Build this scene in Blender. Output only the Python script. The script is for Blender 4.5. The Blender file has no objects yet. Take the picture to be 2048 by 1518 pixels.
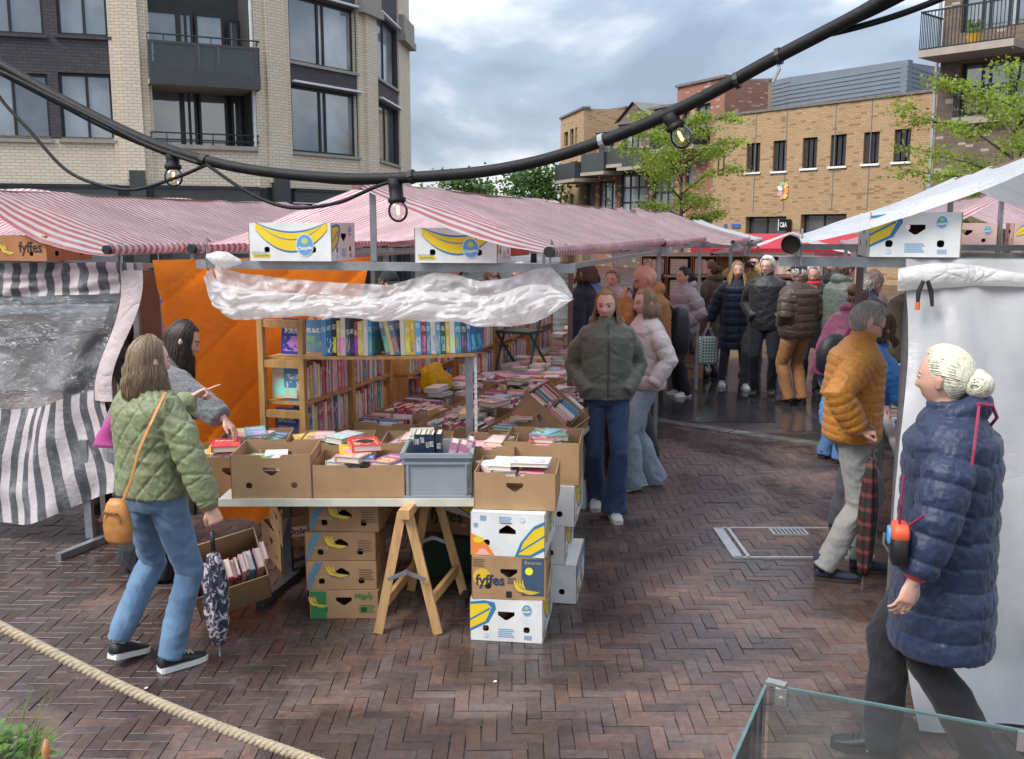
import bpy, bmesh, math, random
import numpy as np
from mathutils import Vector, Matrix, Quaternion, noise
from mathutils.geometry import tessellate_polygon
random.seed(11)
PI = math.pi
R = math.radians
SC = bpy.context.scene
COL = SC.collection
# ---------------------------------------------------------------- camera
F_PX, PITCH, CAM_H = 1950.0, R(8.86), 2.2
cam_d = bpy.data.cameras.new('camera'); cam_d.sensor_width = 36.0
cam_d.lens = 36.0 * F_PX / 2048.0; cam_d.clip_start = 0.05; cam_d.clip_end = 2000
cam = bpy.data.objects.new('camera', cam_d); COL.objects.link(cam)
cam.location = (0, 0, CAM_H); cam.rotation_euler = (PI / 2 - PITCH, 0, 0)
SC.camera = cam
# ---------------------------------------------------------------- world and sun
SUN_EL, SUN_AZ = R(50), R(-122)          # azimuth measured from +Y, negative = left
W = bpy.data.worlds.new('World'); SC.world = W; W.use_nodes = True
nt = W.node_tree; nt.nodes.clear()
def wn(t, **k):
    n = nt.nodes.new(t)
    for a, b in k.items(): setattr(n, a, b)
    return n
wo = wn('ShaderNodeOutputWorld'); bg = wn('ShaderNodeBackground')
sky = wn('ShaderNodeTexSky', sky_type='NISHITA', sun_disc=False)
sky.sun_elevation = SUN_EL; sky.sun_rotation = SUN_AZ; sky.air_density = 1.0; sky.dust_density = 1.5; sky.ozone_density = 1.5
tc = wn('ShaderNodeTexCoord'); mp = wn('ShaderNodeMapping'); mp.inputs['Scale'].default_value = (1.0, 1.0, 2.2)
mp.inputs['Location'].default_value = (0.35, 0.1, 0.6)
n1 = wn('ShaderNodeTexNoise'); n1.inputs['Scale'].default_value = 3.6; n1.inputs['Detail'].default_value = 9; n1.inputs['Roughness'].default_value = 0.52; n1.inputs['Distortion'].default_value = 0.25
cr = wn('ShaderNodeValToRGB'); cr.color_ramp.elements[0].position = 0.40; cr.color_ramp.elements[0].color = (1.85, 2.25, 2.9, 1)
cr.color_ramp.elements[1].position = 0.62; cr.color_ramp.elements[1].color = (6.0, 6.15, 6.4, 1)
e = cr.color_ramp.elements.new(0.50); e.color = (2.6, 3.1, 3.85, 1)
mx = wn('ShaderNodeMix', data_type='RGBA'); mx.inputs[0].default_value = 0.88
L = nt.links.new
L(tc.outputs['Generated'], mp.inputs['Vector']); L(mp.outputs['Vector'], n1.inputs['Vector']); L(n1.outputs['Fac'], cr.inputs['Fac'])
# standard overcast luminance: the cloud layer is brighter overhead than at the horizon
sxyz = wn('ShaderNodeSeparateXYZ'); L(tc.outputs['Generated'], sxyz.inputs[0])
ov = wn('ShaderNodeMath', operation='MULTIPLY_ADD', use_clamp=False); ov.inputs[1].default_value = 1.5; ov.inputs[2].default_value = 0.75
zc = wn('ShaderNodeMath', operation='MAXIMUM'); zc.inputs[1].default_value = 0.0; L(sxyz.outputs[2], zc.inputs[0]); L(zc.outputs[0], ov.inputs[0])
vm = wn('ShaderNodeVectorMath', operation='SCALE'); L(cr.outputs['Color'], vm.inputs[0]); L(ov.outputs[0], vm.inputs['Scale'])
L(sky.outputs['Color'], mx.inputs[6]); L(vm.outputs[0], mx.inputs[7]); L(mx.outputs[2], bg.inputs['Color'])
bg.inputs['Strength'].default_value = 0.10
L(bg.outputs[0], wo.inputs[0])
sd = bpy.data.lights.new('sun', 'SUN'); sd.energy = 2.0; sd.angle = R(28); sd.color = (1.0, 0.96, 0.9)
so = bpy.data.objects.new('sun', sd); COL.objects.link(so)
so.rotation_euler = Vector((math.sin(SUN_AZ) * math.cos(SUN_EL), math.cos(SUN_AZ) * math.cos(SUN_EL), math.sin(SUN_EL))).to_track_quat('Z', 'Y').to_euler()
so.location = (0, 0, 30)
SC.view_settings.view_transform = 'Standard'; SC.view_settings.look = 'None'
SC.view_settings.exposure = 1.05; SC.view_settings.gamma = 1.0
try: SC.view_settings.use_curve_mapping = False
except Exception: pass
# ---------------------------------------------------------------- helpers
def ray(u, v):
    return Vector(((u - 1024) / F_PX, math.cos(PITCH) + math.sin(PITCH) * (759 - v) / F_PX, -math.sin(PITCH) + math.cos(PITCH) * (759 - v) / F_PX))
def G(u, v, z=0.0):
    d = ray(u, v); t = (z - CAM_H) / d.z
    return Vector((d.x * t, d.y * t, z))
def P(u, v, Y):
    d = ray(u, v); t = Y / d.y
    return Vector((d.x * t, Y, CAM_H + d.z * t))
def V(*a): return Vector(a)
def lerp(a, b, t): return a + (b - a) * t
def sstep(a, b, x):
    t = min(1, max(0, (x - a) / (b - a))); return t * t * (3 - 2 * t)
class MB:
    def __init__(s): s.v = []; s.f = []; s.m = []; s.uv = []; s.T = None
    def add(s, p):
        p = Vector(p)
        if s.T is not None: p = s.T @ p
        s.v.append(p); return len(s.v) - 1
    def face(s, idx, m=0, uv=None): s.f.append(tuple(idx)); s.m.append(m); s.uv.append(uv)
    def poly(s, pts, m=0, uv=None): s.face([s.add(p) for p in pts], m, uv)
    def box(s, c, size, m=0, rot=None, taper=1.0, skip=()):
        x, y, z = [k / 2 for k in size]; c = Vector(c)
        pts = [V(-x, -y, -z), V(x, -y, -z), V(x, y, -z), V(-x, y, -z), V(-x * taper, -y * taper, z), V(x * taper, -y * taper, z), V(x * taper, y * taper, z), V(-x * taper, y * taper, z)]
        if rot is not None: pts = [rot @ p for p in pts]
        i = [s.add(p + c) for p in pts]
        for k, q in enumerate(((3, 2, 1, 0), (4, 5, 6, 7), (0, 1, 5, 4), (1, 2, 6, 5), (2, 3, 7, 6), (3, 0, 4, 7))):
            if k not in skip: s.face([i[a] for a in q], m)
    def b2(s, lo, hi, m=0): s.box([(a + b) / 2 for a, b in zip(lo, hi)], [abs(b - a) for a, b in zip(lo, hi)], m)
    def bar(s, a, b, w, t, m=0, up=V(0, 0, 1)):
        a = Vector(a); b = Vector(b); d = (b - a); l = d.length; d.normalize()
        x = d.cross(up)
        if x.length < 1e-4: x = d.cross(V(1, 0, 0))
        x.normalize(); y = x.cross(d)
        s.box((a + b) / 2, (w, l, t), m, Matrix((x, d, y)).transposed())
    def tube(s, pts, r, n=8, cap=True, m=0, e=1.0, ref=None, close_round=False):
        pts = [Vector(p) for p in pts]; k = len(pts)
        rr = [r] * k if isinstance(r, (int, float)) else list(r)
        if close_round:                       # hemispherical ends
            d0 = (pts[0] - pts[1]).normalized(); d1 = (pts[-1] - pts[-2]).normalized()
            def mr(q): return q if isinstance(q, (int, float)) else min(q)
            def scl(q, f): return q * f if isinstance(q, (int, float)) else (q[0] * f, q[1] * f)
            pre = [pts[0] + d0 * mr(rr[0]) * q for q in (0.95, 0.6)]; post = [pts[-1] + d1 * mr(rr[-1]) * q for q in (0.6, 0.95)]
            rr = [scl(rr[0], .3), scl(rr[0], .8)] + rr + [scl(rr[-1], .8), scl(rr[-1], .3)]
            pts = pre + pts + post; k = len(pts)
        d = (pts[1] - pts[0]).normalized()
        x = Vector(ref) if ref is not None else (V(0, 0, 1) if abs(d.z) < .9 else V(1, 0, 0))
        x = (x - d * x.dot(d)).normalized(); rings = []
        for i in range(k):
            if i == 0: t = pts[1] - pts[0]
            elif i == k - 1: t = pts[-1] - pts[-2]
            else: t = (pts[i + 1] - pts[i]).normalized() + (pts[i] - pts[i - 1]).normalized()
            if t.length < 1e-9: t = d
            t.normalize(); x = (x - t * x.dot(t)); x.normalize(); y = t.cross(x)
            ra, rb = (rr[i], rr[i]) if isinstance(rr[i], (int, float)) else rr[i]
            rings.append([s.add(pts[i] + x * (math.cos(2 * PI * j / n) * ra) + y * (math.sin(2 * PI * j / n) * rb)) for j in range(n)])
        for a, b in zip(rings, rings[1:]):
            for j in range(n): s.face((a[j], a[(j + 1) % n], b[(j + 1) % n], b[j]), m)
        if cap: s.face(rings[0][::-1], m); s.face(rings[-1], m)
    def loft(s, rings, m=0, cap=True):
        R_ = [[s.add(p) for p in r] for r in rings]; n = len(R_[0])
        for a, b in zip(R_, R_[1:]):
            for j in range(n): s.face((a[j], a[(j + 1) % n], b[(j + 1) % n], b[j]), m)
        if cap: s.face(R_[0][::-1], m); s.face(R_[-1], m)
    def grid(s, fn, nu, nv, m=0, uvf=None, mask=None):
        idx = [[s.add(fn(i / nu, j / nv)) for j in range(nv + 1)] for i in range(nu + 1)]
        for i in range(nu):
            for j in range(nv):
                if mask and not mask((i + .5) / nu, (j + .5) / nv): continue
                uv = None
                if uvf: uv = [uvf(i / nu, j / nv), uvf((i + 1) / nu, j / nv), uvf((i + 1) / nu, (j + 1) / nv), uvf(i / nu, (j + 1) / nv)]
                mm = m((i + .5) / nu, (j + .5) / nv) if callable(m) else m
                s.face((idx[i][j], idx[i + 1][j], idx[i + 1][j + 1], idx[i][j + 1]), mm, uv)
    def ext(s, outer, holes, o, ux, uy, th, m=0, m_edge=None):
        """flat panel with holes, extruded by th along -(ux x uy); front face at o"""
        o = Vector(o); ux = Vector(ux); uy = Vector(uy); un = ux.cross(uy).normalized(); me = m if m_edge is None else m_edge
        loops = [[V(p[0], p[1], 0) for p in outer]] + [[V(p[0], p[1], 0) for p in h] for h in holes]
        tris = tessellate_polygon(loops); flat = [p for l in loops for p in l]
        fr = [s.add(o + ux * p.x + uy * p.y) for p in flat]; bk = [s.add(o + ux * p.x + uy * p.y - un * th) for p in flat]
        for a, b, c in tris:
            n = (flat[b] - flat[a]).cross(flat[c] - flat[a]).z
            if n < 0: b, c = c, b
            s.face((fr[a], fr[b], fr[c]), m); s.face((bk[c], bk[b], bk[a]), me)
        k = 0
        for li, l in enumerate(loops):
            n = len(l)
            for j in range(n):
                a, b = k + j, k + (j + 1) % n
                s.face((fr[a], bk[a], bk[b], fr[b]) if li == 0 else (fr[b], bk[b], bk[a], fr[a]), me)
            k += n
    def mesh(s, name, mats, smooth=False):
        me = bpy.data.meshes.new(name); me.from_pydata([tuple(p) for p in s.v], [], s.f)
        for m in (mats if isinstance(mats, (list, tuple)) else [mats]): me.materials.append(m)
        me.polygons.foreach_set('material_index', s.m)
        if any(u is not None for u in s.uv):
            ul = me.uv_layers.new(name='UVMap'); k = 0
            for p, u in zip(me.polygons, s.uv):
                for q in range(p.loop_total): ul.data[p.loop_start + q].uv = u[q] if u else (0, 0)
        if smooth: me.polygons.foreach_set('use_smooth', [True] * len(me.polygons))
        me.update(); return me
    def build(s, name, mats, parent=None, smooth=False, loc=None, rz=0):
        o = bpy.data.objects.new(name, s.mesh(name, mats, smooth)); COL.objects.link(o)
        if parent is not None: o.parent = parent
        if loc is not None: o.location = loc
        if rz: o.rotation_euler = (0, 0, rz)
        return o
def tag(o, label=None, cat=None, group=None, kind=None):
    if label: o['label'] = label
    if cat: o['category'] = cat
    if group: o['group'] = group
    if kind: o['kind'] = kind
    return o
def empty(name, loc=(0, 0, 0), rz=0, label=None, cat=None, group=None):
    o = bpy.data.objects.new(name, None); COL.objects.link(o); o.location = loc; o.rotation_euler = (0, 0, rz); o.empty_display_size = .1
    return tag(o, label, cat, group)
def copy_tree(o, parent=None):
    c = o.copy(); COL.objects.link(c); c.parent = parent
    for ch in list(o.children): copy_tree(ch, c)
    return c
# ---------------------------------------------------------------- materials
_M = {}
def srgb(h):
    h = h.lstrip('#'); c = [int(h[i:i + 2], 16) / 255 for i in (0, 2, 4)]
    return tuple((x / 12.92 if x <= .04045 else ((x + .055) / 1.055) ** 2.4) for x in c)
class NT:
    def __init__(s, name):
        s.mat = bpy.data.materials.new(name); s.mat.use_nodes = True; s.t = s.mat.node_tree
        s.b = s.t.nodes['Principled BSDF']; s.out = s.t.nodes['Material Output']
    def n(s, ty, **k):
        x = s.t.nodes.new(ty)
        for a, b in k.items():
            if a.startswith('i_'): x.inputs[a[2:].replace('_', ' ')].default_value = b
            else: setattr(x, a, b)
        return x
    def l(s, a, b): s.t.links.new(a, b)
    def math(s, op, a, b=None, clamp=False):
        x = s.n('ShaderNodeMath', operation=op, use_clamp=clamp)
        for i, q in enumerate((a, b)):
            if q is None: continue
            if isinstance(q, (int, float)): x.inputs[i].default_value = q
            else: s.l(q, x.inputs[i])
        return x.outputs[0]
    def mix(s, f, a, b, mode='MIX'):
        x = s.n('ShaderNodeMix', data_type='RGBA', blend_type=mode)
        for i, q in ((0, f), (6, a), (7, b)):
            if isinstance(q, (int, float)): x.inputs[i].default_value = q
            elif isinstance(q, tuple): x.inputs[i].default_value = q if len(q) == 4 else q + (1,)
            else: s.l(q, x.inputs[i])
        return x.outputs[2]
    def noise(s, vec, scale, detail=4, rough=.55, dist=0):
        x = s.n('ShaderNodeTexNoise'); x.inputs['Scale'].default_value = scale; x.inputs['Detail'].default_value = detail; x.inputs['Roughness'].default_value = rough; x.inputs['Distortion'].default_value = dist
        if vec is not None: s.l(vec, x.inputs['Vector'])
        return x.outputs['Fac']
    def ramp(s, f, *st):
        x = s.n('ShaderNodeValToRGB'); els = x.color_ramp.elements
        while len(els) < len(st): els.new(.5)
        for e_, (p, c) in zip(els, st):
            e_.position = p; e_.color = (c, c, c, 1) if isinstance(c, (int, float)) else tuple(c) + (1,)
        s.l(f, x.inputs[0]); return x.outputs[0]
    def bump(s, h, strength=.3, dist=.01):
        x = s.n('ShaderNodeBump'); x.inputs['Strength'].default_value = strength; x.inputs['Distance'].default_value = dist
        s.l(h, x.inputs['Height']); s.l(x.outputs[0], s.b.inputs['Normal'])
    def coord(s, kind='Object'): return s.n('ShaderNodeTexCoord').outputs[kind]
def M(name, col=(.5, .5, .5), rough=.7, var=.15, scale=6, bump=0, bscale=60, metal=0, spec=.5, sheen=0, trans=0, objcol=False, coat=0, stretch=None):
    if name in _M: return _M[name]
    if isinstance(col, str): col = srgb(col)
    n = NT(name); v = n.coord()
    if stretch:
        mp_ = n.n('ShaderNodeMapping'); mp_.inputs['Scale'].default_value = stretch; n.l(v, mp_.inputs[0]); v = mp_.outputs[0]
    f = n.ramp(n.noise(v, scale, 5, .6), (.28, 0), (.72, 1))
    if objcol:
        oi = n.n('ShaderNodeObjectInfo'); c = n.mix(f, n.mix(1.0, oi.outputs['Color'], (1 - var,) * 3, 'MULTIPLY'), oi.outputs['Color'])
    else:
        c = n.mix(f, tuple(max(0, x * (1 - var)) for x in col), tuple(min(1, x * (1 + var)) for x in col))
    n.l(c, n.b.inputs['Base Color']); n.b.inputs['Roughness'].default_value = rough; n.b.inputs['Metallic'].default_value = metal
    n.b.inputs['Specular IOR Level'].default_value = spec
    if sheen: n.b.inputs['Sheen Weight'].default_value = sheen
    if coat: n.b.inputs['Coat Weight'].default_value = coat
    if bump: n.bump(n.noise(v, bscale, 4, .6), bump)
    if trans:
        tr = n.n('ShaderNodeBsdfTranslucent'); n.l(c, tr.inputs[0]); ms = n.n('ShaderNodeMixShader'); ms.inputs[0].default_value = trans
        n.l(n.b.outputs[0], ms.inputs[1]); n.l(tr.outputs[0], ms.inputs[2]); n.l(ms.outputs[0], n.out.inputs[0])
    _M[name] = n.mat; return n.mat
def brick_mat(name, c1, c2, mortar, bw=.21, bh=.062, ms=.008, rough=.85, bump=.5, extra=None):
    if name in _M: return _M[name]
    n = NT(name); v = n.coord(); sx = n.n('ShaderNodeSeparateXYZ'); n.l(v, sx.inputs[0])
    cb = n.n('ShaderNodeCombineXYZ'); n.l(n.math('ADD', sx.outputs[0], sx.outputs[1]), cb.inputs[0]); n.l(sx.outputs[2], cb.inputs[1])
    br = n.n('ShaderNodeTexBrick'); n.l(cb.outputs[0], br.inputs['Vector'])
    for k, q in (('Color1', c1), ('Color2', c2), ('Mortar', mortar)): br.inputs[k].default_value = tuple(q) + (1,)
    br.inputs['Scale'].default_value = 1; br.inputs['Brick Width'].default_value = bw; br.inputs['Row Height'].default_value = bh; br.inputs['Mortar Size'].default_value = ms; br.inputs['Mortar Smooth'].default_value = .3
    f = n.noise(v, .9, 5, .65); c = n.mix(n.ramp(f, (.35, .0), (.75, .28)), br.outputs['Color'], tuple(x * .62 for x in c1))
    if extra:
        wv = n.n('ShaderNodeTexWhiteNoise'); sn = n.n('ShaderNodeVectorMath', operation='SNAP'); n.l(cb.outputs[0], sn.inputs[0]); sn.inputs[1].default_value = (bw, bh, 1)
        n.l(sn.outputs[0], wv.inputs['Vector']); c = n.mix(n.math('MULTIPLY', n.math('GREATER_THAN', wv.outputs['Value'], 1 - extra[1]), .8), c, extra[0])
    n.l(c, n.b.inputs['Base Color']); n.b.inputs['Roughness'].default_value = rough
    n.bump(n.math('SUBTRACT', n.math('MULTIPLY', n.noise(v, 40), .3), br.outputs['Fac']), bump, .01)
    _M[name] = n.mat; return n.mat
def glass_far(name, col=(.05, .06, .07), rough=.04):
    if name in _M: return _M[name]
    n = NT(name); v = n.coord(); f = n.noise(v, .7, 3, .5)
    n.l(n.mix(n.ramp(f, (.35, 0), (.7, 1)), tuple(col), tuple(x * 2.6 + .01 for x in col)), n.b.inputs['Base Color'])
    n.b.inputs['Roughness'].default_value = rough; n.b.inputs['Specular IOR Level'].default_value = 1.0; n.b.inputs['IOR'].default_value = 1.9
    n.bump(n.noise(v, .8, 2), .05, .05)
    _M[name] = n.mat; return n.mat
def cloth_shader(n, c, rough, trans, bump=None, spec=.4):
    n.l(c, n.b.inputs['Base Color']); n.b.inputs['Roughness'].default_value = rough; n.b.inputs['Specular IOR Level'].default_value = spec
    tr = n.n('ShaderNodeBsdfTranslucent'); n.l(c, tr.inputs[0]); ms = n.n('ShaderNodeMixShader'); ms.inputs[0].default_value = trans
    n.l(n.b.outputs[0], ms.inputs[1]); n.l(tr.outputs[0], ms.inputs[2]); n.l(ms.outputs[0], n.out.inputs[0])
def stripe_mat(name, ca, cb, period=.09, duty=.5, axis=0, trans=.35, rough=.42, wrinkle=.5, dirt=.15):
    if name in _M: return _M[name]
    n = NT(name); uv = n.coord('UV'); sx = n.n('ShaderNodeSeparateXYZ'); n.l(uv, sx.inputs[0])
    fr = n.math('FRACT', n.math('DIVIDE', sx.outputs[axis], period)); f = n.math('GREATER_THAN', fr, duty)
    ob = n.coord(); d = n.ramp(n.noise(ob, 2.2, 6, .65), (.3, 1 - dirt * 2), (.7, 1))
    c = n.mix(f, tuple(ca), tuple(cb)); c = n.mix(1.0, c, d, 'MULTIPLY')
    c = n.mix(n.ramp(n.noise(ob, 5, 6, .7), (.50, 0), (.8, .5)), c, (.86, .83, .83))
    cloth_shader(n, c, rough, trans)
    n.bump(n.math('ADD', n.noise(ob, 9, 5, .6, .6), n.math('MULTIPLY', n.noise(ob, 40, 3), .3)), wrinkle, .02)
    _M[name] = n.mat; return n.mat
def tarp_mat(name, col, trans=.35, rough=.4, wrinkle=.6, var=.12, wscale=7):
    if name in _M: return _M[name]
    if isinstance(col, str): col = srgb(col)
    n = NT(name); ob = n.coord(); f = n.noise(ob, 3, 6, .6, .4)
    c = n.mix(n.ramp(f, (.3, 0), (.7, 1)), tuple(x * (1 - var) for x in col), tuple(min(1, x * (1 + var * .4)) for x in col))
    cloth_shader(n, c, rough, trans)
    vo = n.n('ShaderNodeTexVoronoi', feature='DISTANCE_TO_EDGE'); vo.inputs['Scale'].default_value = wscale * .5
    wv = n.n('ShaderNodeVectorMath', operation='ADD'); nz = n.n('ShaderNodeTexNoise'); nz.inputs['Scale'].default_value = 3; n.l(ob, nz.inputs[0]); n.l(ob, wv.inputs[0]); n.l(nz.outputs['Color'], wv.inputs[1]); n.l(wv.outputs[0], vo.inputs['Vector'])
    n.bump(n.math('ADD', n.noise(ob, wscale, 5, .55, .8), n.math('MULTIPLY', n.math('POWER', vo.outputs['Distance'], .5), .5)), wrinkle, .03)
    _M[name] = n.mat; return n.mat
steel = M('galvanised_steel', (.33, .34, .35), .45, .25, 9, .15, 80, metal=.75)
dark_steel = M('dark_steel', (.06, .06, .065), .5, .3, 9, metal=.3)
wood = M('pale_pine_wood', (.52, .31, .13), .5, .25, 5, .15, 30, stretch=(6, 6, 1))
wood2 = M('warm_shelf_wood', (.42, .235, .085), .5, .25, 5, .12, 30, stretch=(4, 4, 1))
black = M('black_rubber', (.012, .012, .013), .5, .3, 10)
white_paint = M('white_paint', (.75, .75, .74), .5, .06, 5)
# ================================================================ GROUND
def wet_mat(name, source, base=None):
    n = NT(name); geo = n.n('ShaderNodeNewGeometry').outputs['Position']
    if source == 'obj': c = n.n('ShaderNodeObjectInfo').outputs['Color']
    elif source == 'attr': c = n.n('ShaderNodeAttribute', attribute_name='bcol').outputs['Color']
    else: c = n.n('ShaderNodeRGB').outputs[0]; c.default_value = tuple(base) + (1,)
    wetn = n.noise(geo, .55, 6, .62, .6); wet = n.ramp(wetn, (.40, 0), (.52, 1))
    fine = n.noise(geo, 26, 5, .7); c2 = n.mix(n.ramp(fine, (.3, 0), (.75, 1)), n.mix(1.0, c, (.66, .64, .64), 'MULTIPLY'), n.mix(1.0, c, (1.22, 1.2, 1.18), 'MULTIPLY'))
    stain = n.ramp(n.noise(geo, 2.3, 6, .7), (.5, 0), (.7, .5)); c2 = n.mix(stain, c2, n.mix(1.0, c2, (.62, .6, .58), 'MULTIPLY'))
    c3 = n.mix(wet, n.mix(1.0, c2, (1.45, 1.36, 1.3), 'MULTIPLY'), n.mix(1.0, c2, (.62, .60, .60), 'MULTIPLY'))
    n.l(c3, n.b.inputs['Base Color']); n.l(n.ramp(n.math('ADD', n.math('MULTIPLY', wet, .6), n.math('MULTIPLY', fine, .4)), (.1, .58), (.80, .22)), n.b.inputs['Roughness'])
    n.bump(n.math('ADD', fine, n.math('MULTIPLY', n.noise(geo, 110, 3), .5)), .28, .004); n.b.inputs['Specular IOR Level'].default_value = .4
    _M[name] = n.mat; return n.mat
pav_o, pav_a = wet_mat('paver_clay', 'obj'), wet_mat('paver_clay_far', 'attr')
sand = M('joint_sand', (.075, .064, .056), .7, .35, 14, .4, 60)
g = MB(); g.poly([(-900, -300, -.05), (900, -300, -.05), (900, 1500, -.05), (-900, 1500, -.05)])
tag(g.build('ground', wet_mat('town_paving', 'rgb', (.075, .055, .048))), kind='structure')
def kerbY(x): return 10.95 - .93 * (x - 1.8) + .06 * (x - 1.8) ** 2
g = MB(); xs = [-9 + k * .5 for k in range(37)]
g.face([g.add((x, 1.0, -.012)) for x in xs] + [g.add((x, kerbY(x), -.012)) for x in reversed(xs)])
pavement = tag(g.build('brick_pavement', sand), kind='structure')
BL, BW = .205, .0675
cols = [(.128, .084, .073), (.115, .081, .074), (.138, .094, .081), (.110, .084, .080), (.124, .094, .086), (.104, .078, .074), (.142, .095, .078), (.116, .092, .088)]
spec = []
for i in range(-150, 260):
    for j in range(-60, 40):
        bx, by = (i + 3 * j) * BW, (i - 3 * j) * BW + 4.0
        for vert in (0, 1):
            x, y = (bx + BL / 2, by + BW / 2) if not vert else (bx + BW / 2, by + BW + BL / 2)
            if y < 2.6 or y > 13.2 or abs(x) > .56 * y + .35 or y > kerbY(x) - .16: continue
            spec.append((y + abs(x) * .1, x, y, vert))
spec.sort()
rg = random.Random(5)
def bcol():
    c = rg.choice(cols); k = rg.uniform(.78, 1.12); return (c[0] * k, c[1] * k, c[2] * k)
m = MB(); lx, ly = BL / 2 - .0018, BW / 2 - .0018; e = .0012
top = [V(-lx + e, -ly + e, 0), V(lx - e, -ly + e, 0), V(lx - e, ly - e, 0), V(-lx + e, ly - e, 0)]; mid = [V(-lx, -ly, -e), V(lx, -ly, -e), V(lx, ly, -e), V(-lx, ly, -e)]; bot = [p + V(0, 0, -.03) for p in mid]
for k in range(4):
    q = (k + 1) % 4; m.poly([mid[k], mid[q], top[q], top[k]]); m.poly([bot[k], bot[q], mid[q], mid[k]])
m.poly(top); brick_me = m.mesh('brick', pav_o)
for yy, x, y, vert in spec[:300]:
    o = bpy.data.objects.new('brick', brick_me); COL.objects.link(o); o.parent = pavement; o.location = (x, y, rg.uniform(-.004, .001)); o.rotation_euler = (rg.gauss(0, .008), rg.gauss(0, .005), (PI / 2 if vert else 0) + rg.gauss(0, .016)); o.color = bcol() + (1,)
vv, ff, cc = [], [], []
shape = mid + top
for yy, x, y, vert in spec[300:]:
    rm = Matrix.Rotation((PI / 2 if vert else 0) + rg.gauss(0, .016), 3, 'Z') @ Matrix.Rotation(rg.gauss(0, .008), 3, 'X'); k = len(vv); off = V(x, y, rg.uniform(-.004, .001)); c = bcol() + (1,)
    for p in bot + mid + top: vv.append(tuple(rm @ p + off))
    for q in range(4):
        w = (q + 1) % 4; ff += [(k + q, k + w, k + 4 + w, k + 4 + q), (k + 4 + q, k + 4 + w, k + 8 + w, k + 8 + q)]
    ff.append((k + 8, k + 9, k + 10, k + 11)); cc += [c] * 12
me = bpy.data.meshes.new('paving_bricks'); me.from_pydata(vv, [], ff); me.materials.append(pav_a)
ca = me.color_attributes.new('bcol', 'FLOAT_COLOR', 'POINT'); ca.data.foreach_set('color', [t for c in cc for t in c])
o = bpy.data.objects.new('paving_bricks', me); COL.objects.link(o); o.parent = pavement; tag(o, kind='stuff')
# stone kerb and the wet slab square beyond it
stone = wet_mat('kerb_stone', 'rgb', (.24, .24, .235))
kerb = None
for k in range(-4, 9):
    x0, x1 = k * .8 + .01, k * .8 + .79; m = MB(); q0, q1 = V(x0, kerbY(x0), 0), V(x1, kerbY(x1), 0); d = (q1 - q0).normalized(); nn = V(-d.y, d.x, 0)
    m.box((q0 + q1) / 2 + V(0, 0, -.03), ((q1 - q0).length, .17, .075), 0, Matrix((d, nn, V(0, 0, 1))).transposed())
    if kerb is None:
        g = MB(); xk = [-9 + q_ * .5 for q_ in range(37)]; g.face([g.add((x, kerbY(x) + .07, -.008)) for x in xk] + [g.add((14, 45, -.008)), g.add((-9, 45, -.008))]); kerb = tag(g.build('stone_square', wet_mat('wet_stone_bed', 'rgb', (.06, .058, .06))), kind='structure')
    m.build('kerb_stone', stone, kerb)
def slab_mat():
    n = NT('wet_slab'); geo = n.n('ShaderNodeNewGeometry').outputs['Position']; oi = n.n('ShaderNodeObjectInfo').outputs['Color']
    f = n.noise(geo, 1.1, 6, .6, .5); c = n.mix(n.ramp(f, (.35, 0), (.65, 1)), n.mix(1.0, oi, (.7, .7, .7), 'MULTIPLY'), oi)
    n.l(c, n.b.inputs['Base Color']); n.l(n.ramp(f, (.36, .06), (.68, .24)), n.b.inputs['Roughness']); n.bump(n.noise(geo, 30, 4), .12, .004); n.b.inputs['Specular IOR Level'].default_value = .6
    return n.mat
slabm = slab_mat(); m = MB(); m.box((0, 0, -.03), (.992, .492, .06), skip=(0,)); slab_me = m.mesh('slab', slabm)
ns = 0
for r in range(0, 30):
    for c in range(-6, 9):
        x, y = c * 1.0 + (.5 if r % 2 else 0), 9.2 + r * .5
        if y < kerbY(x) + .42 or abs(x - .16 * y) > .34 * y: continue
        if y < kerbY(x - .5) + .3 and y < kerbY(x + .5) + .3: continue
        o = bpy.data.objects.new('slab', slab_me); COL.objects.link(o); o.parent = kerb; o.location = (x, y, rg.uniform(-.003, .001)); k = rg.uniform(.8, 1.2); o.color = (.052 * k, .051 * k, .054 * k, 1); ns += 1
# steel-framed hatch in the paving
alu = M('hatch_aluminium', (.55, .56, .57), .38, .15, 12, .1, metal=.7)
h_ = empty('utility_hatch', (0, 0, 0), 0, 'rectangular metal hatch frame set flush in the brick paving', 'hatch')
x0, x1, y0, y1 = 1.50, 2.42, 6.30, 6.95
for a, b, w in (((x0 + .02, y0), (x0 + .02, y1), .07), ((x0 + .095, y0), (x0 + .095, y1), .025), ((x1, y0), (x1, y1), .05), ((x0, y0), (x1, y0), .022), ((x0, y1), (x1, y1), .022)):
    m = MB(); m.bar(V(*a, .003), V(*b, .003), w, .016); m.build('frame_bar', alu, h_)
m = MB(); m.box((2.02, 6.86, .003), (.26, .14, .014)); vp = m.build('vent_plate', alu, h_)
m = MB()
for i in range(8):
    for j in range(4): m.box((1.92 + i * .029, 6.815 + j * .03, .0105), (.016, .016, .004))
m.build('vent_holes', dark_steel, vp)
# litter
litter = M('paper_scrap', (.7, .68, .66), .8, .1)
for i, (u, v, lb) in enumerate(((1395, 838, 'tiny white paper scrap on the wet dark slabs'), (990, 1365, 'tiny white paper scrap on the bricks in front of the stacks'), (292, 1378, 'tiny pale scrap beside the dark sneakers'))):
    p = G(u, v); m = MB(); m.poly([p + V(-.008, -.006, .004), p + V(.009, -.004, .006), p + V(.006, .008, .009), p + V(-.007, .006, .005)]); tag(m.build('paper_scrap', litter), lb, 'litter')
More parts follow.
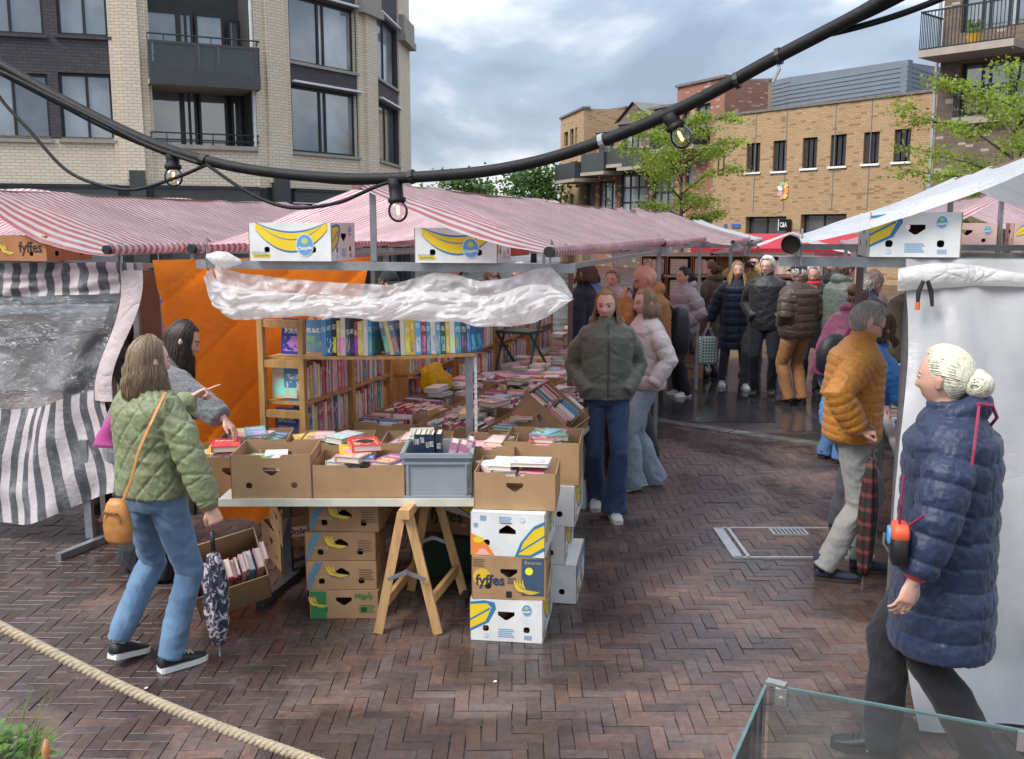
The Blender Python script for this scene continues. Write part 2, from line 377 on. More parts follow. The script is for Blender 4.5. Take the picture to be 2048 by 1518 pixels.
# ================================================================ BUILDINGS
def PL(u, Y, v=300): q = P(u, v, Y); return V(q.x, q.y, 0)
def onwall(A, B, u, v):
    d = (B - A); d.normalize(); nn = V(d.y, -d.x, 0); r = ray(u, v); t = (A - V(0, 0, 0)).dot(nn) / r.dot(nn); p = r * t
    return (p - A).dot(d), CAM_H + r.z * t
class Wall:
    def __init__(s, root, A, B): s.root = root; s.A = A; s.B = B; s.d = (B - A).normalized(); s.L = (B - A).length; s.rz = math.atan2(s.d.y, s.d.x)
    def put(s, mb, name, mats, parent=None, smooth=False):
        o = mb.build(name, mats, parent or s.root, smooth)
        if parent is None: o.location = s.A; o.rotation_euler = (0, 0, s.rz)
        return o
    def rect(s, u0, u1, v0, v1):
        um, vm = (u0 + u1) / 2, (v0 + v1) / 2; return onwall(s.A, s.B, u0, vm)[0], onwall(s.A, s.B, u1, vm)[0], onwall(s.A, s.B, um, v1)[1], onwall(s.A, s.B, um, v0)[1]
    def panel(s, x0, x1, z0, z1, holes, mat, th=.25, y=0, name='wall'):
        m = MB(); m.ext([(x0, z0), (x1, z0), (x1, z1), (x0, z1)], [[(a + .0, c), (b, c), (b, d_), (a, d_)] for a, b, c, d_ in holes], V(0, y, 0), V(1, 0, 0), V(0, 0, 1), th); return s.put(m, name, mat)
    def window(s, x0, x1, z0, z1, cols, fm, gm, rows=(), fw=.07, y=.12, sill=None, name='window', glass=None):
        m = MB(); m.b2((x0, y, z0), (x1, y + .08, z0 + fw)); m.b2((x0, y, z1 - fw), (x1, y + .08, z1))
        m.b2((x0, y + .002, z0 + fw), (x0 + fw, y + .078, z1 - fw)); m.b2((x1 - fw, y + .002, z0 + fw), (x1, y + .078, z1 - fw))
        xs = [x0] + [lerp(x0, x1, c) for c in cols] + [x1]
        for c in xs[1:-1]: m.b2((c - fw / 2, y + .003, z0 + fw), (c + fw / 2, y + .075, z1 - fw))
        zs = [z0] + [lerp(z0, z1, r) for r in rows] + [z1]
        for r in zs[1:-1]: m.b2((x0 + fw, y + .004, r - fw / 2), (x1 - fw, y + .072, r + fw / 2))
        w = s.put(m, name, fm)
        for a, b in zip(xs, xs[1:]):
            for c, d_ in zip(zs, zs[1:]):
                q = MB(); q.b2((a + .01, y + .045, c + .01), (b - .01, y + .055, d_ - .01)); q.build('pane', random.choice(gm) if isinstance(gm, list) else gm, w)
        if sill: q = MB(); q.b2((x0 - .08, -.07, z0 - .09), (x1 + .08, .12, z0 - .005)); q.build('sill', sill, w)
        return w
    def blk(s, x0, x1, y0, y1, z0, z1, mat, name): m = MB(); m.b2((x0, y0, z0), (x1, y1, z1)); return s.put(m, name, mat)
beige = brick_mat('cream_brick', (.70, .59, .44), (.77, .67, .52), (.45, .38, .29), .235, .085, .010)
darkb = brick_mat('aubergine_brick', (.070, .058, .068), (.092, .078, .088), (.045, .038, .044), .235, .085, .010, bump=.4)
fr_dark = M('dark_window_frame', (.018, .022, .026), .4, .15, 4)
grey_metal = M('grey_balcony_metal', (.055, .06, .06), .5, .15, 3)
stone_sill = M('stone_sill', (.33, .30, .26), .8, .15, 5, .2)
soffit = M('balcony_soffit', (.36, .31, .26), .8, .12, 3)
glassA = [glass_far('window_glass_a', (.10, .115, .125)), glass_far('window_glass_b', (.16, .175, .185), .06), glass_far('window_glass_c', (.07, .08, .09))]
glassD = [glass_far('window_glass_dark', (.03, .035, .04)), glass_far('window_glass_dark2', (.05, .055, .06))]
curtain = M('net_curtain', (.55, .55, .53), .9, .2, 3, stretch=(14, 14, .4))
bl = empty('apartment_building', PL(300, 28), 0, 'curved apartment block of cream and aubergine brick on the left', 'building'); bl.location = (0, 0, 0)
pts = {u: PL(u, Y) for u, Y in ((-140, 26.0), (232, 27.3), (303, 27.55), (515, 28.8), (582, 29.7), (718, 32.2), (755, 33.4), (798, 36.8), (819, 39.0))}
ZT = 11.0
def bayw(a, b): return Wall(bl, pts[a], pts[b])
def common_low(w, z_sill, z_band0, z_band1, shop=True):
    w.panel(0, w.L, z_band1, z_sill, [], beige)
    w.blk(0, w.L, -.10, .2, z_band0, z_band1 - .002, grey_metal, 'shop_fascia')
    w.blk(0, w.L, -.13, .2, z_band1 - .09, z_band1 + .004, fr_dark, 'fascia_trim')
    if shop: w.window(.05, w.L - .05, .1, z_band0 - .02, [.33, .66], fr_dark, glassD, rows=[.75], y=.1, name='shop_window')
SILL, BAND0, BAND1 = 4.62, 2.95, 3.36
w = bayw(-140, 232); hl = []
R1 = [(-52, 98, 145, 277), (120, 240, 147, 279), (-62, 83, -70, 66), (111, 229, -68, 71)]
hl = [w.rect(*r) for r in R1]; hl = [(a, min(b, w.L - .02), c, d_) for a, b, c, d_ in hl]
w.panel(0, w.L, SILL, ZT, [h for h in hl], darkb)
for h in hl: w.window(*h, [.52], fr_dark, glassA, sill=stone_sill if h[2] < 5.2 else darkb)
common_low(w, SILL, BAND0, BAND1)
def pier(a, b, ribs=True, out=.16):
    w = bayw(a, b); w.panel(-.02, w.L + .02, 3.36, ZT, [], beige, .3, -out + .1, 'pier')
    if ribs: w.panel(w.L * .28, w.L * .82, 3.5, ZT, [], beige, .12, -out, 'pier_rib')
    w.blk(w.L * .35, w.L * .8, -out - .06, .2, 0, 3.75, grey_metal, 'shop_column'); w.blk(0, w.L, -.02, .25, 0, 3.34, fr_dark, 'shop_pier')
    return w
pier(232, 303)
# recessed balcony bay
w = bayw(303, 515); L_ = w.L
common_low(w, w.rect(320, 500, 0, 292)[2], BAND0, BAND1)
zlo = w.rect(400, 410, 100, 290)[2]; zs1 = w.rect(400, 410, 0, 166)[2]; zs0 = w.rect(400, 410, 0, 176)[2]
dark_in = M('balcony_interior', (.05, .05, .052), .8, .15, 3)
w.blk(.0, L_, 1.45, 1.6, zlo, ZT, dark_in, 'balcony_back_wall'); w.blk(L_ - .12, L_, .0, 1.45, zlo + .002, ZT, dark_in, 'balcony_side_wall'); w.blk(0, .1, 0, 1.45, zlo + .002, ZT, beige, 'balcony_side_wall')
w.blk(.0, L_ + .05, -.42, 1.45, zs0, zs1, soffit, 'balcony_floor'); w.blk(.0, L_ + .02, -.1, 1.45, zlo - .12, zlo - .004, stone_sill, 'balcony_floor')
for z0 in (zlo + .02, zs1 + .02):
    for a, b, cl in ((.12, L_ * .36, []), (L_ * .36, L_ * .50, [.5]), (L_ * .52, L_ * .80, [])):
        w.window(a, b, z0 + (.0), z0 + 2.1, cl, fr_dark, glassA, y=1.30, name='balcony_window')
    w.window(L_ * .84, L_ * .95, z0, z0 + 2.0, [], fr_dark, glassD, y=1.25, name='balcony_door')
for z0 in (zlo + .05, zs1 + .05):
    q = MB()
    for k in range(12): q.tube([V(L_ * .56 + k * .05, 1.42, z0), V(L_ * .56 + k * .05, 1.42, z0 + 1.95)], .035, 6)
    w.put(q, 'curtain', curtain)
# parapet of the upper balcony
pz0, pz1 = zs0 - .02, w.rect(300, 310, 85, 90)[3]
m = MB(); m.b2((.0, -.47, pz0), (L_ + .07, -.43, pz0 + .42)); m.b2((.0, -.47, pz1 - .07), (L_ + .07, -.43, pz1))
for k in (0, .42, .6, .97): m.b2((k * L_, -.469, pz0 + .42), (k * L_ + .10, -.431, pz1 - .07))
m.b2((L_ + .03, -.43, pz0), (L_ + .07, .1, pz1)); pp = w.put(m, 'balcony_parapet', grey_metal)
for a, b in ((.05, .42), (.46, .60), (.64, .97)):
    q = MB(); q.b2((a * L_, -.455, pz0 + .42), (b * L_, -.445, pz1 - .07)); q.build('parapet_pane', M('smoked_pane', (.06, .065, .07), .1, .1, 2), pp)
m = MB(); m.tube([V(0, -.45, pz1 + .17), V(L_ + .07, -.45, pz1 + .17), V(L_ + .07, 0, pz1 + .17)], .022, 8)
for k in range(8): m.tube([V(k / 7 * L_, -.45, pz1), V(k / 7 * L_, -.45, pz1 + .17)], .012, 6)
w.put(m, 'balcony_rail', fr_dark)
m = MB()
for zz in (.12, .30): m.tube([V(0, -.08, zlo + zz), V(L_ + .05, -.08, zlo + zz)], .02, 6)
for k in range(8): m.tube([V(k / 7 * L_, -.08, zlo), V(k / 7 * L_, -.08, zlo + .30)], .013, 6)
w.put(m, 'balcony_rail', fr_dark)
m = MB(); m.tube([V(L_ - .06, -.06, zlo), V(L_ - .06, -.06, ZT)], .05, 8); w.put(m, 'drainpipe', M('pvc_pipe', (.6, .6, .58), .5))
pier(515, 582)
def winbay(a, b, rects, cols, sp):
    w = bayw(a, b); hs = [w.rect(*r) for r in rects]; hs = [(max(.03, p), min(q, w.L - .03), c, d_) for p, q, c, d_ in hs]; zs = hs[0][2] - .09
    w.panel(0, w.L, zs, ZT, hs, darkb); common_low(w, zs - .002, BAND0, BAND1)
    for h in hs: w.window(*h, cols, fr_dark, glassA, sill=stone_sill, y=.14)
    for h in hs:
        m = MB(); m.bar(V(h[0], -.1, h[3] + .10), V(h[1] + .15, -.1, h[3] + .10), .12, .06); w.put(m, 'sun_blind_box', white_paint)
winbay(582, 718, [(585, 716, 180, 308), (579, 713, 4, 133)], [.46, .54], 0)
pier(718, 755)
winbay(755, 798, [(758, 797, 213, 325), (753, 794, 45, 166)], [.5], 0)
pier(798, 819, False)
m = MB(); a, b = pts[819], PL(820, 60); m.ext([(0, 0), ((b - a).length, 0), ((b - a).length, ZT), (0, ZT)], [], V(0, 0, 0), V(1, 0, 0), V(0, 0, 1), .3); Wall(bl, a, b).put(m, 'wall', beige)
for a, z in ((718, 8.9), (798, 8.9)):
    w = bayw(a, 755 if a == 718 else 819); w.blk(-.05, w.L + .05, -.32, .1, z, z + .25, stone_sill, 'pier_capital'); w.blk(0, w.L, -.26, .1, z + .25, z + .9, stone_sill, 'pier_capital')
# ---- right-hand terrace
ybrick = brick_mat('yellow_brick', (.40, .255, .135), (.48, .32, .18), (.30, .21, .13), .26, .085, .012, extra=((.24, .15, .07), .10))
rbrick = brick_mat('red_brick', (.30, .105, .065), (.36, .15, .09), (.26, .2, .16), .25, .08, .012, extra=((.5, .36, .28), .08))
bbrick = brick_mat('brown_brick', (.13, .085, .062), (.19, .13, .10), (.17, .14, .12), .25, .08, .012, extra=((.45, .38, .33), .05))
gbrick = brick_mat('taupe_brick', (.27, .215, .16), (.33, .27, .20), (.24, .2, .16), .25, .08, .012)
coping = M('zinc_coping', (.16, .15, .14), .6, .2, 4)
louvre = M('louvre_slat', (.035, .036, .04), .5, .2, 4); void = M('window_void', (.006, .006, .008), .6, .2)
yb = empty('department_store', (0, 0, 0), 0, 'two-storey yellow brick store with six slatted windows', 'building')
A, B = PL(1466, 45.0), PL(1868, 37.2); w = Wall(yb, A, B); zt = (onwall(A, B, 1466, 231)[1] + onwall(A, B, 1862, 184)[1]) / 2
wr = [w.rect(*r) for r in ((1493, 1520, 286, 344), (1546, 1573, 281, 342), (1605, 1634, 275, 336), (1661, 1692, 269, 332), (1727, 1758, 264, 327), (1788, 1821, 258, 323))]
sh_ = [w.rect(1491, 1572, 433, 480), w.rect(1601, 1692, 428, 476)]; sh_ = [(a, b, .1, d_) for a, b, c, d_ in sh_]
w.panel(0, w.L, -.04, zt, wr + sh_, ybrick, .4); w.blk(-.06, w.L + .06, -.06, .45, zt, zt + .10, coping, 'coping')
for a, b, c, d_ in wr:
    f = w.window(a, b, c, d_, [], louvre, void, y=.22, fw=.05, sill=white_paint, name='slatted_window')
    for k in range(3):
        q = MB(); xc = lerp(a, b, (k + .5) / 3); q.b2((xc - .085, .10, c + .06), (xc + .085, .14, d_ - .06)); q.build('slat', louvre, f)
for a, b, c, d_ in sh_: w.window(a, b, c, d_, [.45], fr_dark, glassD, y=.25, name='shop_window')
for k in (.13, .30, .55, .72): w.blk(w.L * k, w.L * k + .04, -.012, .02, 2.9, zt - .02, coping, 'expansion_joint')
A2 = PL(1428, 46.6); w2 = Wall(yb, A2, A); w2.panel(0, w2.L, -.04, zt, [], ybrick, .4); w2.blk(-.02, w2.L - .07, -.06, .3, zt + .001, zt + .098, coping, 'coping')
a, b, c, d_ = w2.rect(1437, 1449, 300, 350); w2.window(a, b, c, d_, [], louvre, void, y=-.04, name='slatted_window')
def text_mesh(body, size, mat, name, parent, ext=.0, shear=0, bold=0):
    c = bpy.data.curves.new('txt', 'FONT'); c.body = body; c.size = size; c.align_x = 'CENTER'; c.align_y = 'CENTER'; c.extrude = ext; c.shear = shear; c.offset = bold; c.resolution_u = 3
    o = bpy.data.objects.new('txt', c); _TX.collection.objects.link(o); _TX.view_layers[0].update(); dg = _TX.view_layers[0].depsgraph
    me = bpy.data.meshes.new_from_object(o.evaluated_get(dg), depsgraph=dg); bpy.data.objects.remove(o); bpy.data.curves.remove(c)
    me.materials.clear(); me.materials.append(mat); t = bpy.data.objects.new(name, me); COL.objects.link(t); t.parent = parent; return t
_TX = bpy.data.scenes.new('text_scratch')
signb = M('sign_black', (.012, .012, .014), .35, .1)
sa, sz = onwall(A, B, 1575, 450); sg = empty('shop_sign', A + (B - A).normalized() * sa + V(0, 0, sz), w.rz, 'square black shop sign with white letters above the store entrance', 'sign')
m = MB(); m.b2((-.24, -.28, -.24), (.24, -.05, .24)); m.build('sign_box', signb, sg)
t = text_mesh('C&A', .19, white_paint, 'lettering', sg, .004, bold=.004); t.location = (0, -.29, 0); t.rotation_euler = (PI / 2, 0, 0); t.scale = (.95, 1.5, 1)
m = MB(); m.b2((-.30, -.26, -.24), (-.26, -.06, .24)); m.build('sign_edge', white_paint, sg)
# small colourful plaque
sa, sz = onwall(A, B, 1567, 382); cs = [(.75, .3, .12), (.8, .55, .15), (.25, .5, .35), (.8, .78, .75), (.6, .35, .5)]; pq = empty('wall_plaque', A + (B - A).normalized() * sa + V(0, 0, sz), w.rz, 'small colourful ornament on the yellow brick wall', 'ornament')
for k in range(7):
    m = MB(); a0 = k * .9; m.box((.17 * math.cos(a0), -.03, .26 * math.sin(a0)), (.2, .03, .24), 0, Matrix.Rotation(a0, 3, 'Y')); m.build('patch', M('plaque_%d' % (k % 5), cs[k % 5], .6), pq)
# street name plates
for u, cat in ((1452, 0), (1473, 1)):
    Aw, Bw, ww = (A2, A, w2) if u < 1466 else (A, B, w); sa, sz = onwall(Aw, Bw, u, 452); m = MB(); m.b2((-.12 if u < 1466 else -.25, -.04, -.09), (.12 if u < 1466 else .25, -.012, .09)); o = m.build('street_plate', M('plate_blue', (.05, .12, .35), .4)); o.location = Aw + (Bw - Aw).normalized() * sa + V(0, 0, sz); o.rotation_euler = (0, 0, ww.rz); tag(o, ['short blue street plate left of the store corner', 'wider blue street plate right of the store corner'][cat], 'sign')
# grey clad penthouse
def clad_mat():
    n = NT('grey_cladding'); v = n.coord(); sx = n.n('ShaderNodeSeparateXYZ'); n.l(v, sx.inputs[0]); f = n.math('FRACT', n.math('MULTIPLY', sx.outputs[2], 4.0)); nz = n.noise(v, 2.5, 4)
    n.l(n.mix(nz, (.19, .225, .27), (.27, .31, .36)), n.b.inputs['Base Color']); n.b.inputs['Roughness'].default_value = .5; n.bump(f, .9, .05); return n.mat
clad = clad_mat(); ph = empty('rooftop_penthouse', (0, 0, 0), 0, 'grey metal clad volume rising behind the yellow store roof', 'building')
for q, (a, b, t0, t1) in enumerate((((1540, 52), (1575, 50.5), 163, 155), ((1575, 50.5), (1806, 44.5), 155, 121), ((1806, 44.5), (1900, 49), 121, 135))):
    Aq, Bq = PL(*a), PL(*b); ww = Wall(ph, Aq, Bq); z0, z1 = onwall(Aq, Bq, a[0], t0)[1], onwall(Aq, Bq, b[0], t1)[1]
    m = MB(); m.ext([(0, 5.5), (ww.L, 5.5), (ww.L, z1), (0, z0)], [], V(0, 0, 0), V(1, 0, 0), V(0, 0, 1), .3); ww.put(m, 'clad_wall', clad)
    m = MB(); nk = 24
    for k in range(nk): z = 6.6 + k * .2; zz = min(z0, z1) - .1; m.b2((0, -.03, z), (ww.L, .0, z + .03)) if z < zz else None
    ww.put(m, 'clad_ridges', clad)
tb = empty('stair_tower', (0, 0, 0), 0, 'plain taupe brick block behind the store corner', 'building')
Aq, Bq = PL(1440, 53), PL(1545, 52.5); ww = Wall(tb, Aq, Bq); zz = onwall(Aq, Bq, 1490, 163)[1]; ww.panel(0, ww.L, -.04, zz, [], gbrick); ww.blk(-.05, ww.L + .05, -.05, .3, zz, zz + .12, coping, 'coping')
def house(name, label, a, b, vtop, mat, wins, balcs=(), gable=None, glass=glassA, fm=fr_dark, roof=True):
    r = empty(name, (0, 0, 0), 0, label, 'building'); Aq, Bq = PL(*a), PL(*b); ww = Wall(r, Aq, Bq); zt = onwall(Aq, Bq, (a[0] + b[0]) / 2, vtop)[1]
    hs = [ww.rect(*q[:4]) for q in wins]; ww.panel(0, ww.L, -.04, zt, hs, mat, .35)
    for h, q in zip(hs, wins): ww.window(*h, q[4] if len(q) > 4 else [], fm, glass, rows=q[5] if len(q) > 5 else (), y=.15, fw=.09)
    if roof: ww.blk(-.08, ww.L + .08, -.1, .4, zt, zt + .12, coping, 'coping')
    m = MB(); m.b2((0, .35, -.04), (ww.L, 2.6, zt - .01)); ww.put(m, 'rear_block', mat)
    if gable:
        zg = onwall(Aq, Bq, (a[0] + b[0]) / 2, gable)[1]; m = MB(); m.ext([(0, zt + .12), (ww.L, zt + .12), (ww.L * .5, zg)], [], V(0, -.02, 0), V(1, 0, 0), V(0, 0, 1), .35); ww.put(m, 'gable', mat)
        for sg_ in (0, 1):
            m = MB(); x0 = -.2 if sg_ == 0 else ww.L + .2; m.poly([(x0, -.15, zt + .1), (ww.L / 2, -.15, zg + .12), (ww.L / 2, 8, zg + .12), (x0, 8, zt + .1)]); ww.put(m, 'roof', coping)
    for u0, u1, v0, v1, dep, mt in balcs:
        x0, x1, z0, z1 = ww.rect(u0, u1, v0, v1); m = MB(); m.b2((x0, -dep, z0), (x1, -dep + .05, z1)); m.b2((x0, -dep + .05, z0 + .01), (x0 + .05, 0, z1 - .01)); m.b2((x1 - .05, -dep + .05, z0 + .01), (x1, 0, z1 - .01)); bo = ww.put(m, 'balcony', mt)
        q = MB(); q.b2((x0 - .03, -dep - .03, z0 - .18), (x1 + .03, 0, z0 - .002)); q.build('balcony_slab', soffit, bo)
    return r, ww
house('brick_townhouse', 'tall red brick townhouse with flat parapet and long balcony windows', (1352, 51.5), (1446, 48.0), 166, rbrick, [(1391, 1420, 208, 292, [.5]), (1364, 1378, 222, 292), (1362, 1376, 440, 480), (1382, 1400, 438, 480), (1406, 1424, 438, 480), (1370, 1388, 320, 372)], [(1332, 1420, 262, 296, 1.0, fr_dark)])
house('brick_townhouse', 'dark brown brick house with grey balcony behind the young tree', (1300, 53.5), (1351, 51.6), 216, bbrick, [(1306, 1322, 246, 300, [.5]), (1328, 1346, 240, 300, [.5]), (1304, 1346, 338, 430, [.33, .66], [.5])], [(1268, 1318, 300, 334, 1.1, grey_metal)])
house('gabled_townhouse', 'narrow brown brick house with pointed gable and glazed bay', (1236, 56.0), (1299, 53.6), 246, bbrick, [(1246, 1282, 266, 318, [.4, .7]), (1240, 1290, 345, 430, [.33, .66], [.3, .65])], [(1232, 1276, 298, 330, 1.1, grey_metal)], gable=208)
house('brick_townhouse', 'red brick house with boxy dark balcony beside the gabled one', (1192, 58.0), (1235, 56.1), 264, rbrick, [(1198, 1228, 288, 322, [.33, .66]), (1196, 1230, 362, 430, [.3, .7])], [(1200, 1246, 308, 345, 1.3, grey_metal)])
house('corner_block', 'recessed taupe brick block with white window above the terrace', (1168, 66.0), (1250, 62.0), 224, gbrick, [(1192, 1226, 245, 268, [.5])], fm=white_paint)
house('brick_townhouse', 'dark brick slice with dark balcony next to the tall yellow block', (1168, 60.0), (1191, 58.1), 292, bbrick, [(1172, 1184, 318, 340), (1172, 1184, 365, 410)], [(1156, 1198, 328, 360, 1.5, dark_steel)])
house('yellow_corner_block', 'tall yellow brick corner block with narrow windows at the terrace end', (1121, 66.0), (1167, 60.1), 228, ybrick, [(1128, 1136, 264, 292), (1140, 1147, 258, 290), (1128, 1136, 327, 360), (1140, 1147, 323, 358), (1128, 1136, 390, 418), (1140, 1147, 388, 416), (1150, 1154, 255, 290), (1150, 1154, 322, 358)])
# dark brick flats on the far right
dk = empty('brick_flats', (0, 0, 0), 0, 'dark brown brick flats with railed balconies at the right edge', 'building')
A, B = PL(1870, 33.5), PL(2180, 30.0); w = Wall(dk, A, B); wins = [w.rect(1920, 2075, 118, 224), w.rect(1925, 2075, -60, 55)]
w.panel(0, w.L, -.04, 12.5, wins, bbrick, .4)
for h in wins: w.window(*h, [.26, .36, .62, .72], fr_dark, glassA, y=.2, fw=.08)
q = MB()
for k in range(16): q.tube([V(lerp(wins[0][0], wins[0][1], .05 + k * .055), .42, wins[0][2] + .05), V(lerp(wins[0][0], wins[0][1], .05 + k * .055), .42, wins[0][3] - .1)], .05, 6)
w.put(q, 'curtain', curtain)
for (u0, u1, v0, v1, dep, nm) in ((1884, 2070, 24, 98, 1.5, 0), (1915, 2075, 170, 228, .25, 1)):
    x0, x1, z0, z1 = w.rect(u0, u1, v0, v1); m = MB(); m.bar(V(x0, -dep, z1), V(x1, -dep, z1), .05, .05); m.bar(V(x0, 0, z1), V(x0, -dep, z1), .05, .05)
    rl = w.put(m, 'balcony_rail', fr_dark); nb = 26; q = MB(); q.bar(V(x0, -dep, z0), V(x1, -dep, z0), .04, .04); q.build('bottom_rail', fr_dark, rl)
    q = MB()
    for k in range(nb + 1): xx = lerp(x0, x1, k / nb); q.box((xx, -dep, (z0 + z1) / 2), (.022, .022, z1 - z0))
    for k in range(int(dep / .12)): q.box((x0, -dep + k * .12, (z0 + z1) / 2), (.022, .022, z1 - z0))
    q.build('baluster', fr_dark, rl)
    q = MB(); q.b2((x0 - .03, -dep - .03, z0 - .25), (x1, .0, z0 - .03)); q.build('balcony_slab', soffit, rl)
m = MB(); x = w.rect(1884, 1890, 0, 1)[0]; m.tube([V(x, -.08, 0), V(x, -.08, 12)], .06, 8); w.put(m, 'drainpipe', M('zinc_pipe', (.45, .47, .5), .4, metal=.4))
xp, zp = onwall(A, B, 1981, 66); pot = empty('flower_pot', A + w.d * xp + V(w.d.y, -w.d.x, 0) * 1.2 + V(0, 0, w.rect(1884, 2070, 24, 98)[2]), 0, 'yellow flower pot with green plant on the balcony', 'flower pot')
m = MB(); m.tube([V(0, 0, 0), V(0, 0, .3)], [.15, .21], 12); m.build('pot', M('yellow_glaze', (.75, .42, .02), .3), pot)
leafm = M('plant_leaf', (.09, .17, .03), .6, .4, 9)
m = MB(); rr = random.Random(2)
for k in range(60):
    a = rr.uniform(0, 2 * PI); t = rr.uniform(.2, 1); p = V(math.cos(a) * .22 * t, math.sin(a) * .22 * t, .3 + rr.uniform(0, .35)); m.poly([p, p + V(.06, .02, .05), p + V(.05, -.03, .11), p + V(-.03, .02, .08)])
m.build('foliage', leafm, pot)
# ================================================================ TREES
bark = M('tree_bark', (.09, .07, .055), .9, .3, 10, .6, 40)
def leaf_mat(name, c, tr=.4):
    if name in _M: return _M[name]
    n = NT(name); v = n.coord(); f = n.noise(v, 1.6, 4); wv = n.n('ShaderNodeTexNoise'); wv.inputs['Scale'].default_value = 9; n.l(v, wv.inputs[0])
    cc_ = n.mix(n.ramp(f, (.3, 0), (.7, 1)), tint_(c, .6), tint_(c, 1.5)); cc_ = n.mix(n.math('MULTIPLY', wv.outputs['Fac'], .5), cc_, tint_(c, 1.2)); cloth_shader(n, cc_, .5, tr); _M[name] = n.mat; return n.mat
def tint_(c, k): return tuple(min(1, x * k) for x in c)
def tree(label, base, H, crown_r, z0, nleaf, lsz, lm, seed, trunk_r=.09, name='tree', group=None, flat=.5):
    rr = random.Random(seed); r = empty(name, base, 0, label, 'tree', group); T = MB(); tips = []
    T.tube([V(0, 0, 0), V(.03, 0, H * .3), V(-.02, .02, H * .6), V(.02, 0, H * .95)], [trunk_r, trunk_r * .8, trunk_r * .5, trunk_r * .15], 8)
    for k in range(16):
        t = lerp(z0, H * .93, (k + rr.random() * .6) / 16); a = k * 2.4 + rr.random() * .6; f = math.sin(PI * min(1, max(.12, (t - z0 * .75) / (H - z0 * .75)))) ** .6; ln = crown_r * f * rr.uniform(.8, 1.1)
        p0 = V(0, 0, t); d = V(math.cos(a), math.sin(a), rr.uniform(.25, .6)); pts_ = [p0]
        for q in range(1, 5): pts_.append(p0 + V(d.x * ln * q / 4, d.y * ln * q / 4, d.z * ln * (q / 4) ** .7 + rr.gauss(0, .04 * ln)) + V(rr.gauss(0, .05), rr.gauss(0, .05), 0) * ln)
        T.tube(pts_, [trunk_r * .35, trunk_r * .26, trunk_r * .2, trunk_r * .12, trunk_r * .05], 5)
        for q in range(1, 5):
            for j in range(4):
                b = a + rr.uniform(-1.3, 1.3); l2 = ln * rr.uniform(.18, .42); e_ = pts_[q] + V(math.cos(b) * l2, math.sin(b) * l2, rr.uniform(-.1, .35) * l2); T.tube([pts_[q], lerp(pts_[q], e_, .5) + V(0, 0, .03), e_], [trunk_r * .1, trunk_r * .07, trunk_r * .03], 4, cap=False); tips.append((pts_[q], e_))
    T.build('trunk', bark, r, True); C_ = MB()
    for k in range(nleaf):
        a, b = rr.choice(tips); p = lerp(a, b, rr.uniform(.3, 1.15)) + V(rr.gauss(0, 1), rr.gauss(0, 1), rr.gauss(0, .55)) * lsz * 1.3; ax = V(rr.gauss(0, 1), rr.gauss(0, 1), rr.gauss(0, .5)).normalized(); bx = ax.orthogonal().normalized(); bx = (bx * math.cos(k) + ax.cross(bx) * math.sin(k)); sz = lsz * rr.uniform(.5, 1.1)
        C_.poly([p - ax * sz * .5, p + bx * sz * .32, p + ax * sz * .5, p - bx * sz * .32 + V(0, 0, -.02)])
    C_.build('crown', lm, r); return r
spring = leaf_mat('spring_leaf', (.25, .33, .04), .5); summer = leaf_mat('summer_leaf', (.085, .16, .04))
tree('young pale green tree in front of the red brick houses', PL(1366, 30) + V(0, 0, -.05), 5.6, 1.75, 2.3, 8200, .11, spring, 4)
tree('pale green tree rising behind the white stall roof', PL(2025, 19.5) + V(0, 0, -.05), 5.2, 2.1, 1.9, 11000, .095, spring, 9)
tree('round dark green tree just left of the yellow corner block', PL(1068, 62), 6.0, 1.75, 1.2, 3600, .36, summer, 12, .2)
tree('wider dark green tree left of the round one', PL(930, 66), 5.6, 1.9, 1.0, 3600, .36, summer, 15, .2)
tree('dark green treetop beside the curved apartment block', PL(852, 70), 4.9, 1.3, 1.0, 2600, .36, summer, 18, .2)
tree('low dark green tree between the two taller treetops', PL(990, 80), 4.0, 1.3, .9, 1600, .36, summer, 22, .2)
# ================================================================ MARKET STALLS
ANG = R(16.5); DN = V(math.cos(ANG), -math.sin(ANG), 0); DD = V(math.sin(ANG), math.cos(ANG), 0)
red_str = stripe_mat('red_white_canvas', (.66, .21, .24), (.82, .79, .80), .064, .5, 0, .6)
white_tarp = tarp_mat('white_tarpaulin', (.60, .61, .63), .3, .38, .9, .16)
pink_tarp = tarp_mat('faded_pink_canvas', (.72, .56, .54), .35, .5, .5)
red_tarp = tarp_mat('red_tent_cloth', (.55, .03, .05), .25, .5, .4)
white_sheet = tarp_mat('white_plastic_sheet', (.88, .87, .85), .5, .30, 1.0, .06, 9)
orange_sheet = tarp_mat('orange_tarpaulin', (.95, .25, .02), .6, .36, .8, .12, 5)
grey_str = stripe_mat('grey_white_canvas', (.13, .135, .145), (.72, .66, .66), .145, .5, 0, .3, .45, .6, .1)
class Fr:
    def __init__(s, O): s.O = V(O[0], O[1], 0)
    def __call__(s, a, b, z=0): return s.O + DN * a + DD * b + V(0, 0, z)
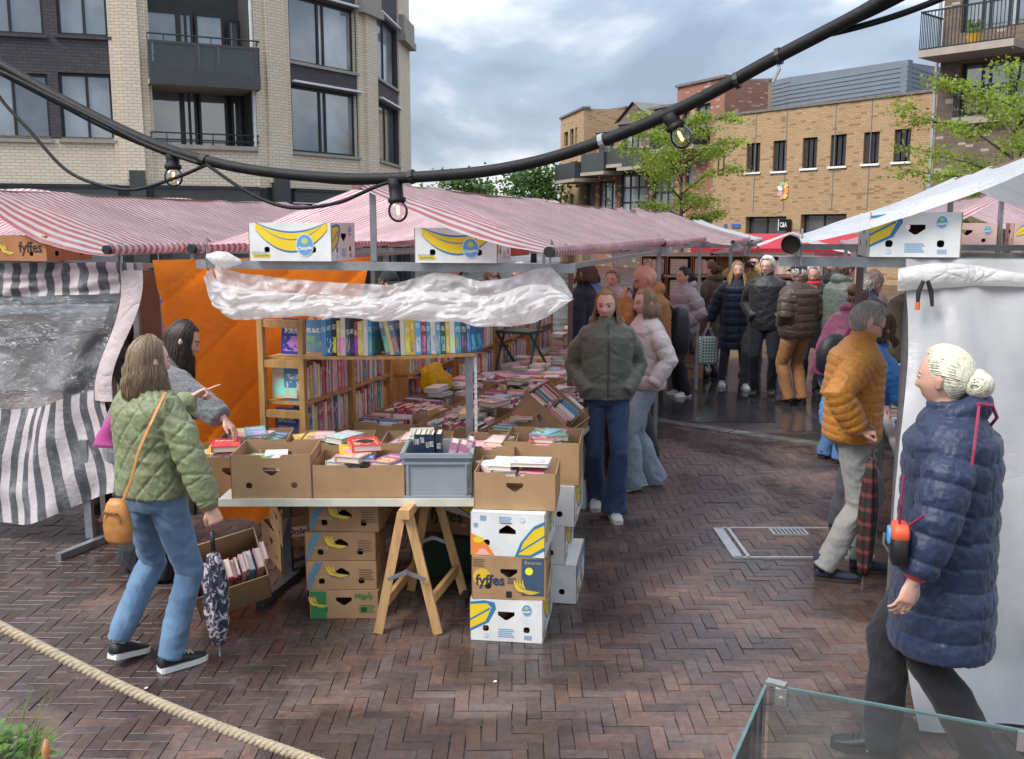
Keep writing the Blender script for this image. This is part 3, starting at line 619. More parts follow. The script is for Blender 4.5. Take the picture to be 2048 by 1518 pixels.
def stall(label, O, w, Lr, ze, zr, mat, seed, over=.3, back_over=.12, droop=.10, fl=.12, posts=True, king=True, group=None, bar=True, sag=.03, z_bar=None, pa=None):
    f = Fr(O); r = empty('market_stall', f(w / 2, Lr / 2), 0, label, 'market stall', group); inv = -r.location
    sl = math.hypot(w / 2, zr - ze)
    OV, DRP = over, droop
    for sd in (0, 1):
        over = OV[sd] if isinstance(OV, tuple) else OV; droop = DRP[sd] if isinstance(DRP, tuple) else DRP
        m = MB()
        def fn(u, v):
            b = lerp(-over, Lr + back_over, u); a = w / 2 + (1 if sd else -1) * (w / 2) * v; z = lerp(zr, ze, v)
            z -= sag * math.sin(PI * v) + .018 * math.sin(PI * min(1, max(0, b / Lr)))
            if b < .06: t = (.06 - b) / (over + .06); z -= droop * t * t * (.35 + .65 * math.sin(PI * min(1, v * 1.02)) ** .8); b += fl * t * t * .5
            z += .022 * noise.noise((b * 1.6 + seed, v * 2.2, sd * 7)) + .010 * (.3 - abs(noise.noise((b * 5 + v * 3, v * 6 + seed, sd)))); z += .026 * noise.noise((b * 3.3 + seed, a * 1.2, 3)) * (1 if b < .25 else .4)
            return f(a, b, z) + inv
        m.grid(fn, max(24, int(Lr * 14)), 16, 0, lambda u, v: (lerp(-over, Lr + back_over, u), v * sl)); m.build('canopy', mat, r, True)
        m = MB(); ax = w / 2 + (1 if sd else -1) * (w / 2)
        m.grid(lambda u, v: f(ax, lerp(-over + .01, Lr, u), ze - .012) + DN * (.033 * math.cos(2 * PI * v)) + V(0, 0, .033 * math.sin(2 * PI * v)) + inv, int(Lr * 4), 10, 0, lambda u, v: (lerp(-over, Lr, u), v * .2)); m.build('eave_roll', mat, r, True)
        m = MB(); m.tube([f(ax, -over - .015, ze - .012) + inv, f(ax, -over + .03, ze - .012) + inv], .029, 12); m.build('eave_end_cap', black, r)
        m = MB(); m.tube([f(ax, Lr * .5 - .2, ze - .05) + inv, f(ax, Lr * .5 + .2, ze - .05) + inv], .018, 8); m.build('eave_pole', steel, r)
    zb = z_bar or ze - .075
    if bar:
        for b in (0.0, Lr):
            m = MB(); m.bar(f(-.06, b, zb) + inv, f(w + .08, b, zb) + inv, .045, .05); m.build('gable_bar', steel, r)
            if king: m = MB(); m.bar(f(w / 2, b, zb + .03) + inv, f(w / 2, b, zr - .03) + inv, .035, .035); m.build('king_post', steel, r)
        for a in (.03, w - .03): m = MB(); m.bar(f(a, .03, zb - .002) + inv, f(a, Lr - .03, zb - .002) + inv, .03, .03); m.build('side_bar', steel, r)
        m = MB(); m.bar(f(w / 2, -over * .8, zr - .035) + inv, f(w / 2, Lr, zr - .035) + inv, .05, .045); m.build('ridge_beam', M('brown_ridge_wood', (.22, .12, .08), .7), r)
    if posts:
        for a in (pa if pa is not None else (.05, w - .05)):
            for b in (.06, Lr - .06): m = MB(); m.bar(f(a, b, 0) + inv, f(a, b, zb - .03) + inv, .038, .038); m.build('post', steel, r)
        for a in (.05, w - .05):
            m = MB(); m.tube([f(a + .0, -.02, zb + .14) + inv, f(a + .0, -.06, zb + .16) + inv, f(a, -.07, zb - .02) + inv, f(a, -.02, zb - .06) + inv], .006, 6); m.build('hook', steel, r)
    return r, f
main_r, FM = stall('nearest red and white striped book stall with rolled white curtain', (-1.9, 6.1), 2.27, 4.0, 2.085, 2.47, red_str, 1, z_bar=1.975, pa=(), over=(.14, .28), droop=(.03, .085), sag=.0)
m = MB(); m.bar(FM(1.74, 2.5, 0), FM(1.74, 2.5, 2.2), .04, .04); o = m.build('post', M('brown_post', (.16, .11, .09), .6), main_r); o.location = -main_r.location
stall('second red and white striped stall right behind the nearest one', FM(0, 4.15).to_tuple(), 2.27, 4.0, 2.06, 2.46, red_str, 5, over=.05, droop=.0)
stall('third striped stall whose front edge shows wide pink bands', FM(-.1, 8.45).to_tuple(), 2.75, 3.6, 2.02, 2.46, red_str, 9, over=.35, droop=.12)
stall('white roofed stall at the far end of the striped row', FM(.2, 12.3).to_tuple(), 2.5, 3.6, 1.98, 2.36, white_tarp, 13, over=.2)
FL0 = V(-2.55, 6.62, 0) - DN * 2.3
left_r, FL = stall('striped stall at the left edge with grey striped plastic curtain', FL0.to_tuple(), 2.3, 4.0, 2.07, 2.47, red_str, 21, over=.26, droop=.12, z_bar=1.94)
stall('striped stall behind the left edge stall', FL(0, 4.2).to_tuple(), 2.3, 4.2, 2.03, 2.46, red_str, 25, over=.05, droop=0)
right_r, FR = stall('white roofed stall at the right edge with white side sheet', (1.42, 5.0), 2.5, 4.0, 2.13, 2.61, white_tarp, 31, over=.22, droop=.07, fl=.16, z_bar=2.03, pa=(), sag=.03)
m = MB(); m.bar(FR(.62, .5, 0), FR(.62, .5, 2.1), .035, .035); o = m.build('post', steel, right_r); o.location = -right_r.location
m = MB(); m.bar(FR(.42, 1.6, 0), FR(.42, 1.6, 2.1), .035, .035); o = m.build('post', M('brown_post', (.16, .11, .09), .6), right_r); o.location = -right_r.location
stall('red and white striped stall behind the white roofed one on the right', FR(.55, 4.6).to_tuple(), 2.4, 4.0, 2.02, 2.52, red_str, 35, over=.15)
stall('pale pink roofed stall at the back of the square', PL(1432, 17.5), 2.6, 3.5, 1.74, 2.10, pink_tarp, 41, over=.15, droop=.05)
# hollow pole end at the corner of the right-hand roof
m = MB(); q = FR(0, -.30, 2.12); m.tube([q, q + DD * .6], .046, 18, cap=False); m.tube([q + DD * .06, q + DD * .08], .044, 18); o = m.build('roof_pole', [M('pole_dark_end', (.085, .06, .045), .8)], right_r); o.location = -right_r.location
# red tent far back
rt = empty('red_tent', PL(1600, 24), 0, 'bright red market tent in the distance below the shop sign', 'tent'); m = MB()
m.loft([[V(-2.3, -1.2, 1.52), V(2.3, -1.2, 1.52), V(2.3, 1.4, 1.52), V(-2.3, 1.4, 1.52)], [V(-2.3, -1.2, 1.72), V(2.3, -1.2, 1.72), V(2.3, 1.4, 1.72), V(-2.3, 1.4, 1.72)], [V(-1.6, -.2, 2.05), V(2.0, -.2, 2.05), V(2.0, .4, 2.05), V(-1.6, .4, 2.05)]]); m.build('tent_roof', red_tarp, rt)
for sx in (-2.2, 2.2):
    for sy in (-1.1, 1.3): m = MB(); m.bar(V(sx, sy, 0), V(sx, sy, 1.55), .04, .04); m.build('post', steel, rt)
# white backdrop sheet of the back stall
def sheet(name, label, fn, nu, nv, mat, cat='tarpaulin', uvf=None, amp=.02, fq=4, parent=None):
    m = MB()
    def g_(u, v):
        p = fn(u, v); return p + V(noise.noise((p.x * fq, p.y * fq, p.z * fq * .5)), noise.noise((p.x * fq + 9, p.y * fq, p.z * fq * .6)) * 1.3, 0) * amp
    m.grid(g_, nu, nv, 0, uvf); o = m.build(name, mat, parent, True)
    return tag(o, label, cat) if label else o
def bil(a, b, c, d):                     # top-left, top-right, bottom-left, bottom-right
    return lambda u, v: lerp(lerp(a, b, u), lerp(c, d, u), v)
q = PL(1300, 18.0); sheet('back_sheet', 'pale sheet closing the back of the far pink stall', bil(V(q.x, 18.2, 1.75), V(q.x + 3.0, 17.8, 1.75), V(q.x, 18.2, .2), V(q.x + 3.0, 17.8, .2)), 30, 14, pink_tarp)
# orange side wall of the nearest stall
TF, TB, BF, BB = V(-2.40, 6.55, 1.985), V(-1.22, 8.5, 1.96), G(412, 1080, .04), G(640, 990, .03)
def orange(u, v):
    p = lerp(lerp(TF, TB, u), lerp(BF, BB, u), v); p += V(.06, 0, 0) * math.sin(PI * v) * math.sin(PI * u) + DN * .10 * sstep(.75, 1, v) * math.sin(u * 5)
    p.z += .12 * math.sin(u * 6 + 1) * sstep(.8, 1, v); k = abs((u * .8 + v * 1.2) % .33 - .165); return p + DN * .03 * math.exp(-(k / .02) ** 2)
sheet('side_tarpaulin', 'bright orange tarpaulin hung as side wall of the nearest stall', orange, 50, 50, orange_sheet, amp=.018, fq=3)
# white sheet on the right-hand stall
a0 = FR(.98, -.06, 2.03); a1 = FR(2.6, -.06, 2.03)
def wsheet(u, v):
    t = lerp(FR(.54, -.07, 2.05), FR(2.7, -.07, 2.05), u); bt = lerp(G(1822, 1425, .015), FR(2.7, -.35, .01), u); p = lerp(t, bt, v); k = 1 - u
    p += DD * (-.07 * math.sin(PI * min(1, v)) * math.sin(u * 9 + 1.3 * v) - .07 * v * math.sin(u * 17 + v * 2) + .05 * abs(noise.noise((u * 7 + v * 2, v * 1.6, 4))) + .03 * abs(noise.noise((u * 16 - v * 5, v * 4, 9)))); p += DN * (-.05 * math.sin(PI * v) * (1 - u) ** 2 + .03 * math.sin(v * 7) * (1 - u))
    if v > .9: p += DD * (-1.6 * (v - .9)) * (.6 + .4 * math.sin(u * 14)); p.z = max(.012, p.z)
    return p
sheet('side_sheet', 'white plastic sheet hanging to the ground at the right stall', wsheet, 60, 60, tarp_mat('white_side_sheet', (.54, .54, .545), .35, .28, .30, .08, 2.2), amp=.02, fq=3.5)
def fold(u, v):
    p = lerp(FR(.50, -.10, 2.0), FR(2.7, -.11, 2.03), u); a = 2 * PI * v; rr_ = .032 + .03 * math.sin(u * 8 + 1) ** 2; return p + V(0, 0, -.05 + .02 * math.sin(u * 13)) + V(0, 0, math.sin(a) * rr_) + DD * (math.cos(a) * rr_ * .8)
sheet('gathered_sheet', 'gathered top fold of white plastic along the right stall bar', fold, 50, 12, white_sheet, amp=.02, fq=6)
cl = empty('spring_clamp', FR(.62, -.2, 1.90), 0, 'black spring clamp with orange tips gripping the white sheet', 'clamp')
for sg_, mt in ((-1, black), (1, black)): m = MB(); m.tube([V(sg_ * .01, 0, .05), V(sg_ * .03, 0, 0), V(sg_ * .035, -.01, -.07)], [.010, .012, .008], 8); m.build('clamp_arm', mt, cl)
m = MB(); m.tube([V(-.034, -.008, -.05), V(-.036, -.012, -.085)], .012, 8); m.build('clamp_tip', M('orange_rubber', (.6, .1, .02), .5), cl)
# rolled-up white curtain of the nearest stall
prof_ = [(430, 527, 560), (440, 532, 610), (480, 545, 640), (560, 556, 634), (640, 563, 632), (700, 566, 634), (780, 570, 641), (830, 556, 640), (870, 545, 641), (905, 548, 643), (960, 563, 648), (1020, 556, 652), (1070, 538, 648), (1105, 534, 628), (1130, 560, 612), (1146, 592, 600)]
us = [p[0] for p in prof_]
n = NT('thin_white_sheet'); ob = n.coord(); cc_ = n.mix(n.noise(ob, 3, 4), (.86, .85, .84), (.93, .92, .91)); n.l(cc_, n.b.inputs['Base Color']); n.b.inputs['Roughness'].default_value = .2; n.b.inputs['Specular IOR Level'].default_value = .6
tr = n.n('ShaderNodeBsdfTranslucent'); n.l(cc_, tr.inputs[0]); ms = n.n('ShaderNodeMixShader'); ms.inputs[0].default_value = .5; n.l(n.b.outputs[0], ms.inputs[1]); n.l(tr.outputs[0], ms.inputs[2]); tp_ = n.n('ShaderNodeBsdfTransparent'); m2 = n.n('ShaderNodeMixShader'); m2.inputs[0].default_value = .26; n.l(ms.outputs[0], m2.inputs[1]); n.l(tp_.outputs[0], m2.inputs[2]); n.l(m2.outputs[0], n.out.inputs[0]); vo_ = n.n('ShaderNodeTexVoronoi'); vo_.inputs['Scale'].default_value = 8; nz_ = n.n('ShaderNodeTexNoise'); nz_.inputs['Scale'].default_value = 4; va_ = n.n('ShaderNodeVectorMath', operation='MULTIPLY_ADD'); n.l(ob, nz_.inputs[0]); n.l(nz_.outputs['Color'], va_.inputs[0]); va_.inputs[1].default_value = (.35, .35, .35); n.l(ob, va_.inputs[2]); n.l(va_.outputs[0], vo_.inputs['Vector']); n.bump(n.math('ADD', vo_.outputs['Distance'], n.math('MULTIPLY', n.noise(ob, 22, 3), .2)), .7, .05); thin_sheet = n.mat
def crease(x, y, k): return abs(noise.noise((x * 3.1, y * 2.2, k))) + .5 * abs(noise.noise((x * 7.3 + y * 2, y * 5.1, k + 3))) + .20 * abs(noise.noise((x * 13, y * 8 + x * 4, k + 7)))
def rollpt(s_, v, dep):
    u = lerp(430, 1146, s_); vt = np.interp(u, us, [p[1] for p in prof_]); vb = np.interp(u, us, [p[2] for p in prof_]); Y = lerp(5.98, 5.36, s_); p = P(u, lerp(vt, vb, v), Y); return p - DD * dep
rc = empty('rolled_curtain', P(780, 600, 5.7), 0, 'rolled-up white plastic curtain sagging under the nearest stall bar', 'curtain'); iv = -rc.location
m = MB(); m.grid(lambda s_, v: rollpt(s_, v * .93, .01 + .09 * (crease(s_ * 2.2, v * .5, 1) - .35)) + iv, 200, 30); m.build('hanging_sheet', thin_sheet, rc, True)
def fold2(s_, v):
    st = .34 + .22 * noise.noise((s_ * 4.2, 5, 1)) + .10 * noise.noise((s_ * 11, 2, 6)); a = v * 1.25
    if a <= 1: vv, dp = lerp(st, 1.0, a), .03 + .075 * math.sin(PI * min(1, a * .75 + .05)) ** .8
    else: vv, dp = lerp(1.0, .72, (a - 1) / .25), .03 - .06 * (a - 1) / .25
    return rollpt(s_, vv, dp + .11 * (crease(s_ * 2.6 + 4, a * .7 + s_, 9) - .35)) + V(0, 0, .012 * noise.noise((s_ * 14, a * 3, 2))) + iv
m = MB(); m.grid(fold2, 260, 46); m.build('folded_hem', thin_sheet, rc, True)
kb = empty('tied_bag', P(445, 520, 5.93), 0, 'clear plastic knot tying the white curtain to the bar', 'plastic bag'); m = MB(); m.tube([V(-.08, 0, .02), V(-.03, -.02, .01), V(.03, -.02, 0), V(.1, -.01, -.01)], [.02, .045, .05, .02], 10, close_round=True); m.build('knot', white_sheet, kb, True)
# grey striped curtain with clear window on the left stall
n = NT('clear_plastic'); ob = n.coord(); tr = n.n('ShaderNodeBsdfTransparent'); tr.inputs[0].default_value = (.80, .81, .82, 1); gl = n.n('ShaderNodeBsdfGlossy'); gl.inputs['Roughness'].default_value = .16; gl.inputs[0].default_value = (.62, .63, .65, 1)
bp = n.n('ShaderNodeBump'); bp.inputs['Strength'].default_value = .8; bp.inputs['Distance'].default_value = .04; mp2 = n.n('ShaderNodeMapping'); mp2.inputs['Scale'].default_value = (1, 1, 1.1); n.l(ob, mp2.inputs[0]); n.l(n.math('ADD', n.noise(mp2.outputs[0], 8, 5, .6, 2.2), n.math('MULTIPLY', n.noise(mp2.outputs[0], 22, 4, .6, 1.5), .4)), bp.inputs['Height']); n.l(bp.outputs[0], gl.inputs['Normal'])
df = n.n('ShaderNodeBsdfDiffuse'); df.inputs[0].default_value = (.7, .7, .7, 1); lw = n.n('ShaderNodeFresnel'); lw.inputs[0].default_value = 1.5; n.l(bp.outputs[0], lw.inputs['Normal'])
ms = n.n('ShaderNodeMixShader'); n.l(n.math('MULTIPLY', n.math('ADD', lw.outputs[0], .02), .38, True), ms.inputs[0]); n.l(tr.outputs[0], ms.inputs[1]); n.l(gl.outputs[0], ms.inputs[2])
m2 = n.n('ShaderNodeMixShader'); m2.inputs[0].default_value = .035; n.l(ms.outputs[0], m2.inputs[1]); n.l(df.outputs[0], m2.inputs[2]); n.l(m2.outputs[0], n.out.inputs[0]); clear_pl = n.mat
cu = empty('stall_curtain', FL(1.4, 0), 0, 'grey and white striped curtain with clear plastic window on the left stall', 'curtain'); iv = -cu.location
cR = FL(2.33, -.05, 1.965); cL = FL(.2, -.05, 1.95)
def cpos(u, v):
    t = lerp(cL, cR, u); e = lerp(V(0, 0, 0), V(-.20, -.02, 0), sstep(0, .55, v)); e += V(.10, -.05, 0) * sstep(.6, .95, v); zb = lerp(.13, .42, sstep(.55, 1, u)); p = V(t.x, t.y, lerp(t.z, zb, v)) + e * sstep(.45, 1, u)
    p += DD * (-.22 * sstep(.3, 1, v) * math.sin(PI * min(1, u * 1.05)) + .03 * math.sin(u * 21 + v * 3) * (.4 + v)); p += DN * (.03 * math.sin(v * 9 + u * 6)); return p + iv
for nm, v0, v1, mt in (('valance', 0, .13, grey_str), ('clear_window', .13, .56, clear_pl), ('skirt', .56, 1, grey_str)):
    m = MB(); m.grid(lambda u, v: cpos(u, lerp(v0, v1, v)) + V(0, noise.noise((u * 8, v * 4 + v0 * 9, 2)) * .04, noise.noise((u * 5, 2, v)) * .015), 60, 26, 0, lambda u, v: (u * 2.15, v)); m.build(nm, mt, cu, True)
m = MB(); m.grid(lambda u, v: cpos(lerp(.955, 1.035, v), lerp(.03, .60, u)) + V(0, -.02 - .02 * math.sin(v * PI), 0), 30, 4, 0, lambda u, v: (.11, .5)); m.build('edge_band', tarp_mat('pink_band', (.7, .6, .6), .3, .5), cu, True)
# left stall foot frame
m = MB(); m.bar(V(-3.03, 6.25, .025), V(-2.62, 7.35, .025), .05, .05); o = m.build('foot_bar', steel, left_r); o.location = -left_r.location
m = MB(); m.bar(V(-2.96, 6.6, .05), V(-2.96, 6.6, .75), .05, .05); o = m.build('leg', steel, left_r); o.location = -left_r.location
# ================================================================ CARTONS, BOOKS, TABLES
def card_mat(name, col, rough=.75):
    n = NT(name); v = n.coord(); f = n.noise(v, 5, 5, .6); mp_ = n.n('ShaderNodeMapping'); mp_.inputs['Scale'].default_value = (1, 1, .05); n.l(v, mp_.inputs[0]); fl = n.noise(mp_.outputs[0], 160, 2)
    c = n.mix(n.ramp(f, (.3, 0), (.7, 1)), tint_(col, .84), tint_(col, 1.08)); c = n.mix(n.ramp(n.noise(v, 1.9, 6, .7), (.55, 0), (.75, .3)), c, tint_(col, .62)); n.l(c, n.b.inputs['Base Color']); n.b.inputs['Roughness'].default_value = rough; n.bump(n.math('ADD', fl, n.noise(v, 20)), .15, .004); _M[name] = n.mat; return n.mat
kraft = card_mat('kraft_cardboard', (.40, .24, .12)); kraft2 = card_mat('darker_cardboard', (.33, .19, .095)); whitec = card_mat('white_printed_cardboard', (.74, .74, .72), .5); inner = card_mat('carton_inside', (.36, .22, .12))
p_yel, p_blue, p_navy, p_green, p_ora, p_blk, p_whi, p_red = [M('print_' + k, c, .5, .08, 9) for k, c in (('yellow', (.80, .56, .02)), ('blue', (.03, .19, .38)), ('navy', (.03, .045, .10)), ('green', (.03, .19, .06)), ('orange', (.80, .24, .04)), ('black', (.02, .02, .02)), ('white', (.78, .78, .76)), ('red', (.55, .04, .03)))]
p_cyan = M('print_light_blue', (.12, .32, .55), .5, .1)
def face_fr(w, d, h, f):
    return {'front': (V(-w / 2, -d / 2, 0), V(1, 0, 0)), 'right': (V(w / 2, -d / 2, 0), V(0, 1, 0)), 'back': (V(w / 2, d / 2, 0), V(-1, 0, 0)), 'left': (V(-w / 2, d / 2, 0), V(0, -1, 0))}[f]
def rrect(cx, cy, w, h, r=.012, n=3):
    out = []
    for sx, sy, a0 in ((1, 1, 0), (-1, 1, 90), (-1, -1, 180), (1, -1, 270)):
        for k in range(n + 1): a = R(a0 + 90 * k / n); out.append((cx + sx * (w / 2 - r) + r * math.cos(a), cy + sy * (h / 2 - r) + r * math.sin(a)))
    return out
def oval(cx, cy, a, b, n=20): return [(cx + a * math.cos(2 * PI * k / n), cy + b * math.sin(2 * PI * k / n)) for k in range(n)]
def handle(cx, cy, w=.09, h=.045): return [(cx - w / 2, cy + h * .5), (cx - w / 2, cy + h * .05), (cx - w * .08, cy - h * .55), (cx + w * .08, cy - h * .55), (cx + w / 2, cy + h * .05), (cx + w / 2, cy + h * .5)]
def crescent(x0, y0, x1, y1, bow, th, n=14):
    a, b = V(x0, y0, 0), V(x1, y1, 0); d = (b - a); nn = V(-d.y, d.x, 0).normalized(); up, lo = [], []
    for k in range(n + 1):
        t = k / n; c = a + d * t + nn * (bow * 4 * t * (1 - t)); e = th * (math.sin(PI * lerp(.06, .94, t)) ** .55); up.append(((c + nn * e / 2).x, (c + nn * e / 2).y)); lo.append(((c - nn * e / 2).x, (c - nn * e / 2).y))
    return lo + up[::-1]
class Box:
    def __init__(s, label, loc, rz, w, d, h, mat, holes='h2', lid=False, name='banana_box', tilt=None, cat='box', group=None, flaps=False, rag=0):
        s.w, s.d, s.h = w, d, h; s.r = empty(name, loc, rz, label, cat, group)
        if tilt: s.r.rotation_euler = (tilt[0], tilt[1], rz)
        m = MB(); hv = h * .62; sets = {}
        for f, L_ in (('front', w), ('back', w), ('left', d), ('right', d)):
            hl = []
            if holes in ('h2', 'h', 'up'):
                hh = handle(L_ / 2, hv); hh = [(x, 2 * hv - y) for x, y in hh][::-1] if holes == 'up' else hh; hl.append(hh)
            if holes in ('h2', 'r2', 'up'): hl += [rrect(L_ * .22, h * .30, .034, .034), rrect(L_ * .78, h * .30, .034, .034)]
            o, ux = face_fr(w, d, h, f); z0 = 0
            top_ = [(L_, h), (L_ * .64, h), (L_ * .60, h - .018), (L_ * .40, h - .018), (L_ * .36, h), (0, h)] if (rag and f in ('front', 'back')) else [(L_, h), (0, h)]
            m.ext([(0, 0), (L_, 0)] + top_, hl, o, ux, V(0, 0, 1), .005, 0, 1)
        m.b2((-w / 2 + .006, -d / 2 + .006, .002), (w / 2 - .006, d / 2 - .006, .008), 1)
        if lid: m.b2((-w / 2 + .004, -d / 2 + .004, h - .006), (w / 2 - .004, d / 2 - .004, h - .001), 0)
        s.carton = m.build('carton', [mat, inner], s.r)
        if flaps:
            for f in ('front', 'right', 'left'):
                o, ux = face_fr(w, d, h, f); L_ = w if f == 'front' else d; m = MB(); un = ux.cross(V(0, 0, 1)); k = .05
                m.ext([(0.01, 0), (L_ - .01, 0), (L_ - .02, k), (.02, k)], [], o + V(0, 0, h), ux, (V(0, 0, 1) * .5 + un * .86).normalized(), .004); m.build('flap', mat, s.r)
    def decal(s, f, pts, mat, ly=1, name='print'):
        o, ux = face_fr(s.w, s.d, s.h, f); un = ux.cross(V(0, 0, 1)); m = MB(); k = .0007 + .0006 * ly
        tr_ = tessellate_polygon([[V(x, y, 0) for x, y in pts]]); ii = [m.add(o + ux * x + V(0, 0, y) + un * k) for x, y in pts]
        for a, b, c in tr_:
            nrm = (V(*pts[b], 0) - V(*pts[a], 0)).cross(V(*pts[c], 0) - V(*pts[a], 0)).z; m.face((ii[a], ii[b], ii[c]) if nrm > 0 else (ii[a], ii[c], ii[b]))
        return m.build(name, mat, s.carton)
    def text(s, f, body, cx, cy, size, mat, ly=2, rot=0, bold=.0, sx=1):
        o, ux = face_fr(s.w, s.d, s.h, f); un = ux.cross(V(0, 0, 1)); t = text_mesh(body, size, mat, 'lettering', s.carton, 0, bold=bold); k = .0007 + .0006 * ly
        Mx = Matrix((ux, V(0, 0, 1), un)).transposed().to_4x4(); Mx.translation = o + ux * cx + V(0, 0, cy) + un * k; t.matrix_local = Mx @ Matrix.Rotation(rot, 4, 'Z') @ Matrix.Diagonal((sx, 1, 1, 1)); return t
    def banana(s, f, x0, y0, x1, y1, bow, th, ly=1):
        s.decal(f, crescent(x0, y0, x1, y1, bow, th + .022), p_blue, ly, 'printed_outline'); s.decal(f, crescent(x0, y0, x1, y1, bow, th), p_yel, ly + 1, 'printed_banana'); s.decal(f, crescent(lerp(x0, x1, .08), lerp(y0, y1, .08), lerp(x0, x1, .92), lerp(y0, y1, .92), bow * .85, .006), p_blue, ly + 2, 'printed_ridge')
    def logo(s, f, cx, cy, a, ly=4):
        s.decal(f, oval(cx, cy, a * 1.08, a * 1.3), p_whi, ly, 'printed_oval'); s.decal(f, oval(cx, cy, a, a * 1.2), p_cyan, ly + 1, 'printed_oval'); s.decal(f, oval(cx, cy + a * .45, a * .4, a * .35), M('print_leaf', (.45, .55, .1), .5), ly + 2, 'printed_leaf'); s.text(f, 'Chiquita', cx, cy - a * .35, a * .52, p_whi, ly + 3, R(6), .001)
    def codes(s, f, cx, cy, w, h, mat=None):
        for k in range(5): s.decal(f, [(cx - w / 2, cy - h / 2 + k * h / 5), (cx + w / 2 * (1 - .15 * (k % 3)), cy - h / 2 + k * h / 5), (cx + w / 2 * (1 - .15 * (k % 3)), cy - h / 2 + k * h / 5 + h * .09), (cx - w / 2, cy - h / 2 + k * h / 5 + h * .09)], mat or p_cyan, 1, 'printed_line')
    def barcode(s, f, cx, cy, w, h):
        for k in range(9): x = cx - w / 2 + k * w / 9; s.decal(f, [(x, cy - h / 2), (x + w / 9 * (.35 + .3 * (k % 2)), cy - h / 2), (x + w / 9 * (.35 + .3 * (k % 2)), cy + h / 2), (x, cy + h / 2)], p_cyan, 1, 'printed_bar')
    def circ(s, f, cx, cy, r, body):
        s.decal(f, oval(cx, cy, r, r), p_cyan, 1, 'printed_ring'); s.decal(f, oval(cx, cy, r * .82, r * .82), p_whi, 2, 'printed_ring'); s.text(f, body, cx, cy, r * 1.25, p_cyan, 3)
def chiq_long(b, f, L_, h):                     # long side: one big banana
    b.banana(f, L_ * .09, h * .90, L_ * .95, h * .90, -h * .40, h * .46); b.logo(f, L_ * .68, h * .42, h * .23, 5); b.text(f, 'SELECTED QUALITY', L_ * .14, h * .22, h * .07, p_blue, 3, 0, 0, .8); b.decal(f, rrect(L_ * .15, h * .14, L_ * .22, h * .12), p_yel, 1, 'printed_label'); b.text(f, 'CLASS EXTRA', L_ * .15, h * .14, h * .075, p_blue, 3, 0, .0005, .9)
def chiq_end(b, f, L_, h, flip=False):
    x0 = (lambda t: L_ * (1 - t) if flip else L_ * t)
    pts = [(x0(-.0), h * .92), (x0(.20), h * .97), (x0(.34), h * .93), (x0(.36), h * .78), (x0(.26), h * .45), (x0(0), h * .22)]; pts = pts if not flip else pts[::-1]
    b.decal(f, [(max(0.002, min(L_ - .002, x)), min(h - .002, y)) for x, y in pts], p_blue, 1, 'printed_outline')
    p2 = [(x0(0), h * .86), (x0(.24), h * .90), (x0(.30), h * .80), (x0(.22), h * .48), (x0(0), h * .28)]; p2 = p2 if not flip else p2[::-1]
    b.decal(f, [(max(0.002, min(L_ - .002, x)), y) for x, y in p2], p_yel, 2, 'printed_banana'); p3 = [(x0(0), h * .52), (x0(.27), h * .80), (x0(.29), h * .77), (x0(0), h * .47)]; b.decal(f, [(max(0.002, min(L_ - .002, x)), y) for x, y in (p3 if not flip else p3[::-1])], p_blue, 3, 'printed_ridge')
    b.logo(f, x0(.78), h * .78, h * .11, 2); b.circ(f, x0(.22), h * .12, h * .055, 'A'); b.codes(f, x0(.5), h * .22, L_ * .22, h * .22); b.barcode(f, x0(.80), h * .12, L_ * .11, h * .11)
def bunch(b, f, cx, cy, s_, ly=3):
    for k in range(4): b.decal(f, crescent(cx - s_ * (.15 + .15 * k), cy + s_ * .5, cx + s_ * (.75 - .18 * k), cy - s_ * (.15 - .02 * k), -s_ * (.42 - .05 * k), s_ * .26), p_navy, ly, 'printed_outline'); b.decal(f, crescent(cx - s_ * (.15 + .15 * k), cy + s_ * .5, cx + s_ * (.75 - .18 * k), cy - s_ * (.15 - .02 * k), -s_ * (.42 - .05 * k), s_ * .21), M('print_soft_yellow', (.72, .50, .06), .5), ly + 1, 'printed_banana'); ly += 1
def fyffes_front(b, f, L_, h):
    b.decal(f, oval(L_ * .14, h * .52, h * .20, h * .20), M('print_gold', (.72, .44, .03), .5), 1, 'printed_sun'); b.text(f, 'fyffes', L_ * .25, h * .44, h * .34, p_navy, 3, 0, .002, .95)
    b.decal(f, [(L_ * .67, h * .1), (L_ * .97, h * .1), (L_ * .97, h * .97), (L_ * .67, h * .97)], M('print_steel_blue', (.05, .085, .15), .5), 1, 'printed_panel'); b.text(f, 'Bananas', L_ * .82, h * .88, h * .12, M('print_tan', (.5, .4, .2), .5), 3)
    b.decal(f, oval(L_ * .77, h * .68, h * .09, h * .09), M('print_lemon', (.85, .8, .05), .5), 3, 'printed_disc'); bunch(b, f, L_ * .72, h * .26, h * .42); b.codes(f, L_ * .1, h * .86, L_ * .16, h * .2, M('print_brown', (.15, .09, .04), .6)); b.codes(f, L_ * .54, h * .45, L_ * .12, h * .16, p_navy)
    b.decal(f, rrect(L_ * .5, h * .12, h * .13, h * .15, .004), p_blk, 2, 'printed_mark')
BOOKS = []
def book(M4, dims, col, label=None, group='books set out on the stall', pages=(.72, .66, .55)): BOOKS.append((M4, dims, col, label, group))
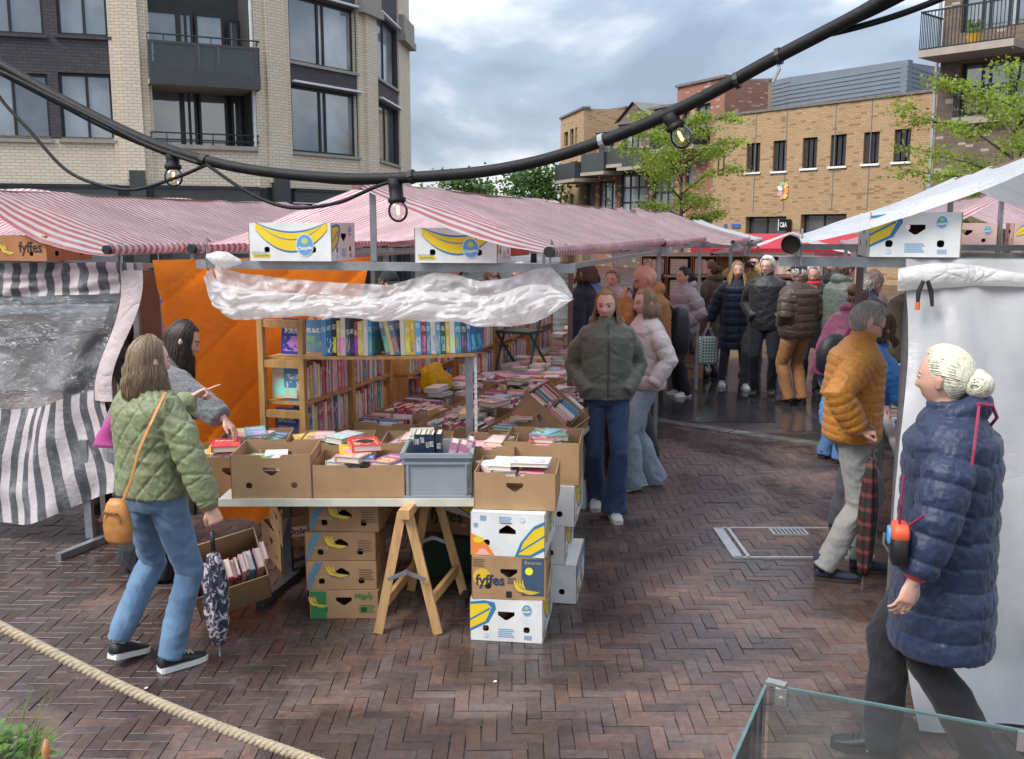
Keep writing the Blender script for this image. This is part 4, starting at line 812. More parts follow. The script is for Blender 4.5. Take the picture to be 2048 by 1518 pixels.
PAL = [(.55, .08, .07), (.62, .3, .3), (.7, .62, .6), (.08, .14, .3), (.06, .07, .09), (.1, .25, .4), (.7, .45, .1), (.12, .3, .16), (.4, .12, .25), (.66, .64, .6), (.25, .18, .14), (.75, .7, .3), (.5, .5, .52), (.3, .08, .1), (.7, .3, .35), (.15, .4, .5), (.72, .5, .48), (.74, .72, .68), (.7, .66, .62), (.68, .4, .42), (.6, .16, .18), (.72, .68, .66)]  # extra pink and pale covers put the canopy's pink glow into the colour
bk = random.Random(7)
def BM(loc, rz, tilt=0, roll=0): return Matrix.Translation(loc) @ Matrix.Rotation(rz, 4, 'Z') @ Matrix.Rotation(tilt, 4, 'X') @ Matrix.Rotation(roll, 4, 'Y')
# book unit: x width (0..w from spine), y height, z thickness (flat on its back)
def flat_book(loc, rz, w=None, h=None, t=None, col=None, label=None, group='books lying on the stall tables'): book(BM(loc, rz, bk.gauss(0, .02), bk.gauss(0, .02)), (w or bk.uniform(.12, .155), h or bk.uniform(.19, .235), t or bk.uniform(.015, .04)), col or bk.choice(PAL), label, group)
def row_books(o, dirv, length, up, outv, group, hr=(.18, .24), wr=(.12, .16), tr=(.015, .04), lean=.0, label=None, cols=None):
    """upright books side by side: spines face outv"""
    x = 0; dirv = Vector(dirv).normalized(); outv = Vector(outv).normalized(); up = Vector(up).normalized()
    while x < length:
        t = bk.uniform(*tr); h = bk.uniform(*hr); w = bk.uniform(*wr)
        if x + t > length: break
        ln = lean + bk.gauss(0, .02); u2 = (up * math.cos(ln) + dirv * math.sin(ln)).normalized(); d2 = u2.cross(-outv).normalized(); d2 = d2 if d2.dot(dirv) > 0 else -d2
        # local x = -outv (into shelf), y = up, z = thickness
        xa = -outv; ya = u2; za = xa.cross(ya)
        org = o + dirv * (x if za.dot(dirv) > 0 else x + t) + outv * bk.uniform(-.012, .004)
        Mx = Matrix((xa, ya, za)).transposed().to_4x4(); Mx.translation = org; book(Mx, (w, h, t), (cols and bk.choice(cols)) or bk.choice(PAL), label, group); x += t + .0015
def fill_box(b, mode='up', n=None, z=None, group='books packed in the cartons'):
    Mw = b.r.matrix_basis.copy(); w, d, h = b.w - .03, b.d - .03, b.h; b.r.matrix_world
    def toW(p): return Mw @ p
    R3 = Mw.to_3x3()
    if mode == 'up':
        for y0 in ([-d / 2 + .03] if d < .3 else [-d / 2 + .02, .0 + .02]):
            row_books(toW(V(-w / 2, y0 + .02, .012)), R3 @ V(1, 0, 0), w, R3 @ V(0, 0, 1), R3 @ V(0, -1, 0), group, (h * .80, h * 1.12), (.11, d * .46), lean=bk.uniform(-.1, .25))
    elif mode == 'side':                              # fore-edges up, running front to back
        x = -w / 2
        while x < w / 2 - .14:
            row_books(toW(V(x, -d / 2 + .01, .012)), R3 @ V(0, 1, 0), d, R3 @ V(0, 0, 1), R3 @ V(-1, 0, 0), group, (h * .78, h * 1.02), (.12, .15), lean=bk.uniform(-.05, .3)); x += .17
    else:
        for k in range(n or 7):
            zz = (z or h * .55) + (k // 3) * .026; q = toW(V(bk.uniform(-w / 2 + .02, w / 2 - .17), bk.uniform(-d / 2 + .02, d / 2 - .22), zz)); flat_book(q, b.r.rotation_euler.z + bk.gauss(0, .25), group=group)
tops = M('table_board', (.45, .43, .38), .6, .15, 5)
# ---- front table with trestle
tb = empty('folding_table', (-.9, 5.6, 0), 0, 'long market table carrying the front row of cartons', 'table'); iv = V(.9, -5.6, 0)
m = MB(); m.b2((-1.62 + .9, 5.22 - 5.6, .69), (-.20 + .9, 6.08 - 5.6, .718)); m.build('table_top', tops, tb)
m = MB(); m.b2((-1.62 + .9, 5.205 - 5.6, .680), (-.20 + .9, 5.219 - 5.6, .722)); m.build('table_edge', M('cream_edging', (.6, .58, .48), .5), tb)
for x in (-1.42, -.24):
    m = MB(); m.bar(V(x, 5.95, .03) + iv, V(x, 5.95, .69) + iv, .05, .05); m.build('leg', dark_steel, tb); m = MB(); m.bar(V(x - .06, 5.45, .02) + iv, V(x + .12, 6.3, .02) + iv, .05, .045); m.build('foot', dark_steel, tb)
ts = empty('trestle', (-.55, 5.38, 0), 0, 'folding pale wooden trestle under the front table', 'trestle'); iv = V(.55, -5.38, 0)
def leg(a, b): m = MB(); m.bar(a + iv, b + iv, .05, .034, 0, V(0, 1, 0)); m.build('leg', wood, ts)
leg(V(-.735, 5.08, 0), V(-.60, 5.13, .665)); leg(V(-.405, 5.07, 0), V(-.565, 5.13, .665)); leg(V(-.62, 5.72, 0), V(-.50, 5.70, .665)); leg(V(-.285, 5.62, 0), V(-.465, 5.68, .665))
m = MB(); m.bar(V(-.583, 5.07, .672) + iv, V(-.485, 5.75, .672) + iv, .06, .05); m.build('beam', wood, ts)
for a, b in ((V(-.69, 5.11, .17), V(-.59, 5.70, .17)), (V(-.45, 5.10, .17), V(-.33, 5.63, .17))): m = MB(); m.bar(a + iv, b + iv, .025, .055); m.build('stretcher', wood, ts)
for y, dx in ((5.055, 0), (5.66, .10)):
    m = MB(); m.bar(V(-.672 + dx, y, .315) + iv, V(-.575 + dx, y - .012, .36) + iv, .012, .02); m.bar(V(-.575 + dx, y - .012, .36) + iv, V(-.47 + dx, y, .315) + iv, .012, .02); m.tube([V(-.575 + dx, y - .03, .36) + iv, V(-.575 + dx, y + .0, .36) + iv], .012, 10); m.build('brace', steel, ts)
# ---- front row of cartons
TZ = .722
b1 = Box('tall plain brown carton with three punched holes, left on the front table', (-1.335, 5.42, TZ), R(3), .44, .40, .245, kraft, 'h2', rag=1)
for f in ('front',):
    pass
fill_box(b1, 'flat', 6, .14, 'books in the tall plain front carton')
b2 = Box('low brown carton overflowing with books beneath the red book', (-.85, 5.42, TZ), R(1), .51, .38, .185, kraft, None, rag=1); fill_box(b2, 'flat', 9, .14, 'books in the low overflowing front carton')
Mb = V(-.86, 5.42, TZ)
flat_book(Mb + V(-.10, -.10, .195), R(12), .17, .24, .03, (.72, .42, .03), 'yellow book under the red one in the low brown carton', None)
flat_book(Mb + V(-.04, -.06, .228), R(16), .17, .235, .036, (.62, .05, .03), 'red hardback with dark oval emblem lying on the front cartons', None)
flat_book(Mb + V(.10, -.12, .155), R(-14), .16, .22, .02, (.66, .68, .72), 'pale book slanting beside the red hardback', None)
REDBOOK = len(BOOKS) - 2
# grey plastic crate
cr_ = empty('plastic_crate', (-.415, 5.42, TZ), R(0), 'grey plastic crate of dark hardbacks on the front table', 'crate'); greyp = M('grey_crate_plastic', (.26, .29, .32), .45, .1, 4, .05)
m = MB(); w_, d_, h_ = .365, .36, .25
for f, L0 in (('front', w_), ('back', w_), ('left', d_), ('right', d_)):
    o, ux = face_fr(w_, d_, h_, f); m.ext([(.012, 0), (L0 - .012, 0), (L0, h_), (0, h_)], [], o, ux, V(0, 0, 1), .006)
m.b2((-w_ / 2 + .02, -d_ / 2 + .02, .003), (w_ / 2 - .02, d_ / 2 - .02, .01)); m.build('crate_body', greyp, cr_)
for f, L0 in (('front', w_), ('back', w_), ('left', d_), ('right', d_)):
    o, ux = face_fr(w_, d_, h_, f); un = ux.cross(V(0, 0, 1)); m = MB(); c = o + ux * (L0 / 2)
    m.bar(o + V(0, 0, h_ - .012) - ux * .012 + un * .008, o + ux * (L0 + .012) + V(0, 0, h_ - .012) + un * .008, .022, .024); m.bar(o + V(0, 0, h_ - .055) + un * .005, o + ux * L0 + V(0, 0, h_ - .055) + un * .005, .012, .012)
    for k in (.06, .94): m.bar(o + ux * (L0 * k) + V(0, 0, .02) + un * .004, o + ux * (L0 * k) + V(0, 0, h_ - .06) + un * .004, .012, .010)
    m.build('crate_rim', greyp, cr_)
m = MB(); m.b2((-w_ / 2 - .006, -d_ / 2 - .006, -.002), (w_ / 2 + .006, d_ / 2 + .006, .012)); m.build('crate_base', greyp, cr_)
row_books(V(-.555, 5.36, TZ + .10), V(1, 0, 0), .17, V(0, 0, 1), V(0, -1, 0), 'navy hardback series in the grey crate', (.225, .23), (.15, .16), (.030, .031), label='navy and red spined hardback in the grey crate', cols=[(.02, .03, .06)])
row_books(V(-.39, 5.37, TZ + .09), V(1, 0, 0), .13, V(0, 0, 1), V(0, -1, 0), 'pale books beside the navy series in the grey crate', (.19, .23), (.14, .15), (.03, .05), lean=.25, cols=[(.6, .58, .5), (.45, .2, .3), (.7, .68, .62)])
fb = Box('brown carton with red and pink books left of the front table', (-1.68, 5.62, TZ - .05), R(20), .36, .40, .24, kraft2, 'h2', rag=1); fill_box(fb, 'flat', 6, .19, 'books in the leftmost front carton'); flat_book(V(-1.72, 5.44, TZ + .205), R(14), .16, .23, .035, (.62, .05, .09), 'red and white book topping the leftmost carton', None)
# second row behind
for i, (x, y, w_, d_, h_, rz, md, lb) in enumerate(((-1.60, 5.98, .42, .36, .20, 6, 'flat', 'brown carton behind the leftmost cartons near the orange tarpaulin'), (-1.08, 5.92, .44, .36, .20, 2, 'flat', 'brown carton directly behind the low overflowing one'), (-.58, 5.90, .42, .36, .20, 0, 'flat', 'brown carton behind the grey crate'), (-.12, 5.74, .30, .40, .22, -4, 'flat', 'brown carton between grey crate and rear right stack'))):
    b = Box(lb, (x, y, TZ), R(rz), w_, d_, h_, kraft, 'h2', rag=1); fill_box(b, md, 8, .14, 'books in the ' + ('first', 'second', 'third', 'rightmost')[i] + ' carton of the second row')
# ---- front right stack of four
RZ = R(-8); c0 = V(.005, 5.22, 0); fx = Matrix.Rotation(RZ, 3, 'Z')
s1 = Box('white banana box at the bottom of the front right stack', c0, RZ, .395, .52, .235, whitec, 'h2', lid=True); chiq_end(s1, 'front', .395, .235); chiq_long(s1, 'right', .52, .235)
s2 = Box('brown banana box with big dark lettering, second in the front right stack', c0 + V(.0, -.005, .237), R(-5), .40, .50, .235, kraft, 'h2', lid=True); fyffes_front(s2, 'front', .40, .235); s2.text('right', 'fyffes', .2, .10, .09, p_navy, 3, 0, .002); s2.decal('right', oval(.12, .14, .05, .05), M('print_gold', (.7, .45, .05)), 1, 'printed_sun'); s2.decal('right', [(.36, .02), (.47, .02), (.47, .22), (.36, .22)], p_navy, 1, 'printed_panel')
s3 = Box('white banana box with orange haired print, third in the front right stack', c0 + V(.01, .0, .474), R(-9), .40, .50, .235, whitec, 'up', lid=True); s3.banana('right', .03, .10, .46, .15, .02, .10); s3.logo('right', .24, .13, .045, 5)
s3.decal('front', [(.24, .002), (.33, .002), (.398, .04), (.398, .20), (.34, .17), (.27, .08)], p_blue, 1, 'printed_outline'); s3.decal('front', [(.26, .012), (.32, .012), (.397, .06), (.397, .18), (.34, .15), (.285, .08)], p_yel, 2, 'printed_banana'); s3.decal('front', [(.26, .02), (.397, .115), (.397, .125), (.26, .03)], p_blue, 3, 'printed_ridge')
s3.decal('front', [(.003, .003), (.13, .003), (.10, .05), (.05, .10), (.003, .12)], p_ora, 1, 'printed_patch'); s3.decal('front', [(.03, .003), (.105, .003), (.08, .035), (.05, .035)], M('print_pink', (.75, .42, .38)), 2, 'printed_patch'); s3.decal('front', oval(.045, .085, .03, .018), p_yel, 3, 'printed_patch'); s3.circ('front', .28, .20, .014, 'L'); s3.barcode('front', .07, .205, .035, .03); s3.barcode('front', .03, .165, .025, .025); s3.codes('front', .19, .20, .07, .04); s3.decal('front', [(.165, .178), (.225, .178), (.225, .184), (.165, .184)], p_red, 1, 'printed_label')
s4 = Box('open brown carton of books topping the front right stack', c0 + V(.03, .01, .712), R(-6), .44, .40, .20, kraft, 'h', rag=1); fill_box(s4, 'flat', 8, .14, 'books topping the front right stack'); flat_book(c0 + V(-.02, -.10, .712 + .215), R(-8), .21, .21, .02, (.72, .70, .68), 'white picture book with red figures on the front right stack', None)
# rear right stack
c1 = c0 + V(.20, .56, 0)
r1 = Box('white and blue banana box at the foot of the rear right stack', c1 + V(.02, 0, 0), R(-9), .40, .52, .235, whitec, 'h2', lid=True)
r1.decal('right', [(.0, .15), (.52, .15), (.52, .233), (0, .233)], p_cyan, 1, 'printed_band'); r1.text('right', 'BANANAS', .22, .19, .06, p_whi, 2, 0, .001); bunch(r1, 'right', .12, .05, .11); bunch(r1, 'right', .32, .06, .11)
r2 = Box('white banana box second in the rear right stack', c1 + V(-.05, 0, .237), R(-9), .40, .50, .235, whitec, 'h2', lid=True); chiq_long(r2, 'right', .50, .235)
r3 = Box('white banana box third in the rear right stack', c1 + V(.0, 0, .474), R(-9), .41, .52, .24, whitec, 'h2', lid=True); chiq_long(r3, 'right', .52, .24)
r4 = Box('open brown carton of picture books topping the rear right stack', c1 + V(-.01, -.02, .716), R(-7), .45, .44, .25, kraft, None, rag=1); fill_box(r4, 'flat', 6, .20, 'picture books topping the rear right stack'); r4.text('right', 'O.I. EU BOX', .14, .125, .055, M('print_brown', (.15, .09, .04)), 2, PI / 2); flat_book(c1 + V(-.10, -.06, .716 + .235), R(-10), .20, .24, .02, (.35, .25, .24), 'dark picture book with a face in the rear right carton', None)
# under-table stack of four
lab = ['brown and green banana box at the bottom under the table', 'brown banana box with blue edge, second under the table', 'brown banana box with yellow bunch, third under the table', 'brown banana box topmost under the table']
for k in range(4):
    b = Box(lab[k], V(-.975 + (.02, 0, .0, .04)[k], 5.53 + .01 * k, .168 * k), R((0, 2, 1, -3)[k]), .40, .50, .165, (kraft, kraft, kraft2, kraft2)[k], 'up' if k else 'h2', lid=True)
    if k == 0: b.decal('front', [(.01, .002), (.10, .002), (.10, .16), (.01, .16)], p_green, 1, 'printed_panel'); bunch(b, 'front', .05, .09, .08); b.text('front', 'fyffes', .31, .13, .05, p_green, 2, PI, .001); b.codes('front', .33, .06, .09, .05, p_green)
    else: b.decal('front', [(.004, .01), (.02, .005), (.06, .09), (.10, .163), (.055, .163), (.02, .1)], M('print_dusty_blue', (.10, .20, .27)), 1, 'printed_curve'); bunch(b, 'front', .17, .10, .09); b.text('front', 'Bananas', .09, .075, .026, M('print_tan', (.5, .4, .2)), 2, PI); b.codes('front', .34, .09, .08, .07, M('print_brown', (.15, .09, .04)))
# other cartons under and beside the table
dl = Box('red printed brown banana box under the table by the orange tarpaulin', (-1.42, 6.35, .0), R(28), .42, .50, .22, kraft2, 'h2'); dl.text('front', 'Dole', .20, .15, .08, p_red, 2, 0, .002); dl.decal('front', crescent(.03, .03, .39, .03, .05, .03), p_navy, 1, 'printed_curve')
dl2 = Box('tilted open banana box with red lettering above the other', (-1.36, 6.22, .22), R(24), .40, .46, .20, kraft, 'h2', tilt=(R(6), 0)); dl2.text('front', 'PREMIUM', .27, .13, .04, p_red, 2, 0, .001); dl2.text('front', 'BANANAS', .27, .08, .04, p_red, 2, 0, .001); dl2.text('front', 'Dole', .09, .10, .06, p_red, 2, 0, .002); dl2.decal('front', rrect(.09, .10, .13, .07), p_whi, 1, 'printed_oval')
gc = Box('dark green folding crate behind the trestle', (-.40, 6.15, .0), R(8), .52, .36, .24, M('green_crate', (.012, .045, .02), .5, .2, 6), None, name='green_crate')
wf = Box('dark brown carton with faded lettering behind the trestle', (-.36, 6.12, .26), R(-20), .46, .4, .22, kraft2, 'h2', tilt=(R(-10), 0)); wf.text('front', 'fyffes', .24, .11, .11, p_blk, 2, 0, .002)
wc = Box('tilted white banana box behind the trestle', (-.32, 6.02, .50), R(-12), .42, .4, .20, whitec, 'h2', lid=True, tilt=(R(12), R(14))); wc.banana('front', .05, .18, .40, .02, .01, .08)
# tilted box of books beside the woman with the handbag
tlb = Box('tilted brown carton of books standing beside the umbrella', (-1.62, 5.36, .17), R(18), .40, .30, .34, kraft, None, tilt=(R(0), R(-33)))
tlb.r.rotation_euler = (R(48), R(-12), R(22)); tlb.logo('left', .18, .22, .07, 1); BMx = tlb.r.matrix_basis.copy()
fill_box(tlb, 'up', group='books in the tilted carton beside the umbrella')
# leaning trestle leg behind the woman
m = MB(); m.bar(V(-2.03, 5.75, 0), V(-2.00, 5.8, .72), .05, .03); tag(m.build('wooden_prop', wood), 'pale wooden trestle leg half hidden behind the blue jeans', 'trestle')
# ---- bookcase on the table (market frame of the nearest stall)
def tableM(label, a0, a1, b0, b1, z=.70, mat=None):
    r = empty('book_table', FM((a0 + a1) / 2, (b0 + b1) / 2), -ANG, label, 'table'); m = MB(); w_, d_ = a1 - a0, b1 - b0; m.b2((-w_ / 2, -d_ / 2, z - .03), (w_ / 2, d_ / 2, z)); m.build('table_top', mat or tops, r)
    for sx in (-1, 1):
        for sy in (-1, 1): m = MB(); m.bar(V(sx * (w_ / 2 - .08), sy * (d_ / 2 - .1), 0), V(sx * (w_ / 2 - .08), sy * (d_ / 2 - .1), z - .03), .04, .04); m.build('leg', dark_steel, r)
    return r
tableM('book table under the wooden bookcase', .05, .52, .40, 3.2); tableM('wide book table behind the bookcase filled with cartons', .56, 2.05, .78, 3.25); tableM('long book table covered in flat books', .50, 1.98, 3.3, 7.1)
bc = empty('bookcase', FM(.25, 1.15, .70), -ANG, 'pale wooden open ended bookcase on the table, full of books', 'bookcase')
bw, bd, bh = .30, 1.42, .90
for y in (-bd / 2, 0.02, bd / 2):
    for x in (-bw / 2, bw / 2): m = MB(); m.b2((x - .02, y - .022, 0), (x + .02, y + .022, bh)); m.build('upright', wood2, bc)
for y in (-bd / 2, bd / 2):
    for z in (.26, .60, bh - .03): m = MB(); m.b2((-bw / 2 + .021, y - .015, z - .025), (bw / 2 - .021, y + .015, z + .025)); m.build('end_rail', wood2, bc)
for z in (.04, .33, .63): m = MB(); m.b2((-bw / 2 + .01, -bd / 2 + .024, z - .01), (bw / 2 + .012, bd / 2 - .024, z + .01)); m.build('shelf', wood2, bc)
for z, hr in ((.052, (.2, .27)), (.342, (.2, .27))):
    row_books(FM(.25, 1.15, .70 + z) + DN * (.135) + DD * (-bd / 2 + .05), DD, bd - .1, V(0, 0, 1), DN, 'books standing in the bookcase', hr, (.13, .18), (.014, .038))
row_books(FM(.25, 1.15, .70 + .642) + DN * .135 + DD * (-bd / 2 + .35), DD, bd - .5, V(0, 0, 1), DN, 'books standing in the bookcase', (.18, .23), (.13, .16), (.014, .035))
o_ = FM(.14, .46, .745); book(Matrix((DN, V(0, 0, 1), -DD)).transposed().to_4x4() if False else Matrix.Translation(FM(.16, .49, .75)) @ Matrix.Rotation(-ANG, 4, 'Z') @ Matrix.Rotation(R(86), 4, 'X'), (.17, .24, .02), (.03, .06, .2), 'dark blue book facing out at the foot of the bookcase end', None)
book(Matrix.Translation(FM(.14, .50, 1.06)) @ Matrix.Rotation(-ANG, 4, 'Z') @ Matrix.Rotation(R(84), 4, 'X'), (.19, .25, .02), (.6, .52, .36), 'cream covered book facing out through the bookcase end', None)
book(Matrix.Translation(FM(.22, .50, 1.36)) @ Matrix.Rotation(-ANG, 4, 'Z') @ Matrix.Rotation(R(82), 4, 'X'), (.17, .24, .02), (.02, .05, .28), 'deep blue book at the top of the bookcase end', None)
# plank with a row of bright books
pk = empty('book_plank', (0, 0, 0), 0, 'slightly bowed wooden plank carrying the row of bright spines', 'shelf')
pa, pb = P(598, 712, 6.28), P(950, 706, 5.98); m = MB()
dv = (pb - pa); dv.z = 0; dv.normalize(); back = V(-dv.y, dv.x, 0)
def plk(t): return lerp(pa, pb, t) + V(0, 0, -.012 * math.sin(PI * t))
for k in range(12): q0, q1 = plk(k / 12), plk((k + 1) / 12); m.poly([q0, q1, q1 + back * .22, q0 + back * .22]); m.poly([q0 - V(0, 0, .02), q0 - V(0, 0, .02) + back * .22, q1 - V(0, 0, .02) + back * .22, q1 - V(0, 0, .02)]); m.poly([q0 - V(0, 0, .02), q1 - V(0, 0, .02), q1, q0])
m.build('plank', wood2, pk)
BR = [(.02, .02, .025), (.62, .60, .55), (.05, .09, .1), (.2, .5, .1), (.06, .3, .5), (.03, .12, .3), (.12, .4, .65), (.55, .08, .04), (.7, .45, .05), (.05, .12, .06), (.3, .05, .14), (.65, .6, .5), (.1, .35, .6), (.7, .2, .12), (.05, .2, .42), (.6, .5, .12), (.66, .68, .7)]
span = (pb - pa).length
def plank_row(t0, t1, lean, cols):
    x = t0 * span
    while x < t1 * span:
        t = bk.uniform(.022, .04); h = bk.uniform(.215, .245); c = bk.choice(cols); o = plk(x / span) + back * .02 + V(0, 0, .004); u2 = (V(0, 0, 1) * math.cos(lean) - dv * math.sin(lean)); xa = back; ya = u2; za = xa.cross(ya); org = o + dv * (0 if za.dot(dv) > 0 else t); Mx = Matrix((xa, ya, za)).transposed().to_4x4(); Mx.translation = org; book(Mx, (.16, h, t), c, 'bright spined book standing in the row on the bowed plank', 'bright books on the plank'); x += t + .002
plank_row(.13, .41, 0.0, BR); plank_row(.50, .57, .22, [(.65, .45, .06), (.12, .2, .3), (.6, .5, .2)]); plank_row(.585, .985, .03, BR)
cbx = MB(); q0, q1 = plk(.115), plk(.995); cbx.bar(q0 + back * .20 + V(0, 0, .13), q1 + back * .20 + V(0, 0, .13), .012, .26); o = cbx.build('plank_back_carton', kraft2, pk)
m = MB(); m.bar(P(938, 705, 6.06), P(940, 920, 6.06), .045, .045); tag(m.build('upright_pole', steel), 'galvanised upright pole in front of the book tables', 'pole')
m = MB()
for k in range(18): z = lerp(1.45, .85, k / 18); m.box(P(951, 700, 6.02) * 0 + V(P(951, 700, 6.02).x, 6.03, z), (.018, .004, .024))
m.bar(V(P(951, 700, 6.02).x, 6.035, 1.45), V(P(951, 700, 6.02).x, 6.035, .82), .012, .006, 0, V(0, 1, 0)); tag(m.build('chain_strip', white_paint), 'white slotted strip hanging beside the upright pole', 'strip')
# ---- cartons of books behind (three across)
for r_ in range(6):
    for c_ in range(3):
        a, b = .80 + c_ * .50, 1.02 + r_ * .40
        bx = Box('open brown carton in the ' + ('nearest', 'second', 'third', 'fourth', 'fifth', 'farthest')[r_] + ' row of cartons behind the bookcase', FM(a, b, .702), -ANG + R(bk.gauss(0, 2)), .47, .37, .15, (kraft, kraft2)[(r_ + c_) % 2], None, group='cartons in row %d behind the bookcase' % (r_ + 1), rag=1); fill_box(bx, 'up' if (r_ + c_) % 2 else 'side', group='books packed in the rear cartons')
        if bk.random() < .7:
            for k in range(bk.randint(1, 3)): flat_book(FM(a + bk.uniform(-.18, .02), b + bk.uniform(-.15, 0), .885 + .02 * k), -ANG + bk.gauss(0, .3), group='books lying on top of the rear cartons')
# tilted carton at the right edge
tc_ = Box('tilted brown carton of books propped at the right table edge', (.20, 6.72, .80), R(-20), .40, .36, .24, kraft, 'h2'); tc_.r.rotation_euler = (R(6), R(38), R(-22)); fill_box(tc_, 'side', group='books in the propped carton')
# flat spread of books on the long table, in leaning rows
for r_ in range(22):
    for c_ in range(9):
        a = .58 + c_ * .155 + bk.gauss(0, .012); b = 3.32 + r_ * .172 + bk.gauss(0, .012); st = bk.choice((1, 1, 2, 2, 3)); t = .0
        for k in range(st): th_ = bk.uniform(.016, .035); flat_book(FM(a, b, .702 + t), -ANG + bk.gauss(0, .08), .135, .20, th_, group='paperbacks spread over the long table'); t += th_ + .003
for k in range(6):
    a, b = .72 + (k % 2) * .2, 5.9 + k * .3
    for j in range(6): flat_book(FM(a, b, .74 + j * .035), -ANG + bk.gauss(0, .1), .15, .22, .034, (.6, .48, .36), group='tall stacks of books at the end of the long table')
for b in (3.4, 4.4, 5.4): row_books(FM(1.85, b, .76), DD, .8, V(0, 0, 1), DN, 'upright books along the right edge of the long table', (.17, .21), (.13, .15), (.02, .04))
sx_ = V(-.64, 7.95, .86); m = MB(); m.loft([[sx_ + V(.13 * k * math.cos(2 * PI * j / 22) * (1 + .45 * noise.noise((j * .9, z * 14, 1))) + .05 * noise.noise((z * 20, 1, 2)), .10 * k * math.sin(2 * PI * j / 22), z + .04 * noise.noise((j * .7, 3, z * 8))) for j in range(22)] for z, k in ((0, .9), (.06, 1.05), (.13, .95), (.19, .65), (.23, .3))]); tag(m.build('plastic_bag', tarp_mat('yellow_bag', (.85, .52, .01), .3, .3, .9), None, True), 'crumpled yellow plastic bag among the book cartons', 'plastic bag')
# shelving with upright books along the far left side of the long table
for k in range(4):
    b0 = 2.05 + k * 1.25; r = empty('crate_shelf', FM(.36, b0, 0), -ANG, ['nearest', 'second', 'third', 'farthest'][k] + ' crate shelf of books along the long table', 'shelf')
    for z in (.68, .98, 1.28): m = MB(); m.b2((-.12, 0, z), (.12, 1.15, z + .018)); m.build('board', wood2, r)
    for y in (.0, .56, 1.13): m = MB(); m.b2((-.12, y, 0), (.12, y + .018, 1.30)); m.build('divider', wood2, r)
    for z in (.70, 1.0): row_books(FM(.48, b0 + .03, z), DD, 1.08, V(0, 0, 1), DN, 'books on the crate shelves', (.17, .24), (.12, .16), (.016, .04))
# books and tables beyond, third stall and the right-hand row
for i, (fr, a0, a1, b0, b1, lb) in enumerate(((FM, .4, 1.9, 7.2, 11.5, 'book table under the third striped stall'), (FL, 1.3, 2.25, .6, 3.8, 'book table in the left edge stall'), (FR, .70, 1.5, .15, 3.8, 'book table under the white roof on the right'), (FR, .80, 1.7, 4.7, 8.4, 'book table under the striped roof on the right'))):
    r = empty('book_table', fr((a0 + a1) / 2, (b0 + b1) / 2), -ANG, lb, 'table'); m = MB(); w_, d_ = a1 - a0, b1 - b0; m.b2((-w_ / 2, -d_ / 2, .70), (w_ / 2, d_ / 2, .73)); m.build('table_top', tops, r)
    for sx in (-1, 1):
        for sy in (-1, 1): m = MB(); m.bar(V(sx * (w_ / 2 - .08), sy * (d_ / 2 - .1), 0), V(sx * (w_ / 2 - .08), sy * (d_ / 2 - .1), .70), .04, .04); m.build('leg', dark_steel, r)
    a = a0 + .05
    while a < a1 - .15:
        b = b0 + .05
        while b < b1 - .22:
            for k in range(bk.choice((1, 2, 3, 4))): flat_book(fr(a, b, .732 + .03 * k), -ANG + bk.gauss(0, .08), .14, .2, .028, group='books on the outlying stall tables')
            b += .23
        a += .165
# back wall of crates with books (far bookstall)
bx0 = PL(1310, 15.5)
for r_ in range(4):
    for c_ in range(7):
        q = bx0 + V(c_ * .40, -.03 * c_, .62 + r_ * .33); mt = bk.choice((kraft, kraft, kraft2, wood2)); 
        if r_ == 3: mt = [kraft, kraft, kraft2, black, black, kraft, kraft2][c_]
        b = Box('display crate in the ' + ('bottom', 'second', 'third', 'top')[r_] + ' row of the far back display', q, 0, .38, .30, .30, mt, None, group='crates in the ' + ('bottom', 'second', 'third', 'top')[r_] + ' row of the far back display', name='display_crate'); b.r.rotation_euler = (R(90), 0, 0); b.r.location = q + V(0, .15, 0)
        if not (r_ == 3 and c_ in (3, 4)):
            if bk.random() < .5: row_books(q + V(-.16, -.10, -.13), V(1, 0, 0), .33, V(0, 0, 1), V(0, -1, 0), 'books in the far back display', (.2, .26), (.12, .16), (.02, .05), cols=[(.6, .45, .32), (.62, .5, .38), (.5, .34, .24)])
            else:
                for j in range(7): flat_book(q + V(-.14, -.11, -.13 + j * .034), 0, .28, .16, .03, (.6, .46, .33), group='books in the far back display')
for k, (u, v, lb) in enumerate(((1375, 735, 'brown banana box on the slabs left of the patterned tote'), (1388, 690, 'tilted brown carton with blue mark behind the lilac puffer'), (1380, 705, 'brown banana box just above the lower one by the tote'))):
    q = G(1375, 757); b = Box(lb, q + V(.0 + .02 * k, .2, (.0, .50, .24)[k]), R((5, -15, 2)[k]), .42, .45, .23, kraft, 'h2', lid=k != 1, tilt=(R(38), R(18)) if k == 1 else None)
    if k == 1: b.decal('front', [(.18, .16), (.24, .16), (.21, .21)], p_blue, 1, 'printed_mark')
for k, (x, y, z, mt, lb) in enumerate(((.45, 7.75, 0, whitec, 'white banana box on the ground behind the walking girl'), (.45, 7.78, .237, whitec, 'second white box stacked behind the walking girl'), (.43, 7.75, .474, kraft2, 'brown and yellow banana box topping the stack behind the walking girl'))):
    b = Box(lb, (x, y, z), R(-14), .40, .5, .235, mt, 'h2', lid=True); (b.text('front', 'fyffes', .2, .08, .11, p_blk, 2, 0, .002) if k == 0 else b.banana('front', .04, .10, .36, .12, -.02, .08))
